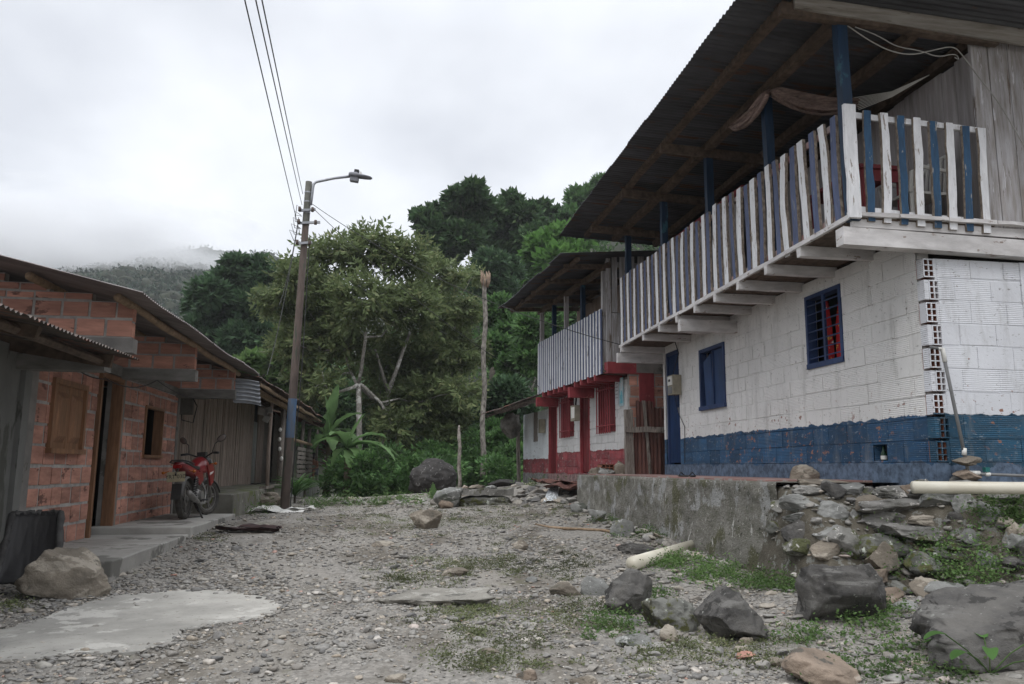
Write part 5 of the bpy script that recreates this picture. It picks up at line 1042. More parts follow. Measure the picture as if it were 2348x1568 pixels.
# ============================================================ UTILITY POLE AND WIRES
PB = onY(651.5, 1170, 17.6); PT = onY(708, 417, 17.6); pl = thing('utility_pole', 'tall leaning utility pole with faded blue band and street lamp', 'utility pole', PB)
def pp_(t): return PB+(PT-PB)*t
m_pole = mat('stained_pole', (.135, .105, .09), (.075, .058, .05), 3, (2, 2, .6), .9, .4, .004, spots=[((.06, .065, .05), 2, .6, (3, 3, .5))])
MB().tube([pp_(t)-V(0, 0, .15 if t == 0 else 0) for t in (0, .1, .3, .6, 1)], [.098, .094, .09, .08, .068], 14).build('shaft', m_pole, pl, smooth=True)
MB().tube([pp_(.21), pp_(.325)], [.0955, .0925], 14, cap=False).build('blue_band', mat('faded_blue_band', (.06, .13, .24), (.09, .10, .12), 3, (3, 3, .7)), pl, smooth=True)
MB().tube([pp_(.86), pp_(1.0)], [.078, .0715], 14, cap=False).build('pole_top', mat('grey_pole_top', (.17, .17, .15), (.1, .1, .085), 6, (1, 1, .6)), pl, smooth=True)
for t in (.90, .935, .965): MB().disc(pp_(t), PT-PB, .070, .080, .03, 14).build('steel_band', m_steel, pl)
for t, sx in ((.905, .2), (.865, .32), (.80, .18)):
    c = pp_(t); MB().beam(c+V(-.16, -.08, -.02), c+V(sx, -.1, .02), .05, .05).build('bracket', m_steel, pl)
    for q in (-.14, sx*.7): MB().tube([c+V(q, -.14, -.05), c+V(q, -.14, .05)], .03, 8).build('insulator', m_pole, pl, smooth=True)
a0, a1, a2, a3 = onY(712, 470, 17.55), onY(717, 432, 17.55), onY(725, 417, 17.55), onY(806, 404, 17.5)
arm = MB(); arm.tube([a0, onY(715, 450, 17.55), a1, onY(719, 422, 17.55), a2, a2+(a3-a2)*.5+V(0, 0, .02), a3], .03, 10); arm = arm.build('lamp_arm', m_steel, pl, smooth=True)
hd = MB(); L0, L1 = onY(800, 401, 17.5), onY(853, 409, 17.45); ax = _n(L1-L0); nn = int(14); vs = []; fs = []
prof = [(0, .05, .06), (.08, .075, .07), (.3, .085, .09), (.42, .085, .06), (.7, .085, .045), (.92, .065, .035), (1, .02, .015)]
Lh = np.linalg.norm(L1-L0); sd2 = _n(np.cross(ax, (0, 0, 1))); up2 = np.cross(sd2, ax)
for (t, wv, hv) in prof:
    for q in range(12): th = 2*math.pi*q/12; vs.append(L0+ax*Lh*t+sd2*wv*math.cos(th)*1.4+up2*hv*(math.sin(th) if math.sin(th) > 0 else math.sin(th)*.7))
for i in range(len(prof)-1): fs += [(i*12+q, i*12+(q+1) % 12, (i+1)*12+(q+1) % 12, (i+1)*12+q) for q in range(12)]
fs += [tuple(range(11, -1, -1)), tuple((len(prof)-1)*12+q for q in range(12))]
hd.add(vs, fs).build('lamp_head', mat('lamp_grey', (.22, .225, .25), (.16, .165, .18), 6, rough=.5), arm, smooth=True)
MB().obox(L0+ax*Lh*.2, ax, up2, sd2, -.06, .12, -.14, -.05, -.07, .07).build('driver_box', MATS['lamp_grey'], arm); MB().obox(L0+ax*Lh*.3, ax, up2, sd2, -.05, .05, .06, .14, -.05, .05).build('photocell', m_black, arm)
MB().obox(L0+ax*Lh*.45, ax, up2, sd2, 0, .03, .03, .10, -.05, .05).build('clip', m_white, arm)
for i in range(5): c = pp_(.9-.02*i); MB().tube([c+V(-.1, -.1, .05), c+V(-.2-.03*i, -.15, .12), c+V(-.22, -.1, -.1), c+V(-.08, -.12, -.12)], .008, 5).build('wire_loop', m_cable, pl)
WR = [((565, 0), (700, 520), .83), ((590, 0), (706, 455), .92), ((604, 0), (690, 440), .955)]
for i, ((x, y), _, t) in enumerate(WR):
    f0 = pp_(t)+V(-.10, -.1, 0); f1 = onY(x, y, 6.0); d = f1-f0; far = f0+d*2.2
    cable('power_line', 'overhead wire from the pole top to the upper left, '+['leftmost of three', 'middle of three', 'rightmost of three'][i], [f0, far], .006, .05, m_cable, 24, 'power line', 'three overhead wires rising from the pole')
cable('service_cable', 'cable from the pole through the trees to the far corner of the striped balcony', [pp_(.93)+V(.1, 0, 0), V(XB, 13.75, 3.46)], .007, .35, m_cable, 30)
cable('service_cable', 'lower cable from the pole sagging to the red house meter', [pp_(.92)+V(.1, 0, 0), rp_(4.62, -.05, 3.3), rp_(2.6, .25, 2.95)], .007, .25, m_cable, 30)
for i, (t0, xx, yy, Y1) in enumerate(((.86, 612, 860, 14.6), (.88, 640, 700, 16.0))):
    cable('drop_wire', ['slack wire from the pole down to the brick house eave', 'slack wire hanging left of the pole'][i], [pp_(t0)+V(-.15, -.1, 0), onY(xx, yy, Y1)], .007, .25, m_cable, 20)
MB().tube([pp_(.82)+V(.12, -.12, 0), pp_(.45)+V(.16, -.13, 0), pp_(.0)+V(.13, -.12, 0)], .012, 6).build('down_conductor', m_cable, pl)
# ============================================================ MOTORCYCLE
m_tyre = mat('dusty_tyre', (.085, .078, .068), (.045, .042, .038), 12, rough=.9, bump=.5)
m_fend = mat('dusty_grey_mudguard', (.15, .145, .135), (.10, .095, .09), 8, rough=.6, bump=.2)
m_mred = mat('red_motorcycle_paint', (.25, .016, .02), (.17, .014, .017), 5, rough=.28, bump=0, spec=.6, var=.1)
m_alu = mat('dusty_alloy', (.26, .25, .235), (.16, .155, .145), 10, rough=.5, metal=.5, bump=.3)
m_blk = mat('satin_black', (.022, .022, .023), (.035, .034, .032), 9, rough=.45, bump=.2)
mc = thing('motorcycle', 'dusty red motorcycle parked on the concrete step by the brick wall', 'motorcycle', (0, 0, 0))
def wheel(parent, y, x=0., st=0., rw=.055, R0=.305, nm='wheel'):
    c = V(x, y, .305); ax = V(math.cos(st), -math.sin(st), 0)*1.0; a = _n(ax); fw = np.cross((0, 0, 1), a)
    t = MB(); n_ = 40; prof = [(-.8, .74), (-1, .86), (-.75, .97), (0, 1), (.75, .97), (1, .86), (.8, .74)]; vs = []; fs = []
    for i in range(n_):
        th = 2*math.pi*i/n_; e = fw*math.cos(th)+V(0, 0, 1)*math.sin(th); kn = .012 if i % 2 else 0
        for (u, v) in prof: vs.append(c+a*u*rw+e*(R0*v-(kn if v > .95 else 0)))
    k = len(prof); fs = [(i*k+j, ((i+1) % n_)*k+j, ((i+1) % n_)*k+(j+1) % k, i*k+(j+1) % k) for i in range(n_) for j in range(k)]
    w = t.add(vs, fs).build(nm, m_tyre, parent); r = MB(); r.disc(c, a, R0*.66, R0*.76, rw*1.1, 30); r.disc(c, a, .0, .035, rw*2.2, 14)
    r.build('rim', m_alu, w, smooth=False); s = MB()
    for i in range(5 if True else 0):
        th = 2*math.pi*i/5; e = fw*math.cos(th)+V(0, 0, 1)*math.sin(th); e2 = fw*math.cos(th+.22)+V(0, 0, 1)*math.sin(th+.22); s.beam(c+e*.02, c+e*R0*.68, .03, .022, up=a); s.beam(c+e*.02, c+e2*R0*.68, .018, .022, up=a)
    s.disc(c+a*rw*.6, a, .05, .10, .006, 20); s.build('spokes', m_alu, w); return w
def fender(c, R, a0, a1, wd, parent, nm, ax=(1, 0, 0), m_=None):
    vs = []; fs = []; n_ = 14; a = _n(np.asarray(ax, float)); fw = np.cross((0, 0, 1), a)
    for i in range(n_+1):
        th = math.radians(a0+(a1-a0)*i/n_); e = fw*math.cos(th)+V(0, 0, 1)*math.sin(th)
        for q in range(7): u = q/6*2-1; vs.append(np.asarray(c)+a*u*wd+e*(R-.035*u*u*u*u))
    fs = [(i*7+j, (i+1)*7+j, (i+1)*7+j+1, i*7+j+1) for i in range(n_) for j in range(6)]
    o = MB().add(vs, fs).build(nm, m_ or m_fend, parent, smooth=True); q = o.modifiers.new('t', 'SOLIDIFY'); q.thickness = .006; return o
ST = -math.radians(24); FY = 1.24; FX = .0
wheel(mc, 0, nm='rear_wheel'); wheel(mc, FY, FX, -ST, .045, .305, 'front_wheel')
fax = V(math.cos(-ST), -math.sin(-ST), 0)
fender((0, 0, .31), .37, 20, 170, .085, mc, 'rear_mudguard'); fender((FX, FY, .305), .335, 10, 150, .06, mc, 'front_mudguard', fax)
# hanging rear flap
MB().beam((0, -.335, .56), (0, -.42, .33), .15, .012, up=(0, 1, 0), seg=4).build('mud_flap', m_blk, mc)
# fork, steering
hd_ = V(0, .98, .92); 
f_ = MB()
for s_ in (-1, 1): f_.tube([V(FX, FY, .305)+fax*.085*s_, V(FX, FY, .305)+fax*.085*s_+V(0, -.13, .34), hd_+fax*.075*s_], [.026, .024, .018], 10)
f_.build('fork', m_alu, mc, smooth=True)
h = MB(); h.tube([hd_+fax*-.37+V(0, -.16, .12), hd_+fax*-.25+V(0, -.10, .13), hd_+fax*-.08+V(0, 0, .07), hd_+fax*.08+V(0, 0, .07), hd_+fax*.25+V(0, -.10, .13), hd_+fax*.37+V(0, -.16, .12)], .013, 8); hb_ = h.build('handlebar', m_blk, mc, smooth=True)
for s_ in (-1, 1):
    MB().tube([hd_+fax*.26*s_+V(0, -.105, .13), hd_+fax*.385*s_+V(0, -.165, .12)], .02, 8).build('grip', m_blk, hb_, smooth=True)
    MB().tube([hd_+fax*.25*s_+V(0, -.06, .13), hd_+fax*.38*s_+V(0, -.09, .115)], .008, 6).build('lever', m_alu, hb_, smooth=True)
    mr = MB().tube([hd_+fax*.24*s_+V(0, -.09, .14), hd_+fax*.27*s_+V(0, -.02, .28), hd_+fax*.36*s_+V(0, .0, .34)], .007, 6).build('mirror', m_blk, hb_, smooth=True)
    c = hd_+fax*.40*s_+V(0, .01, .37); MB().ell(c, (.09, .022, .055), 14, 8, np.array(Matrix.Rotation(ST+.2*s_, 3, 'Z') @ Matrix.Rotation(-.45*s_, 3, 'Y'))).build('mirror_head', m_blk, mr, smooth=True)
    MB().ell(c+V(0, -.014, 0), (.078, .012, .045), 14, 8, np.array(Matrix.Rotation(ST+.2*s_, 3, 'Z') @ Matrix.Rotation(-.45*s_, 3, 'Y'))).build('mirror_glass', mat('mirror_glass', (.20, .17, .15), (.16, .14, .13), 3, rough=.15, bump=0), mr, smooth=True)
MB().ell(hd_+V(.02, .14, -.02), (.10, .10, .10), 14, 10).build('headlight', m_blk, mc, smooth=True); MB().ell(hd_+V(.03, .215, -.02), (.078, .04, .078), 14, 10).build('lens', mat('headlamp_lens', (.5, .5, .5), (.4, .4, .4), 4, rough=.1, bump=0), mc, smooth=True)
MB().box(-.07, .07, .93, 1.05, .96, 1.07).build('instrument', m_blk, mc)
for s_ in (-1, 1): MB().tube([hd_+V(.08*s_, .12, -.05), hd_+V(.18*s_, .13, -.05)], .012, 6).ell(hd_+V(.19*s_, .12, -.05), (.03, .035, .025), 10, 6).build('indicator', mat('amber_lens', (.45, .14, .02), (.35, .1, .02), 6, rough=.3, bump=0), mc, smooth=True)
# body: lofted tank, side panels, tail
def loft(secs, n, name, m_, par, pw=.8):
    vs = []; fs = []
    for (y, z, wx, hz, e) in secs:
        for q in range(n): th = 2*math.pi*q/n; cx_, sx_ = math.cos(th), math.sin(th); vs.append((wx*math.copysign(abs(cx_)**pw, cx_), y, z+hz*math.copysign(abs(sx_)**pw, sx_)+e*abs(cx_)))
    k = len(secs); fs = [(i*n+q, i*n+(q+1) % n, (i+1)*n+(q+1) % n, (i+1)*n+q) for i in range(k-1) for q in range(n)]+[tuple(range(n-1, -1, -1)), tuple((k-1)*n+q for q in range(n))]
    return MB().add(vs, fs).build(name, m_, par, smooth=True)
tk = loft([(.50, .78, .05, .05, 0), (.56, .80, .11, .08, -.01), (.68, .83, .155, .12, -.03), (.82, .86, .165, .14, -.05), (.93, .85, .13, .12, -.05), (1.0, .84, .06, .07, 0)], 18, 'fuel_tank', m_mred, mc)
for s_ in (-1, 1):
    MB().prism([(.66, .84), (.98, .86), (1.10, .74), (1.0, .55), (.86, .50), (.80, .66)], V(s_*.15, 0, 0), (0, 1, 0), (0, 0, 1), (s_*1.0, 0, 0), .03).build('shroud', m_mred, mc)
    MB().prism([(.12, .70), (.56, .74), (.62, .60), (.42, .52)], V(s_*.10, 0, 0), (0, 1, 0), (0, 0, 1), (s_*1.0, 0, 0), .03).build('side_panel', m_mred, mc)
    MB().tube([V(s_*.12, .06, .02+.29), V(s_*.13, .22, .66)], .018, 8).build('shock_rod', m_alu, mc)
    sp = [V(s_*.135+.032*math.cos(t*1.0), .08+.13*t/44, .36+.27*t/44)+V(0, .03*math.sin(t*1.0), 0) for t in np.arange(0, 44, .6)]; MB().tube(sp, .009, 6).build('shock_spring', m_blk, mc, smooth=True)
    MB().tube([V(s_*.15, -.26, .76), V(s_*.21, -.27, .74)], .01, 6).ell(V(s_*.23, -.27, .74), (.03, .04, .026), 10, 6).build('indicator', MATS['amber_lens'], mc, smooth=True)
# white lettering stroke on the shroud
for k in range(4): MB().obox(V(.1825, .80+.045*k, .70+.012*k), (0, 1, .25), (0, -.2, 1), (1, 0, 0), 0, .032, 0, .028, 0, .002).build('decal', m_white, mc) if False else None
lt_ = bpy.data.curves.new('lettering', 'FONT'); lt_.body = 'DISCOVER'[:0] or 'XIII'; 
s = MB()
for k, (a, b2) in enumerate((((0, 0), (.015, .04)), ((.015, .04), (.03, 0)), ((.035, 0), (.05, .035)), ((.06, 0), (.06, .035)), ((.075, 0), (.09, .035)), ((.09, .035), (.10, 0)), ((.115, .0), (.13, .03)))): s.beam(V(.183, .80+a[0]*1.5, .675+a[1]+a[0]*.3), V(.183, .80+b2[0]*1.5, .675+b2[1]+b2[0]*.3), .006, .006, up=(1, 0, 0))
s.build('decal', m_white, mc)
loft([(-.34, .86, .03, .02, 0), (-.28, .85, .085, .05, 0), (-.1, .80, .12, .07, 0), (.15, .74, .13, .085, 0), (.42, .70, .12, .09, 0), (.55, .70, .06, .06, 0)], 16, 'tail', m_mred, mc)
loft([(-.30, .885, .04, .018, 0), (-.2, .885, .10, .03, 0), (.0, .855, .12, .035, 0), (.2, .81, .12, .035, 0), (.4, .79, .13, .035, 0), (.56, .81, .09, .03, 0)], 16, 'seat', m_blk, mc)
MB().tube([(-.13, .1, .86), (-.14, -.25, .90), (-.08, -.36, .92), (.08, -.36, .92), (.14, -.25, .90), (.13, .1, .86)], .012, 7).build('grab_rail', m_blk, mc, smooth=True)
MB().box(-.06, .06, -.37, -.33, .80, .85).build('tail_light', mat('red_lens', (.3, .01, .01), (.25, .01, .01), 5, rough=.2, bump=0), mc)
# frame, engine, exhaust, stand
f_ = MB(); f_.tube([(0, .97, .86), (0, .80, .42), (0, .62, .28), (0, .36, .28)], .022, 8); f_.tube([(0, .97, .86), (0, .5, .74), (0, .3, .62), (0, .34, .3)], .02, 8); f_.build('frame', m_blk, mc, smooth=True)
for s_ in (-1, 1): MB().tube([(s_*.10, 0, .305), (s_*.10, .36, .33)], .02, 8).build('swingarm', m_alu, mc, smooth=True)
e = MB(); e.ell((0, .52, .36), (.13, .17, .12), 14, 10); e.tube([(0, .58, .42), (0, .68, .62)], .075, 12)
for i in range(6): e.disc(V(0, .585+.015*i, .45+.03*i), V(0, .3, 1), .0, .10, .008, 14)
e.disc((.12, .5, .34), (1, 0, 0), 0, .09, .05, 18); e.disc((-.12, .5, .34), (1, 0, 0), 0, .09, .05, 18); e.build('engine', m_alu, mc, smooth=False)
MB().tube([(.06, .72, .58), (.09, .86, .42), (.12, .70, .22), (.15, .35, .22), (.16, .16, .27)], .02, 8).tube([(.16, .2, .26), (.17, -.1, .33), (.175, -.36, .42)], [.03, .05, .045], 12).build('exhaust', m_alu, mc, smooth=True)
MB().beam((-.12, .0, .27), (-.12, .48, .33), .02, .10).build('chain_guard', m_blk, mc)
MB().tube([(.05, .42, .26), (.19, .30, .02), (.21, .26, .0)], .014, 7).tube([(-.05, .42, .26), (-.19, .34, .02)], .014, 7).tube([(.19, .30, .02), (-.19, .34, .02)], .01, 6).build('stand', m_blk, mc, smooth=True)
for s_ in (-1, 1): MB().tube([(s_*.1, .45, .28), (s_*.25, .45, .28)], .014, 8).build('footrest', m_blk, mc, smooth=True)
MB().beam((0, -.30, .80), (0, -.42, .70), .04, .02, up=(1, 0, 0)).build('plate_bracket', m_blk, mc)
np_ = MB().obox(V(0, -.405, .67), (1, 0, 0), (0, .12, 1), (0, -1, 0), -.135, .135, -.075, .075, 0, .004).build('number_plate', mat('dirty_cream_plate', (.42, .37, .24), (.32, .28, .19), 9, bump=.1), mc)
lt_.body = 'YRT 03D'; lt_.size = .082; lt_.align_x = 'CENTER'; lt_.align_y = 'CENTER'; lt_.extrude = .001; tmp = bpy.data.objects.new('tmp', lt_); COL.objects.link(tmp)
dg = bpy.context.evaluated_depsgraph_get(); me = bpy.data.meshes.new_from_object(tmp.evaluated_get(dg)); bpy.data.objects.remove(tmp); bpy.data.curves.remove(lt_)
me.transform(Matrix.Translation((0, -.4105, .67)) @ Matrix.Rotation(math.radians(90-6.8), 4, 'X')); me.materials.clear(); me.materials.append(m_blk); me.name = 'plate_lettering'; link('plate_lettering', me, np_)
BIKE = (-3.06, 13.2, .42)
local(mc); mc.matrix_basis = Matrix.Translation(Vector((BIKE))) @ Matrix.Rotation(math.radians(-3.5), 4, 'Z') @ Matrix.Rotation(math.radians(-3.5), 4, 'Y') @ Matrix.Scale(.98, 4)

# ============================================================ PERSON on the porch edge
pr = thing('person', 'seated person in pale green sleeveless top and grey shorts bending over handwork', 'person', (0, 0, 0))
m_skin = mat('skin', (.27, .135, .085), (.22, .11, .07), 10, rough=.6, bump=.1, var=.08); m_hair = mat('black_hair', (.012, .01, .009), (.02, .016, .014), 20, (3, 3, 1), .6, .5)
m_top = mat('pale_green_cloth', (.26, .32, .24), (.20, .25, .19), 8, bump=.3); m_short = mat('grey_shorts_cloth', (.22, .22, .25), (.16, .16, .19), 8, bump=.3)
def skin(name, J, E_, m_, par, sub=2, root=0):
    me = bpy.data.meshes.new(name); me.from_pydata([j[:3] for j in J], E_, []); me.materials.append(m_); o = link(name, me, par); o.modifiers.new('skin', 'SKIN'); q = o.modifiers.new('sub', 'SUBSURF'); q.levels = q.render_levels = sub
    sv = me.skin_vertices[0].data if me.skin_vertices else None
    if sv is None:
        bm = bmesh.new(); bm.from_mesh(me); L = bm.verts.layers.skin.verify(); 
        bm.verts.ensure_lookup_table()
        for i, v in enumerate(bm.verts): v[L].radius = (J[i][3], J[i][3] if len(J[i]) < 5 else J[i][4]); v[L].use_root = i == root
        bm.to_mesh(me); bm.free()
    else:
        for i in range(len(J)): sv[i].radius = (J[i][3], J[i][3]); sv[i].use_root = i == root
    for p in me.polygons: p.use_smooth = True
    q = o.modifiers['skin']; q.use_smooth_shade = True; return o
J = [(0, 0, .44, .12), (0, -.02, .60, .105), (0, -.07, .78, .125), (0, -.09, .90, .055), (0, -.12, .97, .075), (0, -.15, 1.07, .085), (0, -.15, 1.13, .05)]; E_ = [(0, 1), (1, 2), (2, 3), (3, 4), (4, 5), (5, 6)]
for s_ in (-1, 1):
    b_ = len(J); J += [(s_*.16, -.06, .84, .055), (s_*.21, -.10, .60, .040), (s_*.10, -.30, .56, .030), (s_*.05, -.36, .56, .026)]; E_ += [(2, b_), (b_, b_+1), (b_+1, b_+2), (b_+2, b_+3)]
    for k in range(5): h0 = len(J); dx = (k-2)*.013; J += [(s_*.05+dx, -.38, .555, .009), (s_*.04+dx*1.2, -.41-.006*(k == 2), .545, .008), (s_*.035+dx*1.2, -.425, .525, .007)]; E_ += [(b_+3, h0), (h0, h0+1), (h0+1, h0+2)]
    b_ = len(J); J += [(s_*.10, -.06, .42, .085), (s_*.13, -.42, .46, .060), (s_*.12, -.40, .22, .048), (s_*.12, -.40, .06, .036), (s_*.13, -.52, .03, .030)]; E_ += [(0, b_), (b_, b_+1), (b_+1, b_+2), (b_+2, b_+3), (b_+3, b_+4)]
body = skin('body', J, E_, m_skin, pr)
MB().ell((0, -.125, 1.05), (.095, .11, .115), 14, 10).ell((0, -.04, 1.17), (.075, .075, .065), 12, 8).build('hair', m_hair, pr, smooth=True)
fc = MB(); fc.ell((0, -.232, 1.03), (.014, .02, .02), 8, 6)
for s_ in (-1, 1): fc.ell((s_*.085, -.14, 1.04), (.012, .02, .03), 8, 6)
fc.build('face_features', m_skin, pr, smooth=True); MB().ell((-.03, -.228, 1.06), (.012, .008, .006), 8, 6).ell((.03, -.228, 1.06), (.012, .008, .006), 8, 6).ell((0, -.225, .99), (.022, .008, .005), 8, 6).build('eyes_and_mouth', m_hair, pr)
skin('top', [(0, 0, .46, .135), (0, -.025, .60, .12), (0, -.07, .76, .14), (-.10, -.065, .85, .055), (.10, -.065, .85, .055)], [(0, 1), (1, 2), (2, 3), (2, 4)], m_top, pr)
skin('shorts', [(0, 0, .44, .15), (-.10, -.08, .42, .105), (-.13, -.34, .45, .085), (.10, -.08, .42, .105), (.13, -.34, .45, .085)], [(0, 1), (1, 2), (0, 3), (3, 4)], m_short, pr)
local(pr); qp = onY(717, 1110, 31.6); pr.matrix_basis = Matrix.Translation(Vector((qp[0], 31.6, .66))) @ Matrix.Rotation(math.radians(-12), 4, 'Z') @ Matrix.Scale(.9, 4)
stl = thing('stool', 'low wooden stool under the seated person', 'stool', (0, 0, 0)); MB().box(-.17, .17, -.15, .17, .22, .255).build('seat', m_oldwood, stl)
for a in (-1, 1):
    for b2 in (-1, 1): MB().beam((a*.15, b2*.13, 0), (a*.13, b2*.11, .22), .03, .03, up=(0, 1, 0)).build('leg', m_oldwood, stl)
local(stl); stl.matrix_basis = Matrix.Translation(Vector((qp[0], 31.62, .66)))
# ============================================================ VEGETATION
L_olive = leaf_mat('olive_leaves', (.082, .112, .046), (.122, .158, .068), (.20, .21, .10), .35)
L_dark = leaf_mat('dark_green_leaves', (0.031, 0.063, 0.028), (0.056, 0.105, 0.042), (0.091, 0.140, 0.056), .25)
L_mid = leaf_mat('mid_green_leaves', (0.041, 0.088, 0.030), (0.074, 0.149, 0.047), (0.121, 0.203, 0.068), .3)
L_blue = leaf_mat('blue_green_leaves', (.036, .070, .038), (.06, .108, .052), (.09, .145, .07), .25)
L_bright = leaf_mat('bright_green_leaves', (0.054, 0.120, 0.030), (0.096, 0.204, 0.048), (0.144, 0.264, 0.072), .35)
L_far = leaf_mat('distant_leaves', (.018, .036, .022), (.03, .052, .03), (.04, .062, .034), .05)
L_weed = leaf_mat('weed_leaves', (.07, .12, .04), (.10, .17, .055), (.16, .20, .09), .35)
L_dry = leaf_mat('dull_weed_leaves', (0.084, 0.102, 0.042), (0.120, 0.138, 0.066), (0.168, 0.156, 0.096), .2)
m_bark = mat('grey_bark', (.30, .28, .25), (.13, .12, .105), 8, (3, 3, 1), .9, .6, .006, spots=[((.42, .41, .38), 3, .6, (1, 1, 1))])
m_barkd = mat('dark_bark', (.12, .105, .085), (.06, .053, .043), 8, (3, 3, 1), .9, .6, .006)
def crown_blobs(lst, Y, sq=.85, dj=1.5):
    out = []
    for (px, py, r, *dy) in lst:
        yy = Y+(dy[0] if dy else RNG.normal(0, dj)); p = onY(px, py, yy); R = r/F*yy; out.append((p[0], p[1], p[2], R, R, R*sq))
    return out
def make_tree(label, base, blobs, leafm, n_clump, per, size, barkm=m_bark, tr=.14, forks=None, name='tree', group=None, sprig=False, asp=.4, rc=.24, fill=.68, cat='tree', core=True):
    t = thing(name, label, cat, base, group=group); P, A = clump_points(blobs, n_clump, per, rc, .3, fill)
    S = size*RNG.uniform(.4, 1.6, len(P)); v, f = (sprigs(P, A, S, 3, asp) if sprig else leaves(P, A, S, asp))
    link('crown', np_mesh('crown', v, f, leafm), t)
    mb = MB(); B = np.array(base); bl = np.array(blobs); top = bl[np.argmax(bl[:, 2])]; cen = bl[:, :3].mean(0)
    fk = V(*(forks if forks is not None else (cen[0]*.6+B[0]*.4, cen[1]*.5+B[1]*.5, B[2]+(bl[:, 2].min()-B[2])*.75+.3)))
    mb.tube([B-V(0, 0, .3), B*.6+fk*.4+RNG.normal(0, .08, 3), fk], [tr*1.2, tr*.95, tr*.75], 9, jit=.05)
    nodes = [(fk, tr*.75, 0)]; order = sorted(range(len(bl)), key=lambda q: np.linalg.norm(bl[q, :3]-fk))
    for q in order:
        tgt = bl[q, :3]; k = min(range(len(nodes)), key=lambda w_: np.linalg.norm(nodes[w_][0]-tgt)*(1+.25*nodes[w_][2])+.35*max(0, nodes[w_][0][2]-tgt[2])); p0, r0, dp = nodes[k]
        mid = p0*.5+tgt*.5+RNG.normal(0, .16, 3)*bl[q, 3]; mid[2] += .12*abs(tgt[2]-p0[2])-.1; r1 = max(.018, r0*.58); mb.tube([p0, p0*.75+mid*.25+RNG.normal(0, .04, 3), mid, (mid+tgt)/2+RNG.normal(0, .06, 3), tgt], [r0*.8, r0*.7, (r0+r1)*.38, r1*.9, r1*.7], 6, jit=.04); nodes += [(mid, (r0+r1)*.4, dp+.5), (tgt, r1, dp+1)]
        for _ in range(5): e = tgt+unit(RNG.normal(size=3)+V(0, 0, .3))*bl[q, 3]*.9; mb.tube([tgt*.9+mid*.1, e*.5+tgt*.5+RNG.normal(0, .06, 3), e], [r1*.5, r1*.3, r1*.12], 4)
    mb.build('trunk', barkm, t, smooth=True); return t
g0 = lambda px, py, Y: tuple(onY(px, py, Y))
# the olive-leaved tree in the middle
ct = crown_blobs([(760, 600, 72), (850, 575, 70), (930, 600, 68), (680, 650, 62), (1000, 640, 58), (640, 690, 42), (720, 720, 80), (830, 690, 88), (930, 720, 88), (1040, 720, 62), (1078, 640, 28), (680, 790, 55), (790, 800, 75), (900, 830, 78), (1010, 820, 78), (960, 920, 66), (1060, 900, 42), (1010, 990, 46), (870, 920, 46), (700, 880, 40), (940, 1035, 36), (1040, 960, 40), (900, 980, 40), (985, 1050, 30), (960, 860, 50), (740, 880, 40), (1000, 900, 50), (1075, 800, 40)], 31.5, .8, 1.3); ct = [(a, b, c, R*.82, R*.82, S*.82) for a, b, c, R, _, S in ct]
make_tree('broad olive-green tree with pale forked trunk standing at the end of the street', g0(838, 1135, 30), ct, L_olive, 1350, 6, .44, m_bark, .13, forks=onY(822, 880, 30.3), sprig=True, rc=.24, fill=.8)
mb = MB(); mb.tube([onY(884, 1100, 31.5), onY(882, 1000, 31.3), onY(890, 900, 31.3), onY(940, 760, 31)], [.14, .12, .1, .05], 8, jit=.05); mb.tube([onY(890, 900, 31.3), onY(860, 800, 31)], [.08, .04], 7)
mb.build('slender_tree', m_bark, label='second pale slender trunk right of the forked one', category='tree', smooth=True)
make_tree('tall dark spreading tree rising highest behind the olive-green tree', g0(1050, 900, 60), crown_blobs([(1085, 432, 24), (1045, 450, 26), (1098, 462, 30), (1015, 488, 34), (972, 498, 24), (1060, 500, 42), (955, 492, 14), (1000, 530, 42), (1060, 545, 46), (1010, 580, 42), (1100, 520, 30)], 60, .62), L_dark, 820, 18, .48, m_barkd, .16, rc=.22, asp=.5)
make_tree('dense dark tree with flat top right of the tallest tree', g0(1170, 900, 64), crown_blobs([(1170, 470, 34), (1135, 492, 36), (1205, 500, 40), (1150, 540, 52), (1220, 552, 46), (1180, 600, 48), (1130, 590, 42), (1215, 610, 36)], 64, .72), L_dark, 820, 18, .48, m_barkd, .16, rc=.22, asp=.5)
make_tree('thin-leaved dark tree with sky showing through on the skyline', g0(1262, 850, 70), crown_blobs([(1238, 480, 26), (1268, 492, 24), (1292, 505, 20), (1240, 520, 22), (1270, 540, 25)], 70, .6), L_dark, 170, 16, .55, m_barkd, .22, rc=.25, asp=.7)
make_tree('blue-green rounded tree below the flat-topped one', g0(1130, 950, 52), crown_blobs([(1128, 605, 38), (1105, 645, 40), (1150, 665, 38), (1170, 620, 28), (1120, 700, 36)], 52, .85), L_blue, 500, 20, .38, m_barkd, .2, asp=.3)
make_tree('bright green big-leaved tree left of the roofs', g0(1250, 900, 58), crown_blobs([(1240, 570, 36), (1285, 545, 32), (1305, 575, 28), (1228, 612, 32), (1195, 648, 26), (1275, 600, 40), (1330, 540, 26)], 58, .8), L_bright, 330, 14, .6, m_bark, .22, asp=.6)
make_tree('grey-green tree on the slope above the blue house roof', g0(1350, 850, 78), crown_blobs([(1340, 462, 42), (1382, 430, 28), (1312, 502, 32), (1405, 480, 52), (1360, 520, 40)], 78, .8), L_mid, 420, 18, .6, m_bark, .25, asp=.5)
make_tree('large layered dark green tree at the left end of the forest', g0(545, 950, 52), crown_blobs([(540, 648, 52), (482, 676, 44), (600, 632, 40), (510, 722, 56), (590, 702, 55), (468, 752, 42), (560, 780, 58), (612, 775, 38), (540, 604, 24), (588, 602, 20), (452, 702, 28), (500, 640, 22), (520, 830, 50)], 52, .62), L_blue, 1200, 20, .42, m_barkd, .16, rc=.22, asp=.45)
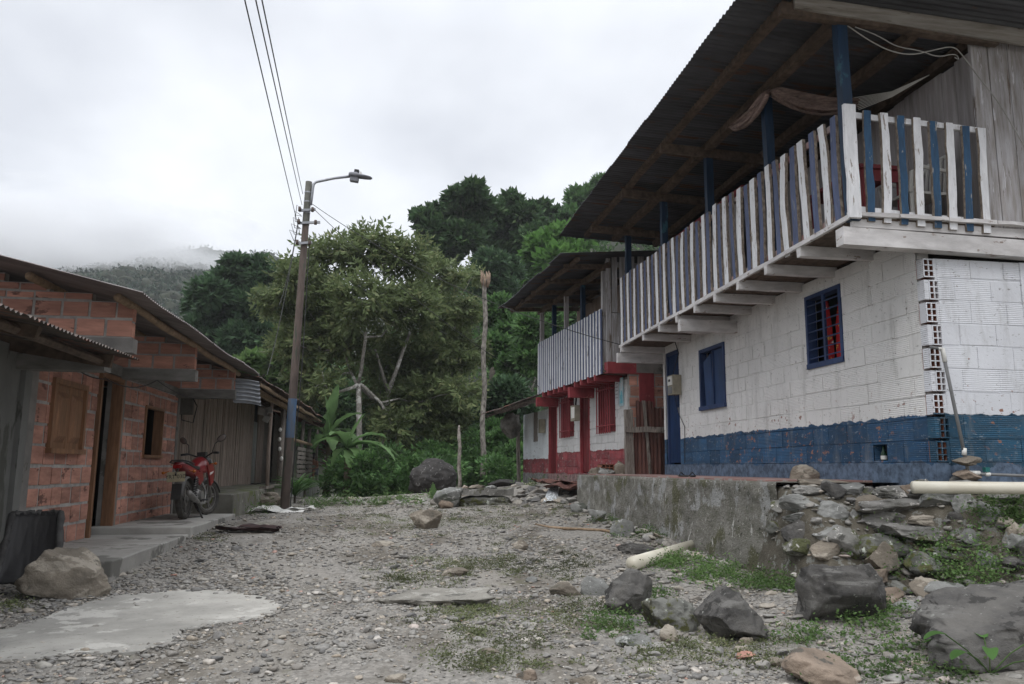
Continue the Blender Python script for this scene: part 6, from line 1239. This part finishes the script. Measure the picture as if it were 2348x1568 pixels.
make_tree('dark tree behind and left of the olive-green tree', g0(640, 950, 56), crown_blobs([(640, 640, 36), (665, 700, 44), (630, 760, 46), (650, 830, 48), (690, 620, 28)], 56, .75), L_dark, 400, 20, .44, m_bark, .2)
make_tree('small light-leaved tree above the plank house roof', g0(615, 980, 40), crown_blobs([(600, 852, 34), (642, 832, 28), (572, 835, 22), (625, 880, 26), (655, 862, 22)], 40, .75), L_weed, 200, 14, .42, m_barkd, .1, asp=.6)
UN = [('slender leafy tree just right of the dead palm trunk', (1150, 740), [(1150, 720, 42), (1175, 765, 40), (1140, 800, 36)], 40, L_mid), ('drooping mid-green tree beside the red house balcony', (1215, 850), [(1215, 760, 40), (1225, 820, 44), (1180, 840, 40), (1260, 740, 36)], 36, L_mid),
      ('dark understory tree left of the far white wall', (1160, 960), [(1165, 905, 42), (1140, 950, 44), (1190, 940, 34)], 34, L_blue), ('low bright tree at the foot of the slope left of the red house', (1160, 1060), [(1160, 1020, 40), (1185, 1050, 30), (1130, 1000, 34)], 31, L_mid),
      ('dark tree seen under the red house roof', (1330, 900), [(1300, 700, 50), (1350, 740, 50), (1290, 780, 40), (1400, 700, 50)], 46, L_mid), ('shadowy tree behind the broken post', (1060, 1050), [(1060, 960, 52), (1090, 1010, 46), (1030, 1010, 40)], 38, L_dark),
      ('dense dark tree behind the olive crown, left part', (760, 1000), [(720, 900, 60), (790, 930, 60), (760, 1000, 60), (700, 980, 40)], 42, L_dark), ('dense dark tree behind the olive crown, right part', (960, 1000), [(900, 960, 60), (960, 1000, 60), (850, 1010, 55)], 42, L_dark)]
for lb, (bx_, by_), bl, Y, lm in UN: make_tree(lb, (onY(bx_, by_, Y)[0], Y, -.2), crown_blobs(bl, Y, .8, 1.0), lm, 330, 20, .30 if Y < 40 else .36, m_bark, .10, rc=.25, asp=.45)
# hillside behind
def hz(x, y): # hillside height
    x, y = np.asarray(x, float), np.asarray(y, float); t = np.clip((y-44)/60, 0, 1); ridge = np.interp(x, [-60, -30, -12, 0, 6, 14, 30, 70], [6, 7, 9, 15, 22, 28, 36, 44]); return -.8+t*ridge
hx, hy = np.linspace(-70, 80, 60), np.linspace(44, 104, 26); HX, HY = np.meshgrid(hx, hy, indexing='ij'); HZ = hz(HX, HY); a_ = (np.arange(59)[:, None]*26+np.arange(25)[None]).ravel()
m_hill = mat('forest_floor', (.035, .042, .022), (.02, .024, .014), .6, bump=0)
link('hillside', np_mesh('hillside', np.c_[HX.ravel(), HY.ravel(), HZ.ravel()], np.stack([a_, a_+26, a_+27, a_+1], 1), m_hill, smooth=True), kind='structure', label='steep forested hillside behind the village')
bl = []
for _ in range(330):
    y = RNG.uniform(47, 102); x = RNG.uniform(-.42, .75)*y; R = RNG.uniform(1.6, 3.2); bl.append((x, y, float(hz(x, y))+R*RNG.uniform(.5, 1.6), R, R, R*.8))
P, A = clump_points(bl, 5200, 15, .26, .5, .3); v, f = leaves(P, A, .55*RNG.uniform(.6, 1.3, len(P)), .5)
link('forest', np_mesh('forest', v, f, L_mid), kind='stuff', label='mass of green forest covering the hillside behind the houses')
# far mountain
PR = [(-700, 586), (-200, 626), (0, 766), (60, 756), (150, 732), (230, 702), (320, 674), (370, 646), (420, 622), (480, 614), (540, 620), (600, 622), (700, 650), (900, 710), (1300, 770)]
def mtn(x, y):
    px = 885+np.asarray(x)/400*F; py = np.interp(px, [p[0] for p in PR], [p[1] for p in PR]); top = EYE+(1067-py)/F*400; t = np.clip((np.asarray(y)-120)/280, 0, 1); return -1+(top+1)*t**.9*np.where(np.asarray(y) > 400, 1-(np.asarray(y)-400)/900, 1)
mx_, my_ = np.linspace(-360, 150, 90), np.linspace(118, 520, 50); MX, MY = np.meshgrid(mx_, my_, indexing='ij'); MZ = mtn(MX*400/MY.clip(1)*(MY/400), MY); a_ = (np.arange(89)[:, None]*50+np.arange(49)[None]).ravel()
MZ += np.array([mnoise.fractal(Vector((a/60, b/60, 0)), 1, 2, 3) for a, b in zip(MX.ravel(), MY.ravel())]).reshape(MX.shape)*5*np.clip((MY-130)/100, 0, 1)
link('mountain', np_mesh('mountain', np.c_[MX.ravel(), MY.ravel(), MZ.ravel()], np.stack([a_, a_+50, a_+51, a_+1], 1), m_hill, smooth=True), kind='structure', label='far forested mountain rising into low cloud')
P = []; 
for _ in range(2600):
    y = 125+275*RNG.random()**.7; px = RNG.uniform(120, 760); x = (px-885)/F*y
    P.append((x, y, float(mtn(x, y)), 1))
P = np.array(P)[:, :3]; Rr = RNG.uniform(2.2, 4.6, len(P)); BL = np.c_[P+np.c_[np.zeros((len(P), 2)), Rr*RNG.uniform(.5, 1.3, len(P))], Rr, Rr, Rr*.75]
link('canopy', stamp_rocks(P+V(0, 0, 1)*Rr[:, None]*.7, Rr*1.6, 3, 10, 17, m_hill, 'canopy', flat=.75, sink=.1, tilt=.1), kind='stuff', label='rounded crowns of the distant forest on the mountain')
cid = np.repeat(np.arange(len(P)), 70); d = unit(RNG.normal(size=(len(cid), 3))+V(0, -.3, .5)); Q = BL[cid, :3]+d*BL[cid, 3:6]*RNG.uniform(.75, 1.05, (len(cid), 1)); v, f = leaves(Q, d+RNG.normal(0, .5, Q.shape), 1.0*RNG.uniform(.5, 1.3, len(Q)), .7)
link('distant_forest', np_mesh('distant_forest', v, f, L_far), kind='stuff', label='distant forest covering the mountain below the mist')
# undergrowth at the end of the street
bl = []
for (x0, x1, y0, y1, Y0, n_) in ((800, 1010, 1045, 1150, 26, 40), (1000, 1200, 1020, 1120, 30, 34), (735, 870, 1070, 1140, 26, 16), (1120, 1200, 1060, 1110, 27, 10)):
    for _ in range(n_):
        px = RNG.uniform(x0, x1); Y = Y0+RNG.uniform(-2, 5); p = onY(px, RNG.uniform(y0, y1), Y); R = RNG.uniform(.3, .75); z = max(float(gh(p[0], p[1]))+R*.2, min(p[2], float(gh(p[0], p[1]))+1.9)); bl.append((p[0], p[1], z, R, R, R*.8))
P, A = clump_points(bl, 1500, 17, .4, .5, .4); v, f = leaves(P, A, .16*RNG.uniform(.6, 1.5, len(P)), .5); link('undergrowth', np_mesh('undergrowth', v, f, L_mid), kind='stuff', label='leafy green undergrowth along the end of the gravel street')
# dead palm trunk and broken post
pt = thing('dead_palm', 'tall bare ringed palm trunk without crown standing between trees and red house', 'palm trunk', g0(1107, 1090, 28)); a, b2 = V(*g0(1106, 1092, 28)), V(*g0(1112, 640, 28)); n_ = 60
MB().tube([a+(b2-a)*i/n_+V(.03*math.sin(i*.3), 0, 0) for i in range(n_+1)], [(.098-.018*i/n_)*(1+.07*((i % 2)*2-1)) for i in range(n_+1)], 10, jit=.05).build('trunk', mat('palm_bark', (.27, .25, .22), (.08, .07, .06), 4, (3, 3, 1.5), bump=.6), pt, smooth=True)
mb = MB()
for i in range(16): th = i*.9; mb.tube([b2+V(math.cos(th)*.09, math.sin(th)*.09, -.3+.07*(i % 3)), b2+V(math.cos(th)*.15, math.sin(th)*.14, -.05+.04*(i % 2)), b2+V(math.cos(th)*(.08+.05*(i % 3)), math.sin(th)*.1, .08+.08*(i % 4))], [.03, .045, .015], 5)
mb.build('stump_top', mat('frayed_palm_top', (.30, .22, .16), (.18, .13, .095), 6), pt, smooth=True)
a, b2 = onY(1053, 1122, 22), onY(1053, 975, 22); MB().tube([a+(b2-a)*i/12+V(.012*math.sin(i), 0, 0) for i in range(13)], [.055, .05, .052, .05, .055, .048, .05, .05, .046, .05, .045, .04, .02], 8, jit=.12).build('broken_post', mat('peeling_post', (.40, .37, .33), (.12, .10, .085), 7, (2, 2, 1), bump=.5), label='thin peeling wooden post standing before the domed boulder', category='post', smooth=True)
# banana plants
m_ban = leaf_mat('banana_leaf', (.075, .135, .05), (.10, .17, .065), (.13, .19, .085), .35)
def blade(base, d0, Ln, wd, droop, fold=.25, n=12, tear=0.):
    d = _n(np.asarray(d0, float)); p = np.asarray(base, float); L_, C_, R_ = [], [], []; side = _n(np.cross(d, (0, 0, 1)))
    for i in range(n+1):
        t = i/n; w = wd*math.sin(math.pi*min(1, .06+t*.94))**.55*(1-.25*t)*(1+(RNG.uniform(-tear, tear))); up_ = np.cross(side, d); C_.append(p.copy()); L_.append(p-side*w/2+up_*w*fold); R_.append(p+side*w/2+up_*w*fold); p = p+d*Ln/n; d = _n(d+V(0, 0, -droop/n))
    return np.array(L_+C_+R_), [(i, i+1, n+1+i+1, n+1+i) for i in range(n)]+[(n+1+i, n+1+i+1, 2*n+2+i+1, 2*n+2+i) for i in range(n)]
def banana(label, px, py, Y, spec, H=1.2):
    b_ = onY(px, py, Y); b_[2] = float(gh(b_[0], b_[1])) if Y < 34 else b_[2]; t = thing('banana_plant', label, 'banana plant', tuple(b_)); top = b_+V(0, 0, H)
    MB().tube([b_-V(0, 0, .1), b_+V(.03, 0, H*.5), top], [.13, .11, .07], 10).build('stem', mat('banana_stem', (.12, .095, .06), (.06, .05, .035), 5, (2, 2, 1)), t, smooth=True)
    for (dx, dy, dz_, Ln, wd, dr) in spec: v, f = blade(top, (dx, dy, dz_), Ln, wd, dr, .18, 16, .35); MB().add(v, f).build('leaf', m_ban, t, smooth=True)
banana('banana plant with upright split leaves above the plank house roof end', 752, 1020, 28.0, [(-.1, 0, 1, 1.5, .62, .3), (.12, -.1, 1, 1.9, .58, .5), (.4, 0, .85, 1.5, .6, 1.5), (-.5, .1, .7, 1.2, .55, 2.0), (.7, -.3, .6, 1.5, .55, 2.4), (.5, .5, .8, 1.3, .5, 1.8), (-.3, -.5, .4, 1.0, .45, 2.6), (.2, -.6, .2, .9, .4, 2.2)], 2.0)
banana('banana plant with long arching pale leaves right of the plank house', 795, 1060, 24.5, [(.95, -.1, .45, 1.9, .42, 1.5), (.85, -.35, .6, 1.8, .42, 1.9), (.3, 0, 1, 1.2, .5, .8), (-.6, -.1, .7, 1.2, .5, 2.0), (.6, .2, .8, 1.4, .48, 1.6), (-.2, -.3, .8, 1.1, .45, 2.2), (.5, -.6, .1, .9, .36, 2.4), (-.5, -.4, .0, .8, .34, 2.2), (.1, -.5, -.2, .8, .3, 1.4)], 1.45)
banana('young banana sprout on the crest left of the bench rock', 992, 1148, 19.5, [(0, -.1, 1, .32, .17, .1), (-.6, -.1, .5, .3, .12, .8)], .04)
def sword(label, cat, px, py, Y, n, Ln, wd, m_, H=.0, up=.6, name='sword_plant', tiers=1):
    b_ = onY(px, py, Y); t = thing(name, label, cat, tuple(b_)); vs = []; fs = []; k = 0
    for i in range(n):
        th = i*2.4+RNG.normal(0, .2); z = H*(i/n) if H else 0; e = up+RNG.uniform(-.3, .5); v, f = blade(b_+V(0, 0, z), (math.cos(th), math.sin(th), e), Ln*RNG.uniform(.7, 1.1), wd, .9, .3, 6); vs.append(v); fs += [tuple(q+k for q in g) for g in f]; k += len(v)
    MB().add(np.concatenate(vs), fs).build('leaves', m_, t, smooth=True); MB().tube([b_-V(0, 0, .15), b_+V(0, 0, H+.02)], .03, 7).build('stem', m_barkd, t); return t
L_red = leaf_mat('maroon_leaves', (.055, .018, .022), (.10, .025, .035), (.22, .03, .05), .3)
sword('tall maroon-leaved cordyline behind the porch end', 'cordyline', 752, 1085, 32.5, 90, .60, .075, L_red, 1.5, .8, 'cordyline'); sword('lower maroon cordyline with pinkish leaves at the corner of the block base', 'cordyline', 770, 1120, 28.5, 80, .50, .07, L_red, .95, .5, 'cordyline')
sword('green sword-leaved plant just right of the utility pole foot', 'plant', 676, 1140, 20.5, 46, .75, .065, L_mid, .25, .9, 'sword_leaf_plant'); sword('small green sword-leaved plant behind the larger one', 'plant', 698, 1128, 23, 34, .6, .06, L_mid, .2, .9, 'sword_leaf_plant')
# broad-leaved plants low on the right
m_arum = leaf_mat('arum_leaf', (.06, .14, .035), (.09, .19, .05), (.12, .24, .07), .35)
def arum(label, px, py, n, Ln, h=.12):
    b_ = hit(px, py, lambda a, c: float(gh(a, c))); t = thing('broad_leaf_plant', label, 'plant', tuple(b_)); st = MB()
    for i in range(n):
        th = i*2.4+1; r = .05+.05*(i % 4); tip = b_+V(math.cos(th)*r*1.6, math.sin(th)*r, h*(.5+.6*RNG.random())); st.tube([b_, (b_+tip)/2+V(0, 0, .02), tip], .004, 5)
        v, f = blade(tip, (math.cos(th), math.sin(th)*.6, .15), Ln*RNG.uniform(.8, 1.2), Ln*.62, 1.0, .14, 8); MB().add(v, f).build('leaf', m_arum, t, smooth=True)
    st.build('stems', L_weed, t)
arum('glossy broad-leaved plant in front of the huge dark boulder', 2270, 1545, 9, .14, .20); arum('broad-leaved plant at the right edge beside the huge dark boulder', 2335, 1500, 7, .13, .22); arum('small broad-leaved plant at the foot of the terrace corner', 1838, 1330, 5, .09, .08)
# weeds and moss patches (nobody could count them)
def weeds(name, label, spots_, size, lm, per=60, asp=.6, hgt=.05):
    P = []; A = []
    for (px, py, sx, sy, n_) in spots_:
        for _ in range(n_):
            q = hit(px+RNG.normal(0, sx), py+RNG.normal(0, sy)); 
            if q[1] > 30: continue
            k = per; r = RNG.uniform(.03, .10); o2 = RNG.normal(0, r, (k, 3)); o2[:, 2] = np.abs(RNG.normal(0, hgt, k)); P.append(q+o2); A.append(np.c_[RNG.normal(0, 1, (k, 2)), RNG.uniform(0, .9, k)])
    P, A = np.concatenate(P), np.concatenate(A); v, f = leaves(P, A, size*RNG.uniform(.5, 1.4, len(P)), asp); return link(name, np_mesh(name, v, f, lm), kind='stuff', label=label)
weeds('weeds', 'small bright green weeds at the terrace foot and among the boulders', [(1560, 1285, 40, 8, 16), (1660, 1312, 50, 9, 22), (1760, 1338, 40, 9, 20), (1480, 1225, 35, 9, 16), (1400, 1195, 30, 8, 12), (1530, 1300, 25, 8, 14), (1620, 1330, 60, 14, 12), (1480, 1385, 30, 22, 14), (2000, 1400, 30, 14, 8), (1960, 1440, 40, 12, 6),
    (2180, 1280, 90, 24, 40), (2260, 1330, 70, 22, 26), (2120, 1240, 60, 14, 14), (2300, 1190, 40, 20, 18), (2060, 1480, 40, 26, 8), (1940, 1530, 60, 14, 8), (2130, 1550, 80, 8, 8), (2320, 1215, 30, 40, 18), (1400, 1430, 40, 20, 14), (2170, 1085, 14, 5, 8), (2290, 1150, 30, 6, 8), (1870, 1470, 50, 14, 8), (1800, 1350, 40, 8, 10)], .026, L_weed, 70)
weeds('thin_weeds', 'thin dull weeds and moss scattered through the gravel', [(1000, 1195, 110, 16, 100), (1080, 1300, 90, 14, 60), (1150, 1180, 110, 14, 40), (1250, 1290, 100, 24, 34), (960, 1330, 60, 10, 24), (1090, 1400, 40, 8, 24), (1150, 1450, 110, 24, 40), (1130, 1510, 80, 16, 26), (1560, 1500, 120, 22, 30), (1750, 1480, 80, 24, 20), (1330, 1400, 60, 18, 22), (1340, 1170, 60, 9, 22), (880, 1180, 60, 10, 20), (560, 1180, 40, 6, 10), (480, 1235, 20, 6, 8), (30, 1385, 20, 8, 10), (640, 1160, 30, 6, 10), (790, 1160, 60, 4, 14)], .019, L_dry, 80, .5, .02)
weeds('street_edge_grass', 'tufts of low grass along the far edge of the gravel', [(800, 1155, 60, 4, 26), (950, 1150, 60, 5, 22), (560, 1165, 30, 5, 14), (600, 1170, 30, 5, 10), (1240, 1110, 60, 10, 22), (730, 1160, 20, 4, 12)], .07, L_weed, 50, .25, .10)
# litter: leaves and sticks by the tub
weeds('fallen_leaves', 'dry fallen leaves and bits of litter on the gravel', [(1200, 1400, 500, 90, 20), (600, 1300, 200, 60, 8)], .022, leaf_mat('dry_leaves', (.20, .12, .06), (.30, .22, .12), (.4, .38, .3), 0), 3, .6, .004)

# ============================================================ MIST AND HAZE
def vol_mat(name, dens, col=(.93, .94, .96)):
    m = bpy.data.materials.new(name); m.use_nodes = True; t = m.node_tree; t.nodes.clear(); o = t.nodes.new('ShaderNodeOutputMaterial'); v = t.nodes.new('ShaderNodeVolumePrincipled')
    v.inputs['Density'].default_value = dens; v.inputs['Color'].default_value = (*col, 1); t.links.new(v.outputs[0], o.inputs['Volume']); return m
def mist(px, py, rx, ry, Y, rd, dens, seed):
    c = onY(px, py, Y); v, f = ICO[4]; R = V(rx/F*Y, rd, ry/F*Y); m = bpy.data.materials.new('mist_air_%d' % seed); m.use_nodes = True; t = m.node_tree; t.nodes.clear()
    N = NT(t); o = t.nodes.new('ShaderNodeOutputMaterial'); vp = t.nodes.new('ShaderNodeVolumePrincipled'); vp.inputs['Color'].default_value = (.95, .955, .965, 1)
    ln = t.nodes.new('ShaderNodeVectorMath'); ln.operation = 'LENGTH'; N.L(N.map(tuple(1/R)), ln.inputs[0])
    nz_ = N.noise(N.map(tuple(2.1/R*V(1.6, 1, 1)), loc=(seed*3.7, 0, 0)), 1.0, 4, .6); fall = N.rng(N.math('ADD', ln.outputs['Value'], N.rng(nz_, .25, .75, -.45, .45)), .35, .95, 1, 0, True)
    N.L(N.math('MULTIPLY', fall, dens), vp.inputs['Density']); t.links.new(vp.outputs[0], o.inputs['Volume'])
    ob = link('mist', np_mesh('mist', v*R, f, m, 3), kind='stuff', label=['low cloud hiding the left part of the mountain', 'wisp of mist on the mountain shoulder', 'thin mist over the mountain top'][seed]); ob.location = c
mist(20, 585, 640, 165, 300, 50, .07, 0); mist(370, 600, 120, 45, 330, 25, .03, 1); mist(470, 580, 110, 26, 370, 14, .02, 2)
hz_ = bpy.data.meshes.new('haze'); MB().box(-420, 260, -40, 560, -3, 190).build('haze', vol_mat('haze_air', .0004, (.90, .93, .97)), kind='stuff', label='thin humid air over the village')
